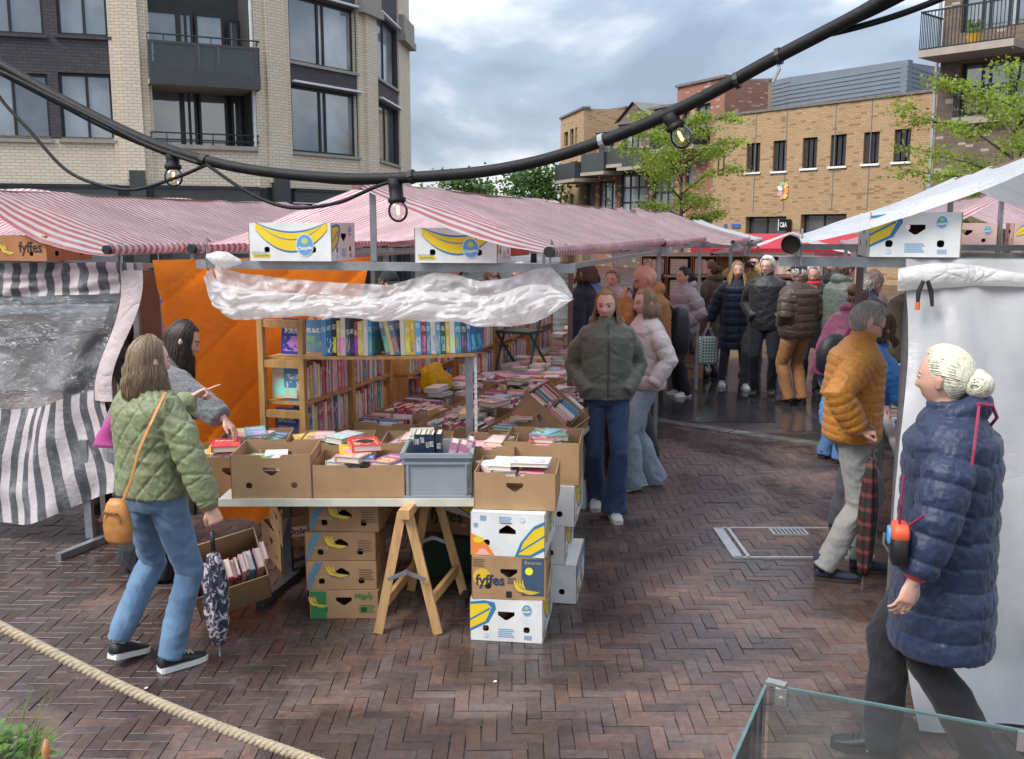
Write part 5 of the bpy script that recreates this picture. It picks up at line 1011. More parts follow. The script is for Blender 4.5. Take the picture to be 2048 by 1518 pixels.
# ---- banana boxes lying on the gable bars
def barbox(label, fr, a, b, z, face_long, mat=whitec, rz=0, w=.52, d=.40, h=.25, style=chiq_long):
    bx = Box(label, fr(a, b, z), -ANG + R(rz), w, d, h, mat, 'h2', lid=True)
    style(bx, 'front', w, h)
    if style is chiq_long: chiq_end(bx, 'right', d, h)
    return bx
barbox('white banana box on the gable bar left of the king post', FM, .62, .10, 2.003, True, rz=6, h=.225); barbox('white banana box on the gable bar tucked under the right roof edge', FM, 1.66, .10, 2.003, True, rz=6, w=.48, h=.195)
rb = barbox('red banana box resting further inside the nearest stall roof', FM, 1.40, 1.5, 2.0, True, M('red_carton', (.42, .06, .035), .6), 0, .42, .4, .20, lambda b, f, L_, h: b.decal(f, crescent(.06, .05, .38, .06, -.01, .02), p_navy, 1, 'printed_curve'))
barbox('white banana box on the bar of the right-hand stall', FR, .56, .14, 2.058, False, rz=4, w=.42, d=.42, h=.215, style=lambda b, f, L_, h: chiq_end(b, f, L_, h))
lf_ = Box('brown banana box tucked under the left stall roof', FL(1.45, .05, 1.975), -ANG + R(-4), .62, .4, .17, M('orange_brown_carton', (.36, .15, .06), .7), 'r2', lid=True); lf_.text('front', 'fyffes', .14, .10, .10, p_blk, 2, 0, .002); lf_.text('front', 'fyffes', .48, .09, .10, p_blk, 2, 0, .002); bunch(lf_, 'front', .27, .07, .09)
for k, a in enumerate((.35, 1.05)):
    q = FR(.55 + a, 4.65, 2.05) ; b = Box(['pinkish banana box on the striped right stall bar', 'banana box at the far right on the striped stall bar'][k], FR(1.15 + a * .9, 4.66, 2.02), -ANG, .5, .36, .22, M('pink_carton', (.62, .42, .38), .6), 'h2', lid=True); b.banana('front', .02, .12, .22, .18, .02, .07); b.logo('front', .42, .16, .03, 4)
# ---- things in the gap by the left stall
wbd = MB(); wbd.b2((-.16, -.015, 0), (.16, .015, 1.5)); o = wbd.build('wooden_board', M('brown_panel', (.20, .10, .05), .6, .2, 3)); o.location = P(283, 640, 8.2) * 1; o.location.z = .35; tag(o, 'tall brown wooden panel between left stall and orange tarpaulin', 'panel')
ch = empty('plastic_chair', V(P(243, 660, 7.4).x, 7.4, 0), R(20), 'cream plastic chair in the gap beside the left stall', 'chair'); cream = M('cream_plastic', (.6, .55, .45), .4)
for k in range(8): m = MB(); m.b2((-.2 + k * .05, .2, .48), (-.165 + k * .05, .225, 1.28)); m.build('slat', cream, ch)
m = MB(); m.b2((-.22, .19, 1.28), (.22, .235, 1.36)); m.build('backrest_rail', cream, ch); m = MB(); m.b2((-.22, -.22, .44), (.22, .24, .475)); m.build('seat', cream, ch)
for sx in (-.2, .2):
    for sy in (-.2, .21): m = MB(); m.bar(V(sx, sy, 0), V(sx, sy, .44), .035, .035); m.build('leg', cream, ch)
# folding chair inside the stall
ch = empty('folding_chair', FM(.72, 4.6, 0) + V(0, 0, 0), R(-30), 'dark green folding chair beyond the plank of books', 'chair'); gs = M('green_chair_steel', (.02, .05, .04), .5)
for sx in (-.2, .2): m = MB(); m.tube([V(sx, -.2, .7), V(sx, .18, 1.5)], .014, 8); m.tube([V(sx, .25, .7), V(sx, -.18, 1.12)], .014, 8); m.build('leg', gs, ch)
m = MB(); m.b2((-.2, .10, 1.32), (.2, .13, 1.5)); m.build('backrest', gs, ch); m = MB(); m.b2((-.2, -.2, 1.10), (.2, .15, 1.13)); m.build('seat', gs, ch)
# ---- make the books: the 300 that show largest one by one, the rest together
def book_mat(attr):
    n = NT('book_cover_' + ('far' if attr else 'near'))
    if attr: c = n.n('ShaderNodeAttribute', attribute_name='bcol').outputs['Color']; uv = n.coord('UV')
    else: c = n.n('ShaderNodeObjectInfo').outputs['Color']; uv = n.coord('UV')
    rnd = n.n('ShaderNodeObjectInfo').outputs['Random']; sx = n.n('ShaderNodeSeparateXYZ'); n.l(uv, sx.inputs[0]); x, y = sx.outputs[0], sx.outputs[1]
    if attr: rnd = n.n('ShaderNodeAttribute', attribute_name='bcol').outputs['Alpha']
    wn_ = n.n('ShaderNodeTexWhiteNoise', noise_dimensions='1D'); n.l(rnd, wn_.inputs['W']); alt = wn_.outputs['Color']
    h1 = n.math('ADD', .55, n.math('MULTIPLY', rnd, .25)); t1 = n.math('MULTIPLY', n.math('GREATER_THAN', y, h1), n.math('LESS_THAN', y, n.math('ADD', h1, .14)))
    cb_ = n.n('ShaderNodeCombineXYZ'); n.l(n.math('MULTIPLY', x, 9), cb_.inputs[0]); n.l(n.math('MULTIPLY', y, 3), cb_.inputs[1]); n.l(n.math('MULTIPLY', rnd, 50), cb_.inputs[2])
    letters = n.math('GREATER_THAN', n.noise(cb_.outputs[0], 3.2, 2), .5); t1 = n.math('MULTIPLY', t1, n.math('MULTIPLY', letters, n.math('MULTIPLY', n.math('GREATER_THAN', x, .12), n.math('LESS_THAN', x, .88))))
    cb2 = n.n('ShaderNodeCombineXYZ'); n.l(x, cb2.inputs[0]); n.l(y, cb2.inputs[1]); n.l(n.math('MULTIPLY', rnd, 70), cb2.inputs[2]); pic = n.ramp(n.noise(cb2.outputs[0], 3.5, 3, .6, .6), (.46, 0), (.54, 1))
    inpic = n.math('MULTIPLY', n.math('LESS_THAN', y, .50), n.math('GREATER_THAN', y, .08)); inpic = n.math('MULTIPLY', inpic, n.math('MULTIPLY', n.math('GREATER_THAN', x, .1), n.math('LESS_THAN', x, .9)))
    c2 = n.mix(n.math('MULTIPLY', inpic, n.math('MULTIPLY', pic, .9)), c, n.mix(.25, alt, c)); c2 = n.mix(n.math('MULTIPLY', t1, .85), c2, (.8, .77, .7)); n.l(c2, n.b.inputs['Base Color']); n.b.inputs['Roughness'].default_value = .35; return n.mat
bcov, bcov2 = book_mat(False), book_mat(True); paper = M('book_pages', (.66, .60, .50), .85, .12, 3, .4, 200, stretch=(1, 1, 14))
def book_geo(mb):
    # unit book: spine at x=0; covers 4% thick; pages recessed
    def q(lo, hi, m_, uvs=None):
        k = len(mb.f); mb.b2(lo, hi, m_)
        for i in range(k, len(mb.f)): mb.uv[i] = [(0, 0)] * 4
        if uvs:
            for i in range(k, len(mb.f)): mb.uv[i] = [((mb.v[a].x), (mb.v[a].y)) if abs(mb.v[mb.f[i][0]].x - mb.v[mb.f[i][2]].x) > 1e-6 and abs(mb.v[mb.f[i][0]].y - mb.v[mb.f[i][2]].y) > 1e-6 else ((mb.v[a].z), (mb.v[a].y)) for a in mb.f[i]]
    q((.0, 0, 0), (1, 1, .07), 0, 1); q((0, 0, .93), (1, 1, 1), 0, 1); q((0, 0, .0701), (.05, 1, .9299), 0, 1); q((.051, .02, .071), (.965, .98, .929), 1)
mb = MB(); book_geo(mb); bme = mb.mesh('book', [bcov, paper])
def depth_of(b): p = b[0].translation; return (p - V(0, 0, 2.2)).length
BOOKS.sort(key=lambda b: (b[3] is None or 'plank' in (b[4] or '') is False, depth_of(b)) if False else (0 if b[3] else 1, depth_of(b)))
glab = {'books packed in the cartons': 'book packed inside a carton near the front table', 'books standing in the bookcase': 'book standing spine out in the wooden bookcase', 'books packed in the rear cartons': 'book packed in the cartons behind the bookcase', 'books lying on top of the rear cartons': 'loose book lying across the rear cartons'}
near = BOOKS[:300]; far = BOOKS[300:]
for Mx, dm, col, lb, gp in near:
    o = bpy.data.objects.new('book', bme); COL.objects.link(o); o.matrix_world = Mx @ Matrix.Diagonal((dm[0], dm[1], dm[2], 1)); o.color = tuple(col) + (1,)
    tag(o, lb or glab.get(gp, 'book among the ' + (gp or 'stall books')), 'book', gp)
fv, fc = [], []; fmi = []; fuv = []; fcol = []
uvl = bme.uv_layers[0].data; base_uv = [tuple(u.uv) for u in uvl]
bv = [v.co.copy() for v in bme.vertices]; bf = [tuple(p.vertices) for p in bme.polygons]; bm_ = [p.material_index for p in bme.polygons]
for Mx, dm, col, lb, gp in far:
    k = len(fv); T_ = Mx @ Matrix.Diagonal((dm[0], dm[1], dm[2], 1)); fv += [tuple(T_ @ p) for p in bv]; fc += [tuple(i + k for i in f) for f in bf]; fmi += bm_; fuv += base_uv; fcol += [tuple(col) + (bk.random(),)] * len(bv)
me = bpy.data.meshes.new('distant_books'); me.from_pydata(fv, [], fc); me.materials.append(bcov2); me.materials.append(paper); me.polygons.foreach_set('material_index', fmi)
ul = me.uv_layers.new(name='UVMap'); ul.data.foreach_set('uv', [t for u in fuv for t in u]); ca = me.color_attributes.new('bcol', 'FLOAT_COLOR', 'POINT'); ca.data.foreach_set('color', [t for c in fcol for t in c]); me.update()
o = bpy.data.objects.new('distant_books', me); COL.objects.link(o); tag(o, 'mass of smaller books covering the further tables and shelves', 'books', kind='stuff')
# emblem on the red hardback
rbk = [b for b in near if b[3] and b[3].startswith('red hardback')][0]; m = MB(); T_ = rbk[0] @ Matrix.Diagonal((rbk[1][0], rbk[1][1], rbk[1][2], 1)); ro = [o for o in COL.objects if o.get('label', '').startswith('red hardback')][0]
m.face([m.add(V(.52 + .30 * math.cos(2 * PI * k / 20), .5 + .22 * math.sin(2 * PI * k / 20), 1.02)) for k in range(20)]); m.build('cover_emblem', p_blk, ro)
print('BOOKS', len(BOOKS))
# ================================================================ PEOPLE
_TS = bpy.data.scenes.new('scratch')
def remesh(mb, vox, it=2, fac=.5):
    me = mb.mesh('tmp', []); o = bpy.data.objects.new('tmp', me); _TS.collection.objects.link(o)
    m = o.modifiers.new('r', 'REMESH'); m.mode = 'VOXEL'; m.voxel_size = vox; m.adaptivity = 0
    if it: s = o.modifiers.new('s', 'SMOOTH'); s.iterations = it; s.factor = fac
    _TS.view_layers[0].update(); dg = _TS.view_layers[0].depsgraph
    r = bpy.data.meshes.new_from_object(o.evaluated_get(dg), depsgraph=dg)
    bpy.data.objects.remove(o); bpy.data.meshes.remove(me); r.materials.clear()
    return r
def mesh_co(me):
    a = np.empty(len(me.vertices) * 3); me.vertices.foreach_get('co', a); a = a.reshape(-1, 3)
    b = np.empty(len(me.vertices) * 3); me.vertex_normals.foreach_get('vector', b); return a, b.reshape(-1, 3)
def set_co(me, a): me.vertices.foreach_set('co', a.ravel()); me.update()
def finish(me, name, mats, parent, smooth=True):
    for m in (mats if isinstance(mats, (list, tuple)) else [mats]): me.materials.append(m)
    if smooth: me.polygons.foreach_set('use_smooth', [True] * len(me.polygons))
    me.name = name; o = bpy.data.objects.new(name, me); COL.objects.link(o); o.parent = parent; return o
def ik(A, C, l1, l2, pole):
    d = C - A; Ln = max(.05, min(d.length, (l1 + l2) * .998)); u = d.normalized(); a = (l1 * l1 - l2 * l2 + Ln * Ln) / (2 * Ln)
    h = math.sqrt(max(0, l1 * l1 - a * a)); p = pole - u * pole.dot(u); p.normalize()
    return A + u * a + p * h, A + u * Ln
def head_pt(th, ph, feat=True, fem=False):
    x, y, z = math.sin(th) * math.sin(ph), math.sin(th) * math.cos(ph), math.cos(th)
    px, py, pz = .073 * x, (.094 if y > 0 else .102) * y, .117 * z
    if z < 0:
        k = sstep(0, 1, -z); px *= 1 - .26 * k; py *= (1 - .10 * k) if y > 0 else (1 - .5 * k)
        if y > 0: py += .006 * k
    else: px *= 1 + .03 * math.sin(z * PI)
    if feat and y > 0:
        w = sstep(.15, .55, y); d = 0
        g = lambda cx, cz, sx, sz: math.exp(-((px - cx) / sx) ** 2 - ((pz - cz) / sz) ** 2)
        prof = sstep(.022, -.03, pz) if False else (min(1, max(0, (.02 - pz) / .05)) if pz > -.032 else max(0, 1 - (-.032 - pz) / .012))
        d += .024 * math.exp(-(px / (.010 + .004 * prof)) ** 2) * prof
        d += .005 * math.exp(-((pz - .026) / .010) ** 2) * (1 if abs(px) < .05 else .3) * (.5 if fem else 1)
        for sg in (-1, 1):
            d -= .011 * g(sg * .031, .008, .017, .012); d += .004 * g(sg * .042, -.022, .02, .016)
        d += .006 * g(0, -.060, .021, .006) + .005 * g(0, -.071, .018, .006) - .004 * g(0, -.0655, .02, .003) - .003 * g(0, -.083, .02, .006)
        d += .008 * g(0, -.101, .02, .013)
        py += d * w
    return V(px, py, pz)
def tint(c, k): return tuple(min(1, x * k) for x in c)
def fabric(name, col, kind):
    if name in _M: return _M[name]
    if isinstance(col, str): col = srgb(col)
    n = NT(name); v = n.coord()
    if kind == 'denim':
        f = n.noise(v, 5, 6, .65); mp_ = n.n('ShaderNodeMapping'); mp_.inputs['Scale'].default_value = (1, 1, .25); n.l(v, mp_.inputs[0])
        f2 = n.noise(mp_.outputs[0], 90, 3, .7)
        c = n.mix(n.ramp(f, (.3, 0), (.72, 1)), tint(col, .68), tint(col, 1.35)); c = n.mix(n.math('MULTIPLY', f2, .35), c, tint(col, 1.9)); rough = .85
        n.bump(n.math('ADD', f2, n.math('MULTIPLY', n.noise(v, 14, 4), 1.5)), .25, .01); n.b.inputs['Sheen Weight'].default_value = .15
    elif kind == 'wool':
        f = n.noise(v, 110, 4, .75); c = n.mix(n.ramp(f, (.35, 0), (.65, 1)), tint(col, .45), tint(col, 1.6)); rough = .95; n.bump(f, .5, .01); n.b.inputs['Sheen Weight'].default_value = .3
    else:
        f = n.noise(v, 7, 5, .6); c = n.mix(n.ramp(f, (.3, 0), (.7, 1)), tint(col, .86), tint(col, 1.14)); rough = {'nylon': .42, 'cotton': .85, 'leather': .4}.get(kind, .8)
        n.bump(n.math('ADD', n.noise(v, 22, 5, .6, .5), n.math('MULTIPLY', n.noise(v, 300, 2), .15)), {'nylon': .55, 'leather': .2}.get(kind, .35), .012)
        n.b.inputs['Sheen Weight'].default_value = .1
    n.l(c, n.b.inputs['Base Color']); n.b.inputs['Roughness'].default_value = rough; n.b.inputs['Specular IOR Level'].default_value = .35
    _M[name] = n.mat; return n.mat
def skin_mat(col=(.56, .31, .22)):
    k = 'skin_%.2f_%.2f' % (col[0], col[1])
    if k in _M: return _M[k]
    n = NT(k); v = n.coord(); f = n.noise(v, 16, 4, .6); c = n.mix(n.ramp(f, (.3, 0), (.7, 1)), (col[0], col[1] * .88, col[2] * .86), tint(col, 1.08))
    n.l(c, n.b.inputs['Base Color']); n.b.inputs['Roughness'].default_value = .48; n.b.inputs['Subsurface Weight'].default_value = .12; n.b.inputs['Subsurface Radius'].default_value = (.012, .005, .003); n.b.inputs['Subsurface Scale'].default_value = .6
    _M[k] = n.mat; return n.mat
def hair_mat(name, col):
    if name in _M: return _M[name]
    if isinstance(col, str): col = srgb(col)
    n = NT(name); v = n.coord(); mp_ = n.n('ShaderNodeMapping'); mp_.inputs['Scale'].default_value = (1, 1, .12); n.l(v, mp_.inputs[0])
    f = n.noise(mp_.outputs[0], 140, 4, .7); f2 = n.noise(v, 9, 3)
    c = n.mix(n.ramp(f, (.32, 0), (.68, 1)), tint(col, .55), tint(col, 1.4)); c = n.mix(n.math('MULTIPLY', f2, .4), c, tint(col, .7))
    n.l(c, n.b.inputs['Base Color']); n.b.inputs['Roughness'].default_value = .42; n.b.inputs['Specular IOR Level'].default_value = .4; n.bump(f, .5, .01)
    _M[name] = n.mat; return n.mat
LIP = M('lips', (.42, .14, .12), .45, .1)
EYEW = M('eye_white', (.42, .37, .35), .2, .05); EYED = M('eye_iris', (.03, .022, .018), .15, .1)
def hand_to(mb, W_, D, N, side, pose, s):
    """palm and five fingers; W_ wrist, D hand direction, N palm normal"""
    D = D.normalized(); N = (N - D * N.dot(D)).normalized(); X = D.cross(N) * side     # X towards the thumb
    pl = .088 * s
    mb.tube([W_ - D * .02, W_ + D * .02 * s, W_ + D * pl * .6, W_ + D * pl], [(.022 * s, .027 * s), (.018 * s, .032 * s), (.017 * s, .040 * s), (.014 * s, .038 * s)], 10, ref=N, close_round=True)
    curl = {'relax': (22, 28, 20), 'grip': (62, 78, 50), 'flat': (8, 10, 6), 'point': (75, 85, 55)}[pose]
    for k in range(4):
        c = curl if not (pose == 'point' and k == 0) else (4, 4, 2)
        b = W_ + D * pl + X * ((1.5 - k) * .0205 * s); ln = (.043, .048, .045, .035)[k] * s; d = D.copy(); p = [b - D * .015, b]; r = [.0082 * s, .0080 * s]; D_ = (D + X * (1.5 - k) * .07).normalized(); ang = 0
        for q in range(3):
            ang += R(c[q]); dd = D_ * math.cos(ang) + N * math.sin(ang); b = b + dd * ln * (1, .62, .5)[q]; p.append(b); r.append((.0076, .0072, .0064)[q] * s)
        mb.tube(p, r, 8, close_round=True)
    b = W_ + D * .025 * s + X * .026 * s; d1 = (D * .7 + X * .6 + N * .35).normalized(); d2 = (D * .9 + X * (.1 if pose != 'flat' else .5) + N * (.5 if pose in ('grip', 'point') else .25)).normalized()
    mb.tube([b - d1 * .012, b + d1 * .035 * s, b + d1 * .035 * s + d2 * .03 * s, b + d1 * .035 * s + d2 * .052 * s], [.013 * s, .012 * s, .0105 * s, .0085 * s], 8, close_round=True)
def shoe(parent, pos, ang, pitch, mu, ms, kind='sneaker', s=1.0):
    T = Matrix.Translation(pos) @ Matrix.Rotation(ang, 4, 'Z') @ Matrix.Rotation(pitch, 4, 'X') @ Matrix.Scale(s, 4)
    st = [(-.075, .026, .075), (-.06, .034, .092), (-.02, .037, .10), (.03, .039, .083), (.08, .043, .062), (.125, .044, .05), (.165, .036, .043), (.185, .02, .034)]
    sole = .030 if kind == 'sneaker' else .018
    u = MB(); u.T = T
    def ring(y, w, h, z0, n=14):
        pts = []
        for j in range(n):
            a = 2 * PI * j / n; cx, cz = math.cos(a), math.sin(a)
            pts.append(V(w * math.copysign(abs(cx) ** .75, cx), y, z0 + (h - z0) * (.5 + .5 * math.copysign(abs(cz) ** .8, cz))))
        return pts
    u.loft([ring(y, w, h, sole * .7) for y, w, h in st])
    if kind == 'boot': u.tube([V(0, -.03, .05), V(0, -.035, .12), V(0, -.035, .17)], [(.038, .05), (.042, .052), (.045, .054)], 12, ref=(1, 0, 0))
    up = u.build('shoe', mu, parent, True)
    q = MB(); q.T = T; n = 12
    out = []
    for y, w, h in st: out.append((w + .004, y))
    pts = [(x, y) for x, y in out] + [(-x, y) for x, y in reversed(out)]
    q.ext(pts, [], V(0, 0, sole), V(1, 0, 0), V(0, 1, 0), sole - .002)
    q.build('sole', ms, up)
    if kind == 'sneaker':
        q = MB(); q.T = T
        for k in range(4): q.box(V(0, .035 + k * .022, .083 - k * .0065), (.045, .006, .006), 0, Matrix.Rotation(R(-17), 3, 'X'))
        q.build('laces', ms, up)
def person(label, x, y, head, h=1.72, fem=True, lean=0, hunch=0, twist=0, yaw=0, nod=0, tilt=0, feet=None, arms=None, build=1.0,
           skin=(.60, .36, .27), hair=None, jacket=None, legs=None, shoes=None, vox=.009, z=0, face=True, glasses=False, beard=None, extras=None, group=None, shift=None):
    """one figure; local +Y is where it faces, +X its right"""
    s = h / 1.75; root = None; Rz = Matrix.Rotation(R(head), 4, 'Z')
    tl_sh = shift or (0, 0)
    feet = feet or ((.10, .0, 4, 0), (-.10, .02, -4, 0))      # right, left: x, y, toe-out deg, heel lift m
    tl, sl = .44 * s, .43 * s
    hipz = .94 * s
    if shift: q_ = Rz.inverted().to_3x3() @ V(shift[0], shift[1], 0); tl_sh = (q_.x, q_.y)
    cx = sum(f[0] for f in feet) / 2 + tl_sh[0]; cy = sum(f[1] for f in feet) / 2 + tl_sh[1]
    for k_, (fx, fy, a, lf) in enumerate(feet):
        hx, hy = cx + (.085 if k_ == 0 else -.085) * s, cy - math.sin(R(lean)) * .12
        hipz = min(hipz, math.sqrt(max(.2, (tl + sl - .006) ** 2 - (fx - hx) ** 2 - (fy - .01 - hy) ** 2)) + .085 * s + lf + .03 * s)
    P0 = V(cx, cy - math.sin(R(lean)) * .12, hipz)
    slen = .515 * s
    def spine(t):
        p = P0.copy(); n = 10
        if t <= 0: a = R(lean) * sstep(-.12, .2, t); return p + V(0, 0, t), 0 if t < -.1 else a
        for i in range(n):
            tt = t * (i + .5) / n; a = R(lean) * sstep(-.12, .2, tt) + R(hunch) * sstep(.25, .55, tt); p += V(0, math.sin(a), math.cos(a)) * (t / n)
        a = R(lean) * sstep(-.12, .2, t) + R(hunch) * sstep(.25, .55, t)
        return p, a
    def frame(t):
        p, a = spine(t); tw = R(twist) * sstep(0, .5, t); side = V(math.cos(tw), math.sin(tw), 0); fw = V(-math.sin(tw) * math.cos(a), math.cos(tw) * math.cos(a), -math.sin(a)); return p, side, fw
    def ring(t, a, b, n=20, off=0, ex=2.3):
        p, sd_, fw = frame(t); out = []
        for j in range(n):
            q = 2 * PI * j / n; c, d = math.cos(q), math.sin(q)
            out.append(p + sd_ * (a * math.copysign(abs(c) ** (2 / ex), c)) + fw * (off + b * math.copysign(abs(d) ** (2 / ex), d)))
        return out
    wd = build
    if fem: prof = [(-.08, .12, .10), (-.02, .165, .118), (.04, .165, .115), (.16, .135, .10), (.24, .128, .098), (.34, .145, .115), (.44, .158, .108), (.50, .15, .085), (.535, .10, .07), (.56, .055, .055)]
    else: prof = [(-.08, .12, .10), (-.02, .162, .118), (.04, .160, .118), (.16, .150, .112), (.24, .152, .112), (.34, .168, .122), (.44, .185, .118), (.50, .175, .092), (.535, .11, .075), (.56, .06, .06)]
    prof = [(t * s, a * s * wd, b * s * wd) for t, a, b in prof]
    shx = (.165 if fem else .185) * s * (.5 + .5 * wd)
    Pc, sd_, fw = frame(.475 * s)
    sh = [Pc + sd_ * shx, Pc - sd_ * shx]
    ua, fa = .295 * s, .255 * s
    # head frame
    nk, na = spine(.54 * s); nk2, _ = spine(.46 * s); nd = (nk - nk2).normalized()
    up_ = (nd * .6 + V(0, 0, 1) * .8).normalized() if lean + hunch > 5 else nd
    hq = Matrix.Rotation(R(yaw + twist), 4, 'Z') @ Matrix.Rotation(R(tilt), 4, 'Y') @ Matrix.Rotation(-R(nod), 4, 'X')
    hc = nk + up_ * (.105 * s) + (hq @ V(0, .022, 0)) * s + V(0, 0, .03 * s)
    hs = s * (1.04 if fem else 1.07)
    HM = Matrix.Translation(hc) @ hq @ Matrix.Scale(hs, 4); HI = HM.inverted()
    # arms
    A_ = arms or ({}, {})
    arm = []
    for k in range(2):
        sg = 1 if k == 0 else -1; a = A_[k]
        T_ = V(*a['to']) * s if 'to' in a else V(sg * (.235 + .0) , -.01, 0) * s + V(cx, cy, sh[k].z - (ua + fa) * .985)
        if 'toW' in a: T_ = Rz.inverted().to_3x3() @ (V(*a['toW']) - V(x, y, z))
        if a.get('pocket'): T_ = V(cx + sg * .15 * s, cy + .10 * s, hipz + .05 * s)
        pole = V(*a['pole']) if 'pole' in a else (V(sg * .6, -.9, .1) if a.get('pocket') else V(sg * .35, -1, 0))
        el, wr = ik(sh[k], T_, ua, fa, pole); arm.append((sh[k], el, wr, a))
    # ---- body
    B = MB()
    B.loft([ring(t, a * .93, b * .93) for t, a, b in prof])
    B.tube([nk - nd * .05 * s, nk + (hc - nk) * .45, hc + (hq @ V(0, -.02, -.02)) * hs], [.058 * s * (.9 if fem else 1.05)] * 3, 14, close_round=True)
    nth, nph = (34, 44) if vox < .0075 else (22, 30)
    hp = [[HM @ head_pt(max(.02, PI * i / nth), 2 * PI * j / nph, True, fem) for j in range(nph)] for i in range(nth)]
    hp[-1] = [HM @ head_pt(PI * .992, 2 * PI * j / nph, True, fem) for j in range(nph)]
    B.loft(hp)
    for sg in (-1, 1): B.tube([HM @ V(sg * .073, -.004, -.03), HM @ V(sg * .079, -.012, 0), HM @ V(sg * .078, -.014, .018)], [(.008, .012), (.010, .018), (.008, .012)], 8, ref=(hq @ V(1, 0, 0)), close_round=True)
    for k, (S_, E_, W_, a) in enumerate(arm):
        B.tube([S_ - V(0, 0, .035 * s) + (sh[1 - k] - sh[k]).normalized() * .03 * s, lerp(S_, E_, .5), E_, lerp(E_, W_, .35), W_], [.036 * s, .038 * s, .037 * s, .038 * s, .026 * s], 12, close_round=True)
        if a.get('hand', 'relax') and not a.get('pocket'):
            D = (Rz.inverted().to_3x3() @ V(*a['dirW'])) if 'dirW' in a else (V(*a['dir']) if 'dir' in a else (W_ - E_)); sg = 1 if k == 0 else -1
            N = (Rz.inverted().to_3x3() @ V(*a['palmW'])) if 'palmW' in a else (V(*a['palm']) if 'palm' in a else V(-sg, .25, 0))
            hand_to(B, W_, D, N, 1 if k == 1 else -1, a.get('hand', 'relax'), s * (.92 if fem else 1.0))
    hipj = [P0 + V(.085 * s, 0, -.03 * s), P0 + V(-.085 * s, 0, -.03 * s)]; leg = []
    for k, (fx, fy, fa_, lf) in enumerate(feet):
        an = V(fx, fy - .01, .085 * s + lf); kn, an = ik(hipj[k], an, tl, sl, V((.15 if k == 0 else -.15), 1, 0)); leg.append((hipj[k], kn, an))
        B.tube([hipj[k], kn, an, an + V(0, .02, -.045)], [.07 * s, .05 * s, .036 * s, .034 * s], 10, close_round=True)
    me = remesh(B, vox, 1, .35)
    co, _ = mesh_co(me); sk = skin_mat(skin); hm = hair['mat'] if hair else None
    body = finish(me, 'person', [sk, LIP] + ([hm] if hm else [sk]), None)
    body.location = (x, y, z); body.rotation_euler = (0, 0, R(head)); tag(body, label, 'person', group)
    if face:
        HIa = np.array(HI); nf = len(me.polygons); cen = np.empty(nf * 3); me.polygons.foreach_get('center', cen); cen = cen.reshape(-1, 3)
        lc = cen @ HIa[:3, :3].T + HIa[:3, 3]; mi = np.zeros(nf, dtype=np.int32)
        fr = lc[:, 1] > .05
        lip = fr & (((lc[:, 0] / .024) ** 2 + ((lc[:, 2] + .0655) / .0105) ** 2) < 1); mi[lip] = 1
        bz = .027 - 3.5 * (np.abs(lc[:, 0]) - .033) ** 2
        brow = fr & (np.abs(lc[:, 2] - bz) < .0042) & (np.abs(lc[:, 0]) > .013) & (np.abs(lc[:, 0]) < .052); mi[brow] = 2
        if beard:
            bm = (lc[:, 1] > .015) & (lc[:, 2] < -.058 + .6 * np.clip(.05 - np.abs(lc[:, 0]), -.05, .01)) & (lc[:, 2] > -.13) & ~lip; mi[bm] = 2
        me.polygons.foreach_set('material_index', mi)
        for sg in (-1, 1):
            q = MB(); c = V(sg * .031, .0765, .0075)
            q.T = HM @ Matrix.Translation(c)
            q.loft([[V(.0115 * math.sin(PI * (i + .08) / 8.16) * math.cos(2 * PI * j / 10), .0120 * math.cos(PI * (i + .08) / 8.16), .0068 * math.sin(PI * (i + .08) / 8.16) * math.sin(2 * PI * j / 10)) for j in range(10)][::-1] for i in range(9)])
            q.m = [1 if k < 30 else 0 for k in range(len(q.f))]
            q.build('eye', [EYEW, EYED], body, True)
    bones = []
    # ---- trousers
    if legs:
        Lg = MB(); st = legs.get('cut', 'straight'); w = legs.get('w', 1.0)
        Lg.loft([ring(t, a + .012, b + .014) for t, a, b in prof[:4]])
        hemz = legs.get('hem', .03)
        rr = {'slim': (.092, .066, .060, .050), 'straight': (.095, .072, .070, .066), 'flare': (.09, .068, .082, .105), 'wide': (.10, .10, .115, .125)}[st]
        for k, (H_, K_, A0) in enumerate(leg):
            A1 = A0 + V(0, -.005, 0); A1.z = max(hemz + feet[k][3], .02); cf = lerp(K_, A0, .5)
            pts = [H_ + V(0, 0, .03), lerp(H_, K_, .3), lerp(H_, K_, .7), K_, lerp(K_, A1, .3) - V(0, .012, 0), lerp(K_, A1, .65), A1]
            r4 = [q * s * w for q in rr]
            Lg.tube(pts, [r4[0], r4[0] * .98, lerp(r4[0], r4[1], .75), r4[1], lerp(r4[1], r4[2], .5), r4[2], r4[3]], 16)
        me = remesh(Lg, vox * 1.1, 3); co, nm = mesh_co(me); sd0 = random.random() * 50; fo = legs.get('fold', 1.0)
        dsp = np.empty(len(co))
        for i, c in enumerate(co):
            kz = math.exp(-((c[2] - .48 * s) / .12) ** 2) * .6 + math.exp(-((c[2] - .1) / .16) ** 2) * 1.0 + math.exp(-((c[2] - .82 * s) / .1) ** 2) * .6 + .35
            dsp[i] = fo * .016 * kz * (.35 - 1.3 * abs(noise.noise((c[0] * 5 + sd0, c[1] * 5, c[2] * 8 + c[0] * 7 - c[1] * 6)))) + fo * .006 * (.3 - abs(noise.noise((c[0] * 15, c[1] * 15 + sd0, c[2] * 17 + c[0] * 18))))
        set_co(me, co + nm * dsp[:, None]); finish(me, 'trousers', legs['mat'], body)
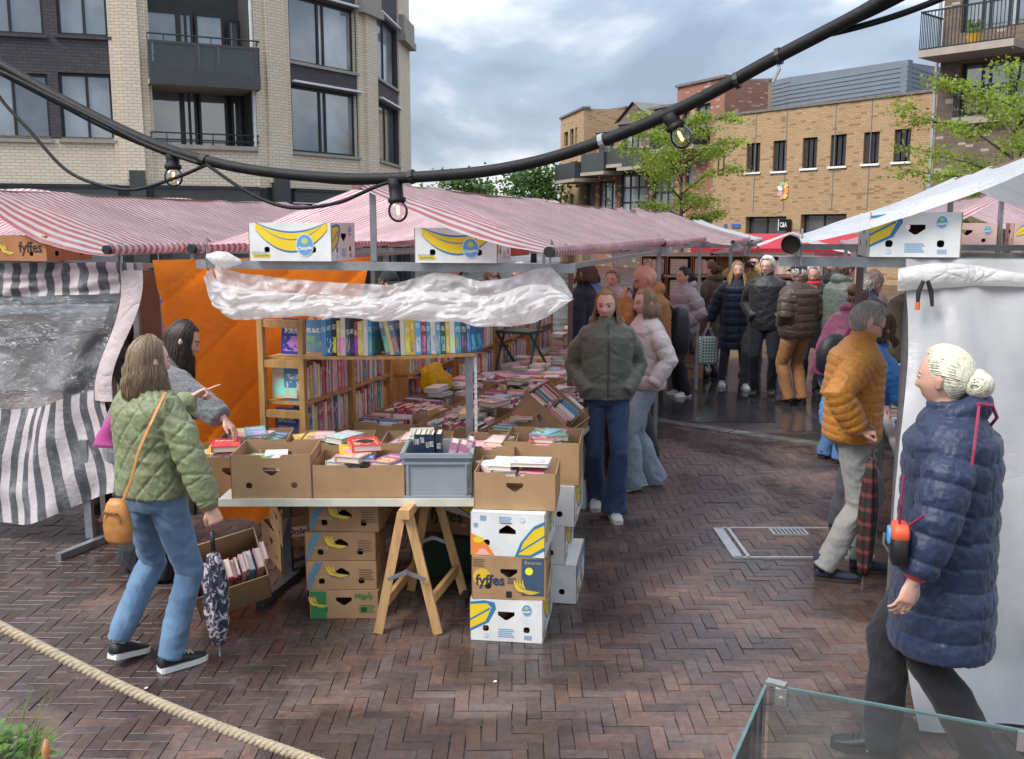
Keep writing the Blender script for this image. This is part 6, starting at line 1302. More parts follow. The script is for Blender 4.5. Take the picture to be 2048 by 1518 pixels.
    # ---- shoes
    if shoes:
        for (fx, fy, fa_, lf), (H_, K_, A0) in zip(feet, leg):
            shoe(body, V(A0.x, A0.y + .015, max(0, lf * .6)), R(-fa_), -R(min(35, lf * 250)), shoes['mat'], shoes['sole'], shoes.get('kind', 'sneaker'), s)
    # ---- jacket
    if jacket:
        J = MB(); th = jacket.get('th', .03) * s; hem = jacket.get('hem', -.05) * s; fl = jacket.get('flare', 0.0)
        top = [q for q in prof if q[0] > hem + .02 * s]
        a0, b0 = np.interp(hem, [q[0] for q in prof], [q[1] for q in prof]), np.interp(hem, [q[0] for q in prof], [q[2] for q in prof])
        if hem < -.02 * s: a0, b0 = prof[1][1] + fl, prof[1][2] + fl
        rings = [(hem, a0 + th * .8, b0 + th * .8)]
        if hem < -.12 * s: rings += [(hem * .5, lerp(a0, prof[1][1], .5) + th, lerp(b0, prof[1][2], .5) + th)]
        for t, a, b in top:
            kk = jacket.get('box', .5); a = max(a, prof[6][1] * kk + a * (1 - kk)) if t < .45 * s else a; b = max(b, prof[5][2] * kk + b * (1 - kk)) if t < .40 * s else b
            e_ = th if t < .5 * s else th * .6
            if t > .55 * s: e_ = th * .35 + .012
            rings.append((t, a + e_, b + e_))
        J.loft([ring(t, a, b, 24, 0, 2.3) for t, a, b in rings])
        ck = jacket.get('collar', 'stand'); cp, ca = spine(.56 * s)
        if ck in ('stand', 'hood', 'round'):
            hgt = {'stand': .07, 'hood': .05, 'round': .02}[ck] * s; axis = (nd * .7 + (hc - nk).normalized() * .3)
            J.tube([nk - nd * .03 * s, nk + axis * .01, nk + axis * hgt], [.088 * s, .082 * s, .078 * s], 18, ref=(1, 0, 0))
        if ck == 'hood':
            _, sdv, fwv = frame(.5 * s); arc = []
            for i in range(9):
                q = PI * (1.0 + i / 8); arc.append(nk + sdv * (math.cos(q) * .105 * s) + fwv * (math.sin(q) * .10 * s - .0) + nd * (.01 - .012 * math.sin(q)) * s)
            J.tube(arc, [.028 * s, .04 * s, .05 * s, .058 * s, .06 * s, .058 * s, .05 * s, .04 * s, .028 * s], 10, close_round=True)
        ar = jacket.get('arm', 1.0)
        for k, (S_, E_, W_, a) in enumerate(arm):
            wr = lerp(E_, W_, jacket.get('cuff', .97) if not a.get('pocket') else 1.14); dn = (W_ - E_).normalized(); r0 = .052 * s + th * .75
            J.tube([S_ + (sh[1 - k] - sh[k]).normalized() * .08 * s - V(0, 0, .03 * s + th * .8), S_ - V(0, 0, .008 * s + th * .55) + (sh[1 - k] - sh[k]).normalized() * th * .3, lerp(S_, E_, .5), E_, lerp(E_, wr, .4), wr - dn * .02, wr], [r0 * .7, r0 * .90, r0 * .95 * ar, (.045 * s + th * .72) * ar, (.044 * s + th * .68) * ar, (.036 * s + th * .6) * ar, (.033 * s + th * .4) * ar], 16)
            bones.append((S_, E_, wr))
        me = remesh(J, vox, 4); co, nm = mesh_co(me)
        # parameter along the nearest limb, for baffles and folds
        def segd(p, a, b):
            a = np.array(a); b = np.array(b); d = b - a; t = np.clip(((p - a) @ d) / (d @ d), 0, 1); q = a + t[:, None] * d; return np.linalg.norm(p - q, axis=1), t * np.linalg.norm(d)
        tp, _ = spine(.5 * s); dt, ut = segd(co, V(P0.x, P0.y, hem + hipz), tp); dt = dt - .13 * s
        u = ut + 0.0; best = dt; isarm = np.zeros(len(co), bool)
        for S_, E_, W_ in bones:
            d1, u1 = segd(co, S_, E_); d2, u2 = segd(co, E_, W_); dd = np.minimum(d1, d2) - .05 * s; uu = np.where(d1 < d2, u1, u2 + (E_ - S_).length) + .02
            mk = dd < best; best = np.where(mk, dd, best); u = np.where(mk, uu, u); isarm |= mk
        pz = jacket.get('style', 'plain'); sd0 = random.random() * 60; dsp = np.zeros(len(co))
        if pz == 'puffer':
            per = jacket.get('per', .09); amp = jacket.get('amp', .012)
            for i, c in enumerate(co):
                jit = .012 * noise.noise((c[0] * 5, c[1] * 5, sd0 + c[2] * 2)); ph_ = abs(math.sin(PI * (u[i] + jit) / per))
                dsp[i] = amp * (ph_ ** .45 - .75) + amp * .55 * (.3 - abs(noise.noise((c[0] * 22 + sd0, c[1] * 22, c[2] * 22)))) + amp * .5 * (.3 - abs(noise.noise((c[0] * 48 + sd0, c[1] * 48, c[2] * 14))))
        elif pz == 'chevron':
            for i, c in enumerate(co):
                q = (c[2] - hipz) + .45 * abs(c[0] - P0.x) if not isarm[i] else u[i] + .1
                ph_ = abs(math.sin(PI * q / jacket.get('per', .17))); dsp[i] = .011 * (ph_ ** .35 - .8) + .010 * (.3 - abs(noise.noise((c[0] * 10 + sd0, c[1] * 10, c[2] * 13)))) + .004 * (.3 - abs(noise.noise((c[0] * 40 + sd0, c[1] * 40, c[2] * 32))))
        elif pz == 'diamond':
            for i, c in enumerate(co):
                an = math.atan2(c[1] - P0.y, c[0] - P0.x) * .16 if not isarm[i] else math.atan2(c[1] - sh[0].y, c[0] - (sh[0].x if c[0] > P0.x else sh[1].x)) * .06
                q1 = abs(math.sin(PI * (u[i] + an * 1.2) / .13)); q2 = abs(math.sin(PI * (u[i] - an * 1.2) / .13)); ph_ = min(q1, q2)
                dsp[i] = .009 * (min(1, ph_ * 2.2) ** .5 - .8) + .011 * (.3 - abs(noise.noise((c[0] * 8 + sd0, c[1] * 8, c[2] * 16 + c[0] * 5)))) + .004 * (.3 - abs(noise.noise((c[0] * 36 + sd0, c[1] * 36, c[2] * 44))))
        else:
            for i, c in enumerate(co):
                dsp[i] = .012 * (.3 - abs(noise.noise((c[0] * 7 + sd0, c[1] * 7, c[2] * 10)))) + (.010 if isarm[i] else .005) * (.3 - abs(noise.noise((c[0] * 14 + sd0, c[1] * 14, c[2] * 26))))
        set_co(me, co + nm * dsp[:, None]); jo = finish(me, jacket.get('name', 'jacket'), jacket['mat'], body)
        if jacket.get('zip'):
            q = MB(); pts = []
            for i in range(9):
                t = lerp(hem + .01, .54 * s, i / 8); a = np.interp(t, [k[0] for k in rings], [k[2] for k in rings]); p, sdv, fwv = frame(t); pts.append(p + fwv * (a + .004))
            q.tube(pts, (.006), 6); q.build('zip', jacket['zip'], jo)
        for k, (S_, E_, W_, a) in enumerate(arm):
            if jacket.get('rib') and not a.get('pocket'):
                dn = (W_ - E_).normalized(); q = MB(); c0 = lerp(E_, W_, jacket.get('cuff', .97)); q.tube([c0 - dn * .035, c0, c0 + dn * .02], [(.036 * s + th * .45), (.034 * s + th * .35), .031 * s], 16); q.build('cuff', jacket['rib'], jo, True)
    # ---- hair
    if hair and hair.get('style') != 'none': make_hair(body, HM, hq, hs, hair, vox)
    if glasses:
        q = MB()
        for sg in (-1, 1):
            c = V(sg * .033, .098, .004); q.tube([HM @ (c + V(.023 * math.cos(2 * PI * i / 14), -.004 * abs(math.cos(2 * PI * i / 14)), .017 * math.sin(2 * PI * i / 14))) for i in range(15)], .0022, 5, cap=False)
            q.tube([HM @ V(sg * .056, .09, .006), HM @ V(sg * .076, .04, .01), HM @ V(sg * .08, -.01, .008)], .002, 5)
        q.tube([HM @ V(-.011, .102, .006), HM @ V(.011, .102, .006)], .002, 5); q.build('glasses', black, body)
    if extras: extras(body, dict(HM=HM, hc=hc, arm=arm, P0=P0, frame=frame, spine=spine, s=s, nk=nk, leg=leg, sh=sh))
    return body
def make_hair(body, HM, hq, hs, hair, vox):
    rng = random.Random(hair.get('seed', 3)); st = hair['style']; Lh = hair.get('len', .25); m = MB()
    def sk(th, ph, k): return HM @ (head_pt(th, ph, False) * k)
    def lim(ph):                                     # hairline polar angle by azimuth (0 = face)
        a = abs((ph + PI) % (2 * PI) - PI); base = R(hair.get('line', 44))
        return lerp(base, R(84), sstep(R(50), R(82), a)) if a < R(84) else lerp(R(84), R(122), sstep(R(84), R(124), a))
    nt_, np_ = 16, 40
    thick = hair.get('thick', 1.075)
    if st != 'fringe':
        for sk_ in (0,): m.grid(lambda u, v: sk(.02 + u * lim(2 * PI * v), 2 * PI * v, lerp(thick + .015, thick - .03 if u > .95 else thick, u)), nt_, np_)
    sw = hair.get('sw', 1.0)
    def strand(pts, w, t_):
        w *= sw; t_ *= sw; m.tube(pts, [(w * q, t_ * q) for q in [1.0] * (len(pts) - 2) + [.8, .25]], 4)
    n = hair.get('n', 90); crown = R(18)
    fx = hair.get('part', .02)
    if st in ('long', 'bob'):
        for i in range(n):
            ph = rng.uniform(R(hair.get('front', 62)), 2 * PI - R(hair.get('front', 62))); a = abs((ph + PI) % (2 * PI) - PI)
            k0 = thick + rng.uniform(-.01, .045) + (.05 * rng.random() if rng.random() < .08 else 0); te = R(rng.uniform(88, 100)); pts = []
            for q in range(6):
                t = q / 5; th = lerp(R(4), te, t); sgx = 1 if math.sin(ph) > 0 else -1
                pp = lerp(sgx * R(60), (ph + PI) % (2 * PI) - PI, sstep(0, .6, t)) if a < R(100) else ph
                pts.append(sk(th, pp, k0))
            p = pts[-1]; out = (p - (HM @ V(0, -.01, p.z * 0))).copy(); out.z = 0; out.normalize(); ln = Lh * rng.uniform(.78, 1.12); fwd = hq @ V(0, 1, 0)
            wv = rng.uniform(-.010, .010); cur = hair.get('curl', 0)
            for q in range(1, 6):
                t = q / 5; pts.append(p + V(0, 0, -ln * t) + out * (.018 * math.sin(t * 2.2) * hs - cur * t * t * .05 + .02 * t * hair.get('spread', 1)) + V(wv * math.sin(t * 5), wv * math.cos(t * 4), 0))
            strand(pts, rng.uniform(.009, .014), rng.uniform(.004, .006))
    elif st in ('short', 'bun', 'fringe', 'swept'):
        for i in range(n):
            ph = rng.uniform(0, 2 * PI); mxt = lim(ph)
            if st == 'fringe': th0 = R(rng.uniform(62, 80)); mxt = max(mxt, R(100)); ph = rng.uniform(R(70), R(290))
            else: th0 = mxt * math.sqrt(rng.uniform(.02, .9))
            k0 = thick + (rng.uniform(-.005, .014) if st == 'bun' else rng.uniform(-.005, .04)); pts = []
            ln = {'short': R(24), 'bun': R(60), 'fringe': R(30), 'swept': R(45)}[st] * rng.uniform(.7, 1.2)
            for q in range(5):
                t = q / 4
                if st == 'bun':                       # pulled towards the knot
                    c0 = head_pt(th0, ph, False); c1 = V(*hair.get('knot', (0, -.10, .02))); c = c0.lerp(c1, t * .9); c = c.normalized() * lerp(c0.length, c1.length, t) * k0; pts.append(HM @ c)
                else:
                    dph = (.5 if st == 'swept' else .25) * rng.uniform(-1, 1) * t; pts.append(sk(min(th0 + ln * t, max(mxt * 1.05, th0 + .05)), ph + dph, k0 + .01 * math.sin(t * PI)))
            strand(pts, rng.uniform(.007, .012) * (1.0 if st != 'fringe' else 1.2), rng.uniform(.003, .005))
        if st == 'bun':
            kc = V(*hair.get('knot', (0, -.10, .02))) * 1.18; r = hair.get('knot_r', .04)
            for i in range(int(26 / sw ** 1.5)):
                ax = V(1, rng.uniform(-.35, .35), rng.uniform(-.35, .35)).normalized(); b1 = ax.orthogonal().normalized(); b2 = ax.cross(b1); a0 = rng.uniform(0, 6); off_ = rng.uniform(-.85, .85)
                m.tube([HM @ (kc + ax * (r * off_) + (b1 * math.cos(a0 + q * .55) + b2 * math.sin(a0 + q * .55)) * r * .97 * math.sqrt(max(.05, 1 - off_ * off_))) for q in range(7)], [(.011 * sw, .005 * sw)] * 7, 5)
            m.tube([HM @ (kc + V(0, 0, -r * .7)), HM @ kc, HM @ (kc + V(0, 0, r * .7))], [r * .55, r * .9, r * .55], 10, close_round=True)
    m.build('hair', hair['mat'], body, True)
def cap_hat(mat, brim=True, flat=False):
    def f(body, d):
        HM = d['HM']; q = MB(); k = 1.13
        rings = []
        for i in range(7):
            th = R(4 + i * 12.2)
            rings.append([HM @ (head_pt(th, 2 * PI * j / 24, False) * k + V(0, 0, .004)) for j in range(24)])
        q.loft(rings)
        if brim: q.grid(lambda u, v: HM @ V(lerp(-.068, .068, v), .075 + .075 * u * math.sin(PI * lerp(.12, .88, v)) + (.02 if flat else 0), .048 - .03 * u - .25 * lerp(-.068, .068, v) ** 2 * 8), 5, 10)
        q.build('cap', mat, body, True)
    return f
# ================================================================ THE CROWD
def FT(x, y, head, r, l, tr=4, tl_=-4, lr=0, ll=0):
    Ri = Matrix.Rotation(-R(head), 3, 'Z'); a = Ri @ (V(r.x, r.y, 0) - V(x, y, 0)); b = Ri @ (V(l.x, l.y, 0) - V(x, y, 0)); return ((a.x, a.y, tr, lr), (b.x, b.y, tl_, ll))
H = {k: hair_mat('hair_' + k, c) for k, c in dict(ashblond=(.26, .18, .11), darkbrown=(.045, .028, .022), ltbrown=(.36, .205, .105), blond=(.42, .29, .16), bob=(.33, .22, .13), grey=(.46, .43, .38), white=(.74, .72, .66), cream=(.80, .74, .56), black=(.02, .017, .016), brown=(.12, .07, .045)).items()}
sole_w = M('white_sole', (.70, .69, .66), .55, .08); sole_d = M('dark_sole', (.03, .025, .022), .7, .1); shoe_w = M('white_sneaker', (.68, .66, .62), .5, .1); shoe_b = M('black_sneaker', (.018, .018, .02), .55, .2); suede = M('navy_suede', (.022, .025, .05), .9, .2, 20); shoe_br = M('brown_shoe', (.06, .045, .035), .5, .2)
leather_tan = M('tan_leather', (.45, .19, .05), .42, .25, 12, .3, 60)
blue_jeans = fabric('mid_blue_denim', (.095, .165, .26), 'denim'); dark_jeans = fabric('dark_blue_denim', (.028, .052, .11), 'denim'); pale_jeans = fabric('pale_blue_denim', (.25, .305, .37), 'denim'); grey_jeans = fabric('grey_denim', (.21, .21, .205), 'denim'); black_tr = fabric('black_cloth', (.016, .016, .019), 'cotton'); tan_tr = fabric('tan_corduroy', (.30, .145, .055), 'cotton'); dk_tr = fabric('charcoal_cloth', (.05, .052, .06), 'cotton')
def strap(body, pts, w, t, mat, name='strap'):
    m = MB(); m.tube(pts, [(t, w)] * len(pts), 6); return m.build(name, mat, body, True)
# -- 1 woman pointing, seen from behind
rf, lf = G(345, 1338), G(243, 1326); px, py = (rf.x + lf.x) / 2 + .01, (rf.y + lf.y) / 2
oliveq = fabric('olive_quilted_nylon', (.20, .225, .115), 'nylon'); hd1 = -28
person('woman in olive quilted jacket and blue jeans seen from behind, pointing', px, py, hd1, 1.685, True, feet=FT(px, py, hd1, rf, lf, 18, -6, 0, .05), build=1.02, shift=(.075, .02), yaw=-14, nod=4, vox=.0060, face=True,
       hair=dict(style='long', len=.16, mat=H['ashblond'], n=1000, seed=5, front=70, spread=.1, sw=.34), jacket=dict(mat=oliveq, style='diamond', th=.034, hem=-.005, collar='round', rib=oliveq, box=.75, arm=1.08),
       legs=dict(mat=blue_jeans, cut='straight', w=.97, hem=.07, fold=1.2), shoes=dict(mat=shoe_b, sole=sole_w),
       arms=(dict(toW=tuple(P(428, 1032, 4.55)), hand='grip', palmW=(-.3, .5, 0)), dict(toW=tuple(P(383, 795, 5.02)), hand='point', pole=(-.5, -.2, -1), dirW=(.85, .25, .48), palmW=(0, -.3, -1))))
# handbag and strap
hb = empty('handbag', P(238, 1085, 4.50), R(-20), 'tan leather shoulder bag hanging at the pointing woman', 'handbag'); m = MB()
m.loft([[V(.055 * k * math.cos(2 * PI * j / 18) * 1.35, .045 * k * math.sin(2 * PI * j / 18), z) for j in range(18)] for z, k in ((0, .75), (.02, 1.0), (.08, 1.08), (.15, .92), (.19, .75), (.215, .45))]); m.build('bag_body', leather_tan, hb, True)
m = MB(); m.tube([V(-.062 * math.cos(a), -.048, .11 + .05 * math.sin(a)) for a in [PI * k / 8 for k in range(9)]], .004, 6); m.b2((-.04, -.052, .155), (.04, -.040, .162)); m.build('bag_seam', M('dark_leather', (.22, .08, .02), .5), hb)
sh1 = [P(330, 785, 4.58), P(300, 850, 4.44), P(278, 900, 4.42), P(262, 960, 4.42), P(247, 1000, 4.44)]; m = MB(); iv = Matrix.Rotation(R(20), 3, 'Z'); m.tube([iv @ (q - hb.location) for q in sh1], [(.003, .011)] * 5, 6, ref=(0, 1, 0)); m.build('shoulder_strap', leather_tan, hb)
def umbrella(label, top, tip, m1, handle_mat, crook=None, rmax=.032):
    r = empty('umbrella', tip, 0, label, 'umbrella'); d = top - tip; L_ = d.length; u = d.normalized(); x = u.orthogonal().normalized(); y = u.cross(x); m = MB(); rings = []
    for k in range(15):
        t = k / 14; rad = rmax * (.25 + 1.1 * math.sin(PI * min(1, .12 + t * .80)) ** .8); rings.append([u * (L_ * (.10 + .72 * t)) + (x * math.cos(a) + y * math.sin(a)) * rad * (1 + .22 * math.cos(a * 6 + t * 3)) for a in [2 * PI * j / 28 for j in range(28)]])
    m.loft(rings); m.build('canopy', m1, r, True); m = MB(); m.tube([V(0, 0, 0), u * L_ * .95], .005, 6); m.build('shaft', steel, r); m = MB()
    m.tube(crook if crook else [u * L_ * .84, u * L_ * 1.0], .010 if crook else .012, 8); m.build('handle', handle_mat, r, True); return r
n = NT('umbrella_print'); v_ = n.coord(); f_ = n.ramp(n.noise(v_, 26, 3, .6, 1.2), (.5, 0), (.58, 1)); n.l(n.mix(f_, (.012, .015, .035), (.42, .36, .38)), n.b.inputs['Base Color']); n.b.inputs['Roughness'].default_value = .6; umb_m = n.mat
umbrella('folded dark umbrella with pale print held by the pointing woman', P(424, 1062, 4.56), P(440, 1312, 4.52), umb_m, black, None, .040)
# -- 2 woman in grey wool bending to the cartons
wool = fabric('grey_wool', (.13, .135, .14), 'wool'); g2 = G(238, 1156)
person('dark haired woman in grey wool coat bending over the cartons', g2.x + .20, g2.y + .08, -78, 1.74, True, lean=34, hunch=12, yaw=4, nod=20, feet=((.10, .05, 4, 0), (-.09, -.12, -4, 0)), vox=.0068,
       hair=dict(style='long', len=.22, mat=H['darkbrown'], n=600, seed=8, front=60, spread=.2, sw=.4), jacket=dict(mat=wool, style='plain', th=.04, hem=-.16, collar='round', box=.8, arm=1.2, name='coat'), legs=dict(mat=black_tr, cut='wide'), shoes=dict(mat=shoe_b, sole=sole_d),
       arms=(dict(toW=tuple(P(448, 838, 5.62)), hand='relax', dirW=(.6, -.1, -.6), palmW=(-.3, 0, -1)), dict(toW=(-2.05, 6.35, 1.0), hand='relax')))
m = MB(); q = P(216, 862, 5.60); m.loft([[q + V(x_ * .10, y_ * .05, z_) for x_, y_ in [(math.cos(2 * PI * j / 14), math.sin(2 * PI * j / 14)) for j in range(14)]] if k == 0 else [q + V(x_ * w_ + dx, y_ * .06 * w_ / .1, z_) for x_, y_ in [(math.cos(2 * PI * j / 14), math.sin(2 * PI * j / 14)) for j in range(14)]] for k, (z_, w_, dx) in enumerate(((-.09, .035, -.03), (-.07, .06, -.025), (-.02, .058, -.01), (.04, .045, .02), (.10, .028, .045), (.17, .014, .075)))])
pk_ = m.build('shoulder_bag', fabric('magenta_cloth', (.42, .06, .23), 'nylon'), None, True); tag(pk_, 'magenta cloth bag on the arm of the bending woman', 'bag')
m = MB(); m.tube([q + V(.075, 0, .16), q + V(.10, .02, .22), q + V(.13, .06, .28)], .012, 8); m.build('bag_strap', fabric('magenta_cloth', (.42, .06, .23), 'nylon'), pk_)
# -- 3 girl walking towards us
rf, lf = G(1190, 1010), G(1228, 1036); px, py = .72, 7.33; olv = fabric('sage_green_nylon', (.125, .135, .105), 'nylon')
person('girl in sage green puffer jacket and dark flared jeans walking towards us', px, py, 180, 1.755, True, feet=FT(px, py, 180, rf, lf, 4, -4, .03, 0), build=1.04, yaw=-16, nod=6, vox=.0065, skin=(.66, .42, .34),
       hair=dict(style='long', len=.30, mat=H['ltbrown'], n=700, seed=2, front=72, spread=.9, line=40, sw=.36), jacket=dict(mat=olv, style='chevron', th=.038, hem=-.035, collar='hood', box=.9, arm=1.0, zip=M('zip_grey', (.06, .065, .06), .5)), legs=dict(mat=dark_jeans, cut='flare', w=1.0, hem=.05), shoes=dict(mat=shoe_w, sole=sole_w), arms=(dict(pocket=1), dict(pocket=1)))
# -- 4 woman in cream puffer
px, py = 1.16, 8.15; crm = fabric('cream_nylon', (.60, .52, .49), 'nylon')
person('woman in cream puffer jacket and wide pale jeans walking left', px, py, 108, 1.71, True, feet=FT(px, py, 108, V(1.23, 8.22, 0), V(1.02, 8.0, 0), 2, -2, 0, .02), yaw=4, nod=4, vox=.007, skin=(.62, .36, .27),
       hair=dict(style='bob', len=.10, mat=H['bob'], n=600, seed=4, front=62, curl=.3, sw=.38), jacket=dict(mat=crm, style='chevron', per=.15, th=.038, hem=-.05, collar='stand', box=.85, arm=1.05), legs=dict(mat=pale_jeans, cut='wide', w=.86, hem=.03), shoes=dict(mat=shoe_w, sole=sole_w), arms=({}, dict(toW=(1.14, 7.83, .93), hand=None)))
# -- 5 bald man in rust coat with backpack
rust = fabric('rust_brown_canvas', (.33, .125, .035), 'cotton')
def backpack(label, body, mat):
    Rm = body.matrix_basis; r = empty('backpack', Rm @ V(0, -.25, .98), body.rotation_euler.z, label, 'backpack'); m = MB(); m.loft([[V(.15 * k * math.copysign(abs(math.cos(a)) ** .6, math.cos(a)), .09 * k * math.copysign(abs(math.sin(a)) ** .7, math.sin(a)), z) for a in [2 * PI * j / 20 for j in range(20)]] for z, k in ((0, .7), (.03, 1.0), (.2, 1.08), (.36, 1.0), (.45, .8), (.48, .4))]); m.build('pack_body', mat, r, True)
    m = MB(); m.loft([[V(.11 * k * math.copysign(abs(math.cos(a)) ** .6, math.cos(a)), -.10 + .035 * k * math.sin(a), z) for a in [2 * PI * j / 16 for j in range(16)]] for z, k in ((.04, .8), (.1, 1.0), (.22, .95), (.25, .6))]); m.build('front_pocket', mat, r, True)
    for sg_ in (-1, 1): m = MB(); m.tube([V(sg_ * .10, .06, .42), V(sg_ * .13, .16, .52), V(sg_ * .14, .30, .46), V(sg_ * .15, .34, .30), V(sg_ * .15, .16, .08)], [(.006, .022)] * 5, 6); m.build('shoulder_strap', mat, r)
b5 = person('bald man in rust brown hooded coat, hand on chin', 1.36, 9.35, 95, 1.87, False, hunch=14, nod=24, vox=.008, skin=(.55, .27, .19), hair=dict(style='none', mat=H['brown']), jacket=dict(mat=rust, style='plain', th=.04, hem=-.22, collar='hood', box=.8, arm=1.15, name='coat'), legs=dict(mat=dk_tr, cut='straight'), shoes=dict(mat=shoe_b, sole=sole_d), arms=({}, dict(to=(-.02, .27, 1.43), hand='grip', pole=(-.6, .3, -1), dir=(.2, -.1, 1), palm=(0, -1, 0))))
backpack('black backpack on the bald man in rust', b5, fabric('black_nylon', (.014, .014, .018), 'nylon'))
# -- 6 lilac puffer
person('young woman in lilac grey puffer with dark tied hair', 2.27, 12.75, 112, 1.70, True, yaw=-8, nod=4, vox=.009, skin=(.52, .30, .22), hair=dict(style='bun', mat=H['black'], n=120, knot=(0, -.095, -.02), knot_r=.035), jacket=dict(mat=fabric('lilac_nylon', (.27, .215, .225), 'nylon'), style='puffer', per=.13, amp=.014, th=.06, hem=-.08, collar='hood', box=.9, arm=1.2), legs=dict(mat=black_tr, cut='straight'), shoes=dict(mat=shoe_w, sole=sole_w), arms=(dict(pocket=1), dict(pocket=1)))
# -- 7 parka from behind
person('woman in moss brown parka seen from behind at the far display', 2.95, 14.3, 40, 1.72, True, nod=10, vox=.011, face=False, hair=dict(style='bun', mat=H['brown'], n=100, knot=(0, -.10, .0), knot_r=.04), jacket=dict(mat=fabric('moss_parka', (.075, .06, .038), 'cotton'), style='plain', th=.05, hem=-.32, collar='hood', box=.9, arm=1.15, name='parka'), legs=dict(mat=dk_tr, cut='slim'), shoes=dict(mat=shoe_b, sole=sole_d), arms=(dict(to=(.2, .28, 1.2)), dict(to=(-.2, .28, 1.2))))
# -- 8 blonde in long navy coat
px, py = 3.07, 13.55; nav = fabric('ink_blue_nylon', (.010, .014, .030), 'nylon')
b8 = person('blonde woman in long dark navy coat with brown shoulder strap', px, py, 178, 1.755, True, feet=((.12, -.02, 6, 0), (-.14, .30, -4, 0)), nod=2, vox=.009, skin=(.60, .36, .29), hair=dict(style='long', len=.27, mat=H['blond'], n=240, seed=6, front=55, spread=1.6, sw=.7), jacket=dict(mat=nav, style='puffer', per=.11, amp=.010, th=.045, hem=-.40, collar='round', box=.9, arm=1.15, flare=.02, name='long_coat'), legs=dict(mat=dk_tr, cut='slim'), shoes=dict(mat=shoe_w, sole=sole_w), arms=(dict(to=(.33, .06, .88), hand='grip'), {}))
m = MB(); m.tube([V(.07, .15, 1.47), V(-.02, .20, 1.28), V(-.12, .19, 1.10), V(-.18, .15, 1.02)], [(.004, .016)] * 4, 6, ref=(0, 1, 0)); m.build('cross_strap', M('brown_strap', (.22, .10, .05), .5), b8)
m = MB(); m.tube([V(0, .125, 1.50), V(0, .17, 1.40), V(0, .17, 1.33)], [.05, .055, .02], 10); m.build('white_scarf', fabric('white_scarf', (.7, .68, .66), 'cotton'), b8, True)
q = b8.matrix_basis @ V(.345, .06, .32); tt = empty('tote_bag', q, R(10), 'green and white patterned tote bag carried by the blonde woman', 'tote bag')
n = NT('tote_pattern'); v_ = n.coord(); ck = n.n('ShaderNodeTexChecker'); ck.inputs['Scale'].default_value = 34; mp_ = n.n('ShaderNodeMapping'); mp_.inputs['Rotation'].default_value = (0, R(45), 0); n.l(v_, mp_.inputs[0]); n.l(mp_.outputs[0], ck.inputs[0]); ck.inputs[1].default_value = (.10, .22, .17, 1); ck.inputs[2].default_value = (.62, .64, .60, 1); n.l(ck.outputs[0], n.b.inputs[0])
m = MB(); m.loft([[V(w_ * math.copysign(abs(math.cos(a)) ** .6, math.cos(a)), .07 * math.sin(a), z) for a in [2 * PI * j / 16 for j in range(16)]] for z, w_ in ((0, .15), (.04, .17), (.2, .175), (.32, .16), (.38, .12))]); m.build('tote_body', n.mat, tt, True)
for y in (-.04, .04): m = MB(); m.tube([V(-.08, y, .37), V(-.02, y * .5, .50), V(.03, y * .5, .50), V(.08, y, .37)], [(.004, .014)] * 4, 6); m.build('tote_handle', M('lilac_webbing', (.35, .25, .50), .7), tt)
# -- 9 photographer
b9 = person('man in tan jacket raising a camera to his face', 3.62, 14.6, 150, 1.80, False, nod=0, vox=.011, hair=dict(style='short', mat=H['brown'], n=110), jacket=dict(mat=fabric('camel_jacket', (.38, .24, .10), 'cotton'), style='plain', th=.04, hem=-.08, box=.8, arm=1.15), legs=dict(mat=fabric('wine_cloth', (.06, .025, .03), 'cotton'), cut='straight'), shoes=dict(mat=shoe_br, sole=sole_d), arms=(dict(to=(.10, .22, 1.60), hand='grip', pole=(1, .2, -.6)), dict(to=(-.08, .24, 1.58), hand='grip', pole=(-1, .2, -.6))))
m = MB(); m.b2((-.07, .22, 1.62), (.07, .28, 1.71)); m.tube([V(0, .28, 1.665), V(0, .34, 1.665)], .035, 12); o = m.build('camera_body', black); o.matrix_world = b9.matrix_basis.copy(); tag(o, 'black camera held up by the man in tan', 'camera')
# -- 10 white haired man in black
person('white haired man with glasses and beard in black jacket', 3.36, 12.85, 160, 1.84, False, feet=((.11, .06, 6, 0), (-.10, -.04, -4, 0)), yaw=-14, vox=.009, skin=(.58, .34, .26), beard=True, glasses=True, hair=dict(style='swept', mat=H['white'], n=380, thick=1.10, sw=.7), jacket=dict(mat=fabric('black_jacket', (.017, .018, .02), 'nylon'), style='plain', th=.035, hem=-.12, collar='stand', box=.8, arm=1.1), legs=dict(mat=fabric('ink_trousers', (.012, .015, .022), 'cotton'), cut='slim', w=1.08), shoes=dict(mat=shoe_br, sole=sole_d), arms=(dict(pocket=1), dict(pocket=1)))
# -- 11 man in brown puffer
person('man in flat cap, brown puffer and tan corduroys, back to us', 3.55, 12.05, 24, 1.78, False, build=1.1, yaw=14, vox=.008, face=False, skin=(.55, .28, .2), hair=dict(style='fringe', mat=H['grey'], n=70), jacket=dict(mat=fabric('chocolate_nylon', (.060, .037, .027), 'nylon'), style='puffer', per=.10, amp=.011, th=.05, hem=-.10, collar='stand', box=.95, arm=1.2), legs=dict(mat=tan_tr, cut='straight', w=1.08, hem=.07), shoes=dict(mat=shoe_b, sole=sole_d), arms=(dict(pocket=1), dict(pocket=1)), extras=cap_hat(fabric('black_felt', (.015, .015, .02), 'cotton'), True, True))
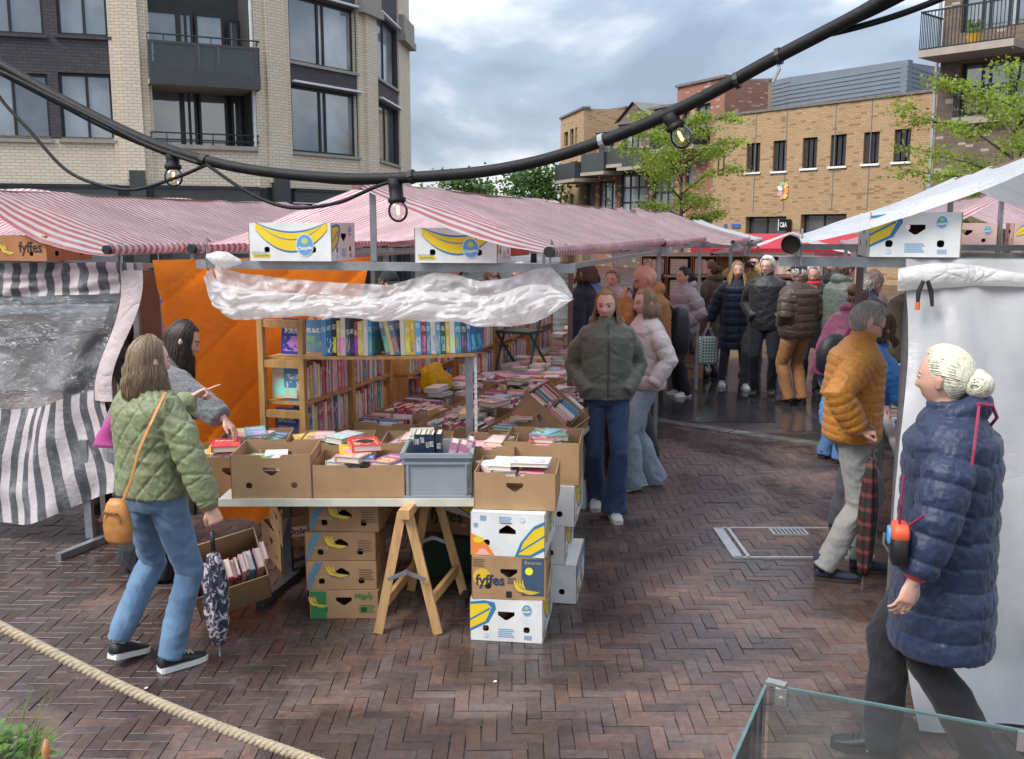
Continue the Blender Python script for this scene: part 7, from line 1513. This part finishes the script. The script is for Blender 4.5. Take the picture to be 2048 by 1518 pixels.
# -- 12 red scarf
def scarf(mat):
    def f(body, d):
        m = MB(); s_ = d['s']; nk = d['nk']; m.tube([nk + V(.075 * math.cos(a), .075 * math.sin(a), .02 * math.sin(a) - .01) for a in [2 * PI * k / 16 for k in range(17)]], .035, 8); m.tube([nk + V(.02, .11, -.03), nk + V(.03, .17, -.20), nk + V(.02, .18, -.40)], [(.02, .05), (.018, .07), (.015, .08)], 8, ref=(0, 1, 0)); m.build('scarf', mat, body, True)
    return f
person('white bearded man with bright red scarf and black coat', 3.98, 12.9, 172, 1.74, False, nod=22, yaw=-20, vox=.010, skin=(.55, .32, .25), beard=True, hair=dict(style='short', mat=H['white'], n=150, line=30), jacket=dict(mat=fabric('black_jacket', (.017, .018, .02), 'nylon'), style='plain', th=.045, hem=-.30, box=.9, arm=1.15, name='coat'), legs=dict(mat=black_tr, cut='straight'), shoes=dict(mat=shoe_b, sole=sole_d), arms=(dict(pocket=1), dict(pocket=1)), extras=scarf(fabric('scarlet_wool', (.52, .02, .03), 'cotton')))
# -- 13..17 browsers along the right-hand tables
person('dark haired man in grey green jacket and blue jeans at the right tables', 4.02, 11.95, -62, 1.83, False, hunch=10, nod=24, vox=.010, hair=dict(style='short', mat=H['brown'], n=150), jacket=dict(mat=fabric('grey_green_shell', (.10, .115, .10), 'nylon'), style='plain', th=.045, hem=-.12, collar='hood', box=.9, arm=1.15), legs=dict(mat=fabric('royal_denim', (.06, .13, .28), 'denim'), cut='straight'), shoes=dict(mat=shoe_b, sole=sole_d), arms=(dict(to=(.15, .35, 1.05)), dict(to=(-.15, .35, 1.05))))
person('man in beige cap behind the striped right stall post', 4.25, 11.6, -70, 1.72, False, nod=20, vox=.012, hair=dict(style='fringe', mat=H['grey'], n=60), jacket=dict(mat=fabric('stone_jacket', (.25, .22, .18), 'cotton'), style='plain', th=.04, hem=-.1), legs=dict(mat=dk_tr, cut='straight'), shoes=dict(mat=shoe_b, sole=sole_d), extras=cap_hat(fabric('beige_cap', (.42, .33, .21), 'cotton')))
person('grey haired man in navy jacket with pale sleeves bending to the books', 3.62, 10.3, -66, 1.80, False, lean=24, hunch=12, nod=22, vox=.010, hair=dict(style='short', mat=H['grey'], n=160), jacket=dict(mat=fabric('navy_shell', (.018, .027, .055), 'nylon'), style='plain', th=.05, hem=-.1, collar='stand', box=.9, arm=1.2), legs=dict(mat=fabric('royal_denim', (.06, .13, .28), 'denim'), cut='straight'), shoes=dict(mat=shoe_b, sole=sole_d), arms=(dict(to=(.12, .55, 1.0)), dict(to=(-.15, .5, 1.0))))
person('woman in maroon jacket with brown hair bun leaning over the table', 3.05, 9.1, -64, 1.70, True, lean=26, hunch=14, nod=24, vox=.0085, hair=dict(style='bun', mat=H['brown'], n=140, knot=(0, -.085, .07), knot_r=.055, thick=1.1), jacket=dict(mat=fabric('maroon_shell', (.16, .025, .065), 'nylon'), style='plain', th=.05, hem=-.08, collar='hood', box=.9, arm=1.2), legs=dict(mat=fabric('royal_denim', (.06, .13, .28), 'denim'), cut='straight'), shoes=dict(mat=shoe_b, sole=sole_d), arms=(dict(to=(.12, .5, 1.02)), dict(to=(-.15, .5, 1.0))))
q = V(2.95, 8.85, .88); m = MB(); m.loft([[q + V(.17 * k * math.cos(a), .09 * k * math.sin(a), z) for a in [2 * PI * j / 14 for j in range(14)]] for z, k in ((0, .7), (.05, 1.0), (.2, 1.0), (.3, .7), (.36, .3))]); tag(m.build('shoulder_bag', fabric('black_nylon', (.014, .014, .018), 'nylon'), None, True), 'black bag slung low on the woman in maroon', 'bag')
person('black haired man at the right tables turning his head right', 3.95, 9.9, -85, 1.80, False, lean=14, hunch=10, nod=20, vox=.011, hair=dict(style='short', mat=H['black'], n=150), jacket=dict(mat=fabric('moss_parka', (.075, .06, .038), 'cotton'), style='plain', th=.05, hem=-.1, collar='stand', box=.9, arm=1.15), legs=dict(mat=dk_tr, cut='straight'), shoes=dict(mat=shoe_b, sole=sole_d), arms=(dict(to=(.12, .5, 1.0)), dict(to=(-.15, .5, 1.0))))
person('person in bright blue puffer jacket behind the mustard man', 2.42, 6.85, -72, 1.66, True, lean=26, hunch=12, nod=20, vox=.008, hair=dict(style='bob', len=.08, mat=H['brown'], n=80), jacket=dict(mat=fabric('bright_blue_nylon', (.045, .21, .56), 'nylon'), style='puffer', per=.055, amp=.008, th=.05, hem=-.10, collar='stand', box=.9, arm=1.15), legs=dict(mat=dk_tr, cut='straight'), shoes=dict(mat=shoe_b, sole=sole_d), arms=(dict(to=(.10, .5, .98)), dict(to=(-.15, .5, 1.0))))
# -- 18 mustard man with umbrella
rf, lf = G(1652, 1158), G(1722, 1142); px, py = 2.10, 5.93; mus = fabric('mustard_nylon', (.40, .165, .022), 'nylon')
person('man in mustard quilted jacket and grey jeans holding a folded umbrella', px, py, -98, 1.775, False, build=1.04, feet=FT(px, py, -98, rf, lf, 6, -6), hunch=12, nod=30, yaw=8, vox=.0063, skin=(.60, .34, .26), glasses=True, hair=dict(style='short', mat=H['grey'], n=1400, thick=1.06, seed=9, sw=.32), jacket=dict(mat=mus, style='puffer', per=.052, amp=.0085, th=.045, hem=-.06, collar='stand', box=.9, arm=1.15), legs=dict(mat=grey_jeans, cut='straight', w=1.02, hem=.08, fold=1.3), shoes=dict(mat=suede, sole=sole_d, kind='boot'),
       arms=(dict(toW=tuple(P(1716, 862, 5.68)), hand='grip', pole=(.6, -1, -.3), dirW=(1, -.15, -.05), palmW=(0, .2, -1)), dict(pocket=1)))
n = NT('tartan_umbrella'); v_ = n.coord(); sx = n.n('ShaderNodeSeparateXYZ'); n.l(v_, sx.inputs[0]); st1 = n.math('GREATER_THAN', n.math('FRACT', n.math('MULTIPLY', sx.outputs[2], 11)), .72); st2 = n.math('GREATER_THAN', n.noise(v_, 18, 2), .52); cc_ = n.mix(st2, (.05, .012, .018), (.02, .035, .03)); n.l(n.mix(n.math('MULTIPLY', st1, .6), cc_, (.22, .06, .05)), n.b.inputs[0]); n.b.inputs['Roughness'].default_value = .6
tip, top = P(1724, 1180, 5.74), P(1748, 860, 5.66); u_ = (top - tip)
umbrella('folded tartan umbrella with curved wooden handle held point down', top, tip, n.mat, M('crook_wood', (.16, .13, .11), .4), [u_ * .84, u_ * .97, u_ * 1.0 + V(-.004, 0, .012), u_ + V(-.03, 0, .025), u_ + V(-.06, 0, .018), u_ + V(-.075, 0, -.006)], .036)
# -- 20 old woman passing in front
px, py = 1.67, 3.73; nv = fabric('navy_down_nylon', (.019, .029, .068), 'nylon'); redk = fabric('red_knit', (.55, .012, .03), 'wool')
b20 = person('white haired woman in long navy down coat striding past on the right', px, py, 72, 1.76, True, build=1.18, feet=FT(px, py, 72, V(1.55, 3.84, 0), V(1.90, 3.62, 0), 2, -2, 0, .04), hunch=8, yaw=-26, nod=4, vox=.0063, skin=(.60, .36, .28),
       hair=dict(style='bun', mat=H['cream'], n=2600, thick=1.08, knot=(0, -.105, -.02), knot_r=.05, seed=3, line=38, sw=.24), jacket=dict(mat=nv, style='puffer', per=.098, amp=.012, th=.046, hem=-.40, collar='hood', box=.95, arm=1.15, cuff=.92, flare=.02, name='down_coat', rib=redk), legs=dict(mat=black_tr, cut='straight', w=1.12), shoes=dict(mat=shoe_b, sole=sole_d),
       arms=(dict(pocket=1), dict(toW=tuple(P(1814, 1205, 3.46)), hand='relax', pole=(-.4, -1, .1), palmW=(0, .6, .2))))
cb2 = empty('crossbody_bag', P(1796, 1125, 3.47), R(75), 'small black bag with orange top and blue pocket on the navy coat', 'bag'); m = MB()
def rbx(m, lo, hi, r): m.loft([[V(lerp(lo[0], hi[0], .5) + (hi[0] - lo[0]) / 2 * k * math.copysign(abs(math.cos(a)) ** .45, math.cos(a)), lerp(lo[1], hi[1], .5) + (hi[1] - lo[1]) / 2 * k * math.copysign(abs(math.sin(a)) ** .45, math.sin(a)), z) for a in [2 * PI * j / 20 for j in range(20)]] for z, k in ((lo[2], .8), (lo[2] + r, 1), (hi[2] - r, 1), (hi[2], .8))])
rbx(m, (-.055, -.03, 0), (.055, .03, .115), .012); m.build('bag_body', black, cb2, True); m = MB(); rbx(m, (-.057, -.032, .085), (.057, .032, .15), .02); m.build('bag_top', M('orange_nylon', (.62, .09, .03), .5), cb2, True); m = MB(); rbx(m, (-.02, .028, .07), (.045, .042, .13), .01); m.build('bag_pocket', M('sky_blue_nylon', (.08, .32, .62), .4), cb2, True)
m = MB(); m.tube([V(.03, .03, .03), V(.03, .05, .06), V(.03, .05, .10)], .005, 6); m.build('carabiner', steel, cb2)
m = MB(); Ri = Matrix.Rotation(R(-75), 3, 'Z'); m.tube([Ri @ (p - cb2.location) for p in (P(1798, 1055, 3.47), P(1802, 1010, 3.44), P(1808, 950, 3.44))], .005, 6); m.tube([Ri @ (p - cb2.location) for p in (P(1812, 1055, 3.47), P(1850, 1030, 3.39))], .005, 6); m.build('bag_cord', M('wine_cord', (.25, .02, .06), .6), cb2)
m = MB(); m.tube([P(1958, 812, 3.58), P(1954, 850, 3.49), P(1948, 900, 3.44), P(1944, 930, 3.43)], .006, 6); m.tube([P(1955, 808, 3.58), P(1985, 812, 3.60), P(1994, 835, 3.62), P(1982, 850, 3.66)], .007, 6); o = m.build('hood_cord', M('wine_cord', (.25, .02, .06), .6), None); tag(o, 'wine red hood cord trailing down the navy coat', 'cord')
# -- people inside and behind the stalls
person('man in black cap and dark coat behind the white curtain', -1.18, 9.3, 195, 1.80, False, yaw=20, vox=.011, hair=dict(style='fringe', mat=H['brown'], n=60), jacket=dict(mat=fabric('navy_shell', (.018, .027, .055), 'nylon'), style='plain', th=.04, hem=-.1), legs=dict(mat=dk_tr, cut='straight'), shoes=dict(mat=shoe_b, sole=sole_d), extras=cap_hat(fabric('black_felt', (.015, .015, .02), 'cotton')))
person('dark haired person in black bending behind the clear plastic window', -3.25, 7.45, -70, 1.74, True, lean=30, hunch=12, nod=20, vox=.010, hair=dict(style='long', len=.2, mat=H['black'], n=80), jacket=dict(mat=fabric('black_jacket', (.017, .018, .02), 'nylon'), style='plain', th=.045, hem=-.2, arm=1.15), legs=dict(mat=black_tr, cut='straight'), shoes=dict(mat=shoe_b, sole=sole_d), arms=(dict(to=(.12, .5, 1.0)), dict(to=(-.15, .5, 1.0))))
fillers = [(-4.35, 11.5, 200, 1.75, (.35, .30, .42), 'person in lilac top seen through the gap left of the orange tarpaulin', 'grey'), (.85, 11.4, 60, 1.80, (.015, .02, .035), 'person in dark navy jacket with back turned beside the stall books', 'brown'), (1.28, 12.3, 150, 1.70, (.45, .30, .34), 'person in pink cardigan between the striped stalls', 'blond'), (1.05, 12.9, 40, 1.72, (.10, .22, .45), 'person in blue jacket next to the pink cardigan', 'brown'), (-.75, 13.4, 130, 1.75, (.10, .10, .11), 'person in charcoal coat behind the curtain middle', 'brown'), (-.30, 14.2, 210, 1.70, (.50, .48, .50), 'person in pale sweater behind the curtain middle', 'ltbrown'), (.15, 13.6, 100, 1.74, (.06, .09, .16), 'person in dusk blue coat right of the pale sweater', 'grey'), (-2.2, 12.2, 160, 1.72, (.12, .14, .13), 'person in moss grey coat deep inside the left stalls', 'darkbrown'), (5.1, 15.5, 110, 1.75, (.05, .05, .06), 'distant person in black near the far right striped stall', 'grey'), (4.55, 16.6, 200, 1.70, (.25, .05, .06), 'distant person in wine red coat by the red tent', 'ltbrown'), (2.3, 16.2, 170, 1.74, (.06, .03, .035), 'distant person with wine trousers behind the blonde woman', 'brown')]
for i, (x, y, hd, h, c, lb, hr) in enumerate(fillers):
    person(lb, x, y, hd, h, i % 2 == 1, nod=10, vox=.013, face=True, hair=dict(style='short' if i % 2 == 0 else 'bob', len=.1, mat=H[hr], n=70), jacket=dict(mat=fabric('filler_cloth_%d' % i, c, 'cotton'), style='plain', th=.04, hem=-.1, arm=1.1), legs=dict(mat=(dk_tr, dark_jeans)[i % 2], cut='straight'), shoes=dict(mat=shoe_b, sole=sole_d))
# ================================================================ FOREGROUND
def smooth_path(pts, n):
    out = []
    for i in range(len(pts) - 1):
        p0, p1, p2, p3 = pts[max(0, i - 1)], pts[i], pts[i + 1], pts[min(len(pts) - 1, i + 2)]
        for k in range(n):
            t = k / n; out.append(.5 * ((2 * p1) + (p2 - p0) * t + (2 * p0 - 5 * p1 + 4 * p2 - p3) * t * t + (3 * p1 - p0 - 3 * p2 + p3) * t ** 3))
    return out + [pts[-1]]
def YC(u): return lerp(2.75, 1.75, (u + 60) / 1960)
cable_m = M('black_cable', (.010, .010, .011), .6, .3, 30, .2, 60, spec=.3)
sl = empty('string_light', P(700, 357, YC(700)), 0, 'thick black festoon cable with three bulbs strung across the view', 'string light'); iv = -sl.location
def cpath(pp, dy=0): return smooth_path([P(u, v, YC(u) + dy) + iv for u, v in pp], 8)
m = MB(); m.tube(cpath([(-120, 60), (0, 128), (150, 212), (300, 284), (430, 325), (560, 347), (700, 357), (850, 353), (1000, 338), (1150, 301), (1350, 222), (1550, 116), (1700, 38), (1770, -2), (1900, -75)]), .0130, 12); m.build('main_cable', cable_m, sl, True)
for k, (pp, r_, dy) in enumerate((([(-60, 120), (0, 142), (100, 192), (200, 242), (300, 292), (400, 327)], .0055, -.015), ([(0, 148), (110, 205), (220, 262), (330, 308)], .004, .01), ([(-30, 130), (0, 195), (60, 262), (130, 338), (200, 370), (270, 379), (350, 356), (412, 330)], .0045, -.01), ([(412, 328), (480, 375), (540, 405), (600, 416), (680, 404), (750, 374), (792, 360)], .0045, -.01), ([(560, 352), (680, 366), (790, 364)], .004, .015), ([(1540, 128), (1620, 84), (1700, 45), (1770, 12), (1860, -35)], .0075, .01), ([(1630, 74), (1700, 58), (1790, 32), (1880, -2), (1960, -40)], .006, .02))):
    m = MB(); m.tube(cpath(pp, dy), r_, 8); m.build('thin_wire', cable_m, sl, True)
for u, v in ((404, 318), (820, 355), (1200, 284), (1470, 162), (1553, 114)):
    p = P(u, v, YC(u)) + iv; q = P(u + 9, v - (3 if u > 700 else -4), YC(u + 9)) + iv; m = MB(); m.tube([p, q], .0165, 12); m.build('cable_tie', black if u != 1200 else M('grey_tape', (.3, .3, .3), .5), sl)
p = P(1553, 118, YC(1553)) + iv; m = MB(); m.tube([p, p + V(.004, -.01, -.02), p + V(-.008, -.01, -.045)], .003, 6); m.build('tie_tail', M('grey_tape', (.3, .3, .3), .5), sl)
n = NT('bulb_glass'); tr = n.n('ShaderNodeBsdfTransparent'); tr.inputs[0].default_value = (.93, .93, .92, 1); gl = n.n('ShaderNodeBsdfGlossy'); gl.inputs['Roughness'].default_value = .03; fz = n.n('ShaderNodeFresnel'); fz.inputs[0].default_value = 1.3; ms = n.n('ShaderNodeMixShader'); n.l(n.math('ADD', fz.outputs[0], .04), ms.inputs[0]); n.l(tr.outputs[0], ms.inputs[1]); n.l(gl.outputs[0], ms.inputs[2]); n.l(ms.outputs[0], n.out.inputs[0]); bulb_g = n.mat
n = NT('filament'); n.b.inputs['Base Color'].default_value = (1, .5, .2, 1); n.b.inputs['Emission Color'].default_value = (1, .30, .07, 1); n.b.inputs['Emission Strength'].default_value = 6; fil = n.mat
for (u, v, du, dv, r_) in ((345, 308, 2, 46, .0235), (790, 362, 6, 60, .0235), (1340, 232, 22, 42, .0225)):
    Y = YC(u); a = P(u, v, Y) + iv; b = P(u + du, v + dv, Y) + iv; d = (b - a).normalized(); L_ = (b - a).length; s0 = a - d * .006
    m = MB(); m.tube([s0, s0 + d * .02, s0 + d * (L_ - r_ * 1.1), s0 + d * (L_ - r_ * 1.05), s0 + d * (L_ - r_ * .7), s0 + d * (L_ - r_ * .55)], [.018, .0165, .0165, .0205, .0215, .018], 16); so_ = m.build('socket', cable_m, sl, True)
    m = MB(); rings = []
    x = d.orthogonal().normalized(); y = d.cross(x)
    for k in range(13):
        th = PI * (k + .1) / 12.2; rings.append([b + d * (-math.cos(th) * r_ * 1.12) + (x * math.cos(2 * PI * j / 20) + y * math.sin(2 * PI * j / 20)) * math.sin(th) * r_ for j in range(20)])
    m.loft(rings); bu = m.build('bulb', bulb_g, sl, True)
    m = MB(); m.tube([b - d * r_ * .5, b + d * r_ * .35], .0030, 6); m.build('filament', fil, bu)
# rope barrier
rp = [P(u, v, lerp(2.95, 2.55, (u + 100) / 800)) for u, v in ((-110, 1190), (0, 1252), (100, 1303), (200, 1353), (300, 1399), (400, 1440), (500, 1477), (600, 1512), (720, 1556))]; path = smooth_path(rp, 40)
ro = empty('rope', rp[4], 0, 'thick twisted hemp rope slung across the lower left corner', 'rope'); hemp = M('hemp_fibre', (.50, .40, .27), .9, .3, 60, .8, 300)
for k in range(3):
    pts_ = []; ln = 0
    for i, p in enumerate(path):
        t = (path[min(i + 1, len(path) - 1)] - path[max(i - 1, 0)]).normalized(); x = t.cross(V(0, 0, 1)).normalized(); y = x.cross(t); ln += (p - path[i - 1]).length if i else 0; a = ln / .052 * 2 * PI + k * 2 * PI / 3; pts_.append(p + (x * math.cos(a) + y * math.sin(a)) * .0078 - ro.location)
    m = MB(); m.tube(pts_, .0092, 8); m.build('strand', hemp, ro, True)
# glass wind screen
n = NT('screen_glass'); tr = n.n('ShaderNodeBsdfTransparent'); tr.inputs[0].default_value = (.86, .91, .895, 1); gl = n.n('ShaderNodeBsdfGlossy'); gl.inputs['Roughness'].default_value = .05; fz = n.n('ShaderNodeFresnel'); fz.inputs[0].default_value = 1.5; ob = n.coord(); dr = n.ramp(n.noise(ob, 28, 3, .6), (.70, 0), (.74, 1)); df = n.n('ShaderNodeBsdfDiffuse'); df.inputs[0].default_value = (.5, .5, .5, 1)
ms = n.n('ShaderNodeMixShader'); n.l(n.math('ADD', fz.outputs[0], .03), ms.inputs[0]); n.l(tr.outputs[0], ms.inputs[1]); n.l(gl.outputs[0], ms.inputs[2]); m2 = n.n('ShaderNodeMixShader'); n.l(n.math('ADD', n.math('MULTIPLY', dr, .35), .05), m2.inputs[0]); n.l(ms.outputs[0], m2.inputs[1]); n.l(df.outputs[0], m2.inputs[2]); n.l(m2.outputs[0], n.out.inputs[0]); sg_m = n.mat
edge_m = M('green_glass_edge', (.09, .15, .15), .25, .2, 20); c0, c1, c2 = G(1532, 1372, .9), G(2075, 1470, .9), G(1466, 1523, .9)
gs_ = empty('glass_screen', V(c0.x, c0.y, 0), 0, 'frameless glass wind screen with steel corner clamps at lower right', 'glass screen'); iv = -gs_.location
for a, b in ((c0, c1), (c0, c2)):
    d = (b - a).normalized(); nn = V(-d.y, d.x, 0); a_, b_ = a + d * .012, b + d * .4; m = MB(); m.box((a_ + b_) / 2 - V(0, 0, .42) + iv, ((b_ - a_).length, .008, .84), 0, Matrix((d, nn, V(0, 0, 1))).transposed()); pn = m.build('pane', sg_m, gs_)
    m = MB(); m.bar(a_ + V(0, 0, .004) + iv, b_ + V(0, 0, .004) + iv, .009, .007); m.build('pane_edge', edge_m, pn)
clampm = M('brushed_steel', (.5, .49, .46), .35, .15, 14, metal=.8)
d1 = (c1 - c0).normalized(); d2 = (c2 - c0).normalized()
m = MB(); m.bar(c0 - d2 * .01 + V(0, 0, .010) + iv, c0 + d1 * .055 + V(0, 0, .010) + iv, .030, .012); m.bar(c0 + d1 * .028 + V(0, 0, -.02) + iv - V(-d1.y, d1.x, 0) * .010, c0 + d1 * .06 + V(0, 0, -.02) + iv - V(-d1.y, d1.x, 0) * .010, .008, .05); m.tube([c0 + d1 * .045 + V(0, 0, -.025) + iv - V(-d1.y, d1.x, 0) * .010, c0 + d1 * .045 + V(0, 0, -.025) + iv - V(-d1.y, d1.x, 0) * .02], .007, 10); m.build('clamp', clampm, gs_)
e_ = G(2035, 1462, .9); m = MB(); m.bar(e_ + V(0, 0, -.02) + iv - V(-d1.y, d1.x, 0) * .010, e_ + d1 * .07 + V(0, 0, -.02) + iv - V(-d1.y, d1.x, 0) * .010, .010, .055); m.build('clamp', clampm, gs_)
# planter foliage in the lower left corner
pc = P(20, 1500, 2.45); pl = empty('garden_plant', V(pc.x - .05, pc.y, pc.z - .38), 0, 'leafy green plant poking into the lower left corner', 'plant'); rr = random.Random(8); m = MB(); st_ = MB()
for k in range(420):
    a = rr.uniform(0, 2 * PI); t = rr.random() ** .5; q = V(math.cos(a) * .15 * t, math.sin(a) * .13 * t, .30 + .13 * (1 - t) + rr.uniform(-.09, .05)); dd = V(math.cos(a + rr.gauss(0, .8)), math.sin(a + rr.gauss(0, .8)), rr.uniform(-.3, .7)).normalized(); sd_ = dd.cross(V(0, 0, 1)).normalized(); l_ = rr.uniform(.025, .045)
    m.poly([q, q + dd * l_ * .5 + sd_ * l_ * .30 + V(0, 0, .003), q + dd * l_, q + dd * l_ * .5 - sd_ * l_ * .30 + V(0, 0, .003)])
for k in range(50):
    a = rr.uniform(0, 2 * PI); q = V(math.cos(a) * .10, math.sin(a) * .08, .30); e2 = q + V(math.cos(a) * rr.uniform(.02, .12), math.sin(a) * .08, rr.uniform(.10, .20)); st_.tube([q, lerp(q, e2, .5) + V(0, 0, .03), e2], [.0022, .0016, .0006], 4)
m.build('leaves', leaf_mat('garden_leaf', (.10, .20, .035), .3), pl); st_.build('grass_blades', leaf_mat('garden_blade', (.22, .28, .07), .3), pl)
m = MB(); m.tube([V(0, 0, 0), V(0, 0, .33)], [.07, .10], 10); m.build('stems', bark, pl)
p = P(92, 1500, 2.42) - pl.location; m = MB(); m.tube([p + V(0, 0, -.08), p, p + V(.002, 0, .03)], [.002, .012, .004], 8); m.build('withered_bloom', M('withered_petal', (.45, .2, .08), .7), pl, True)
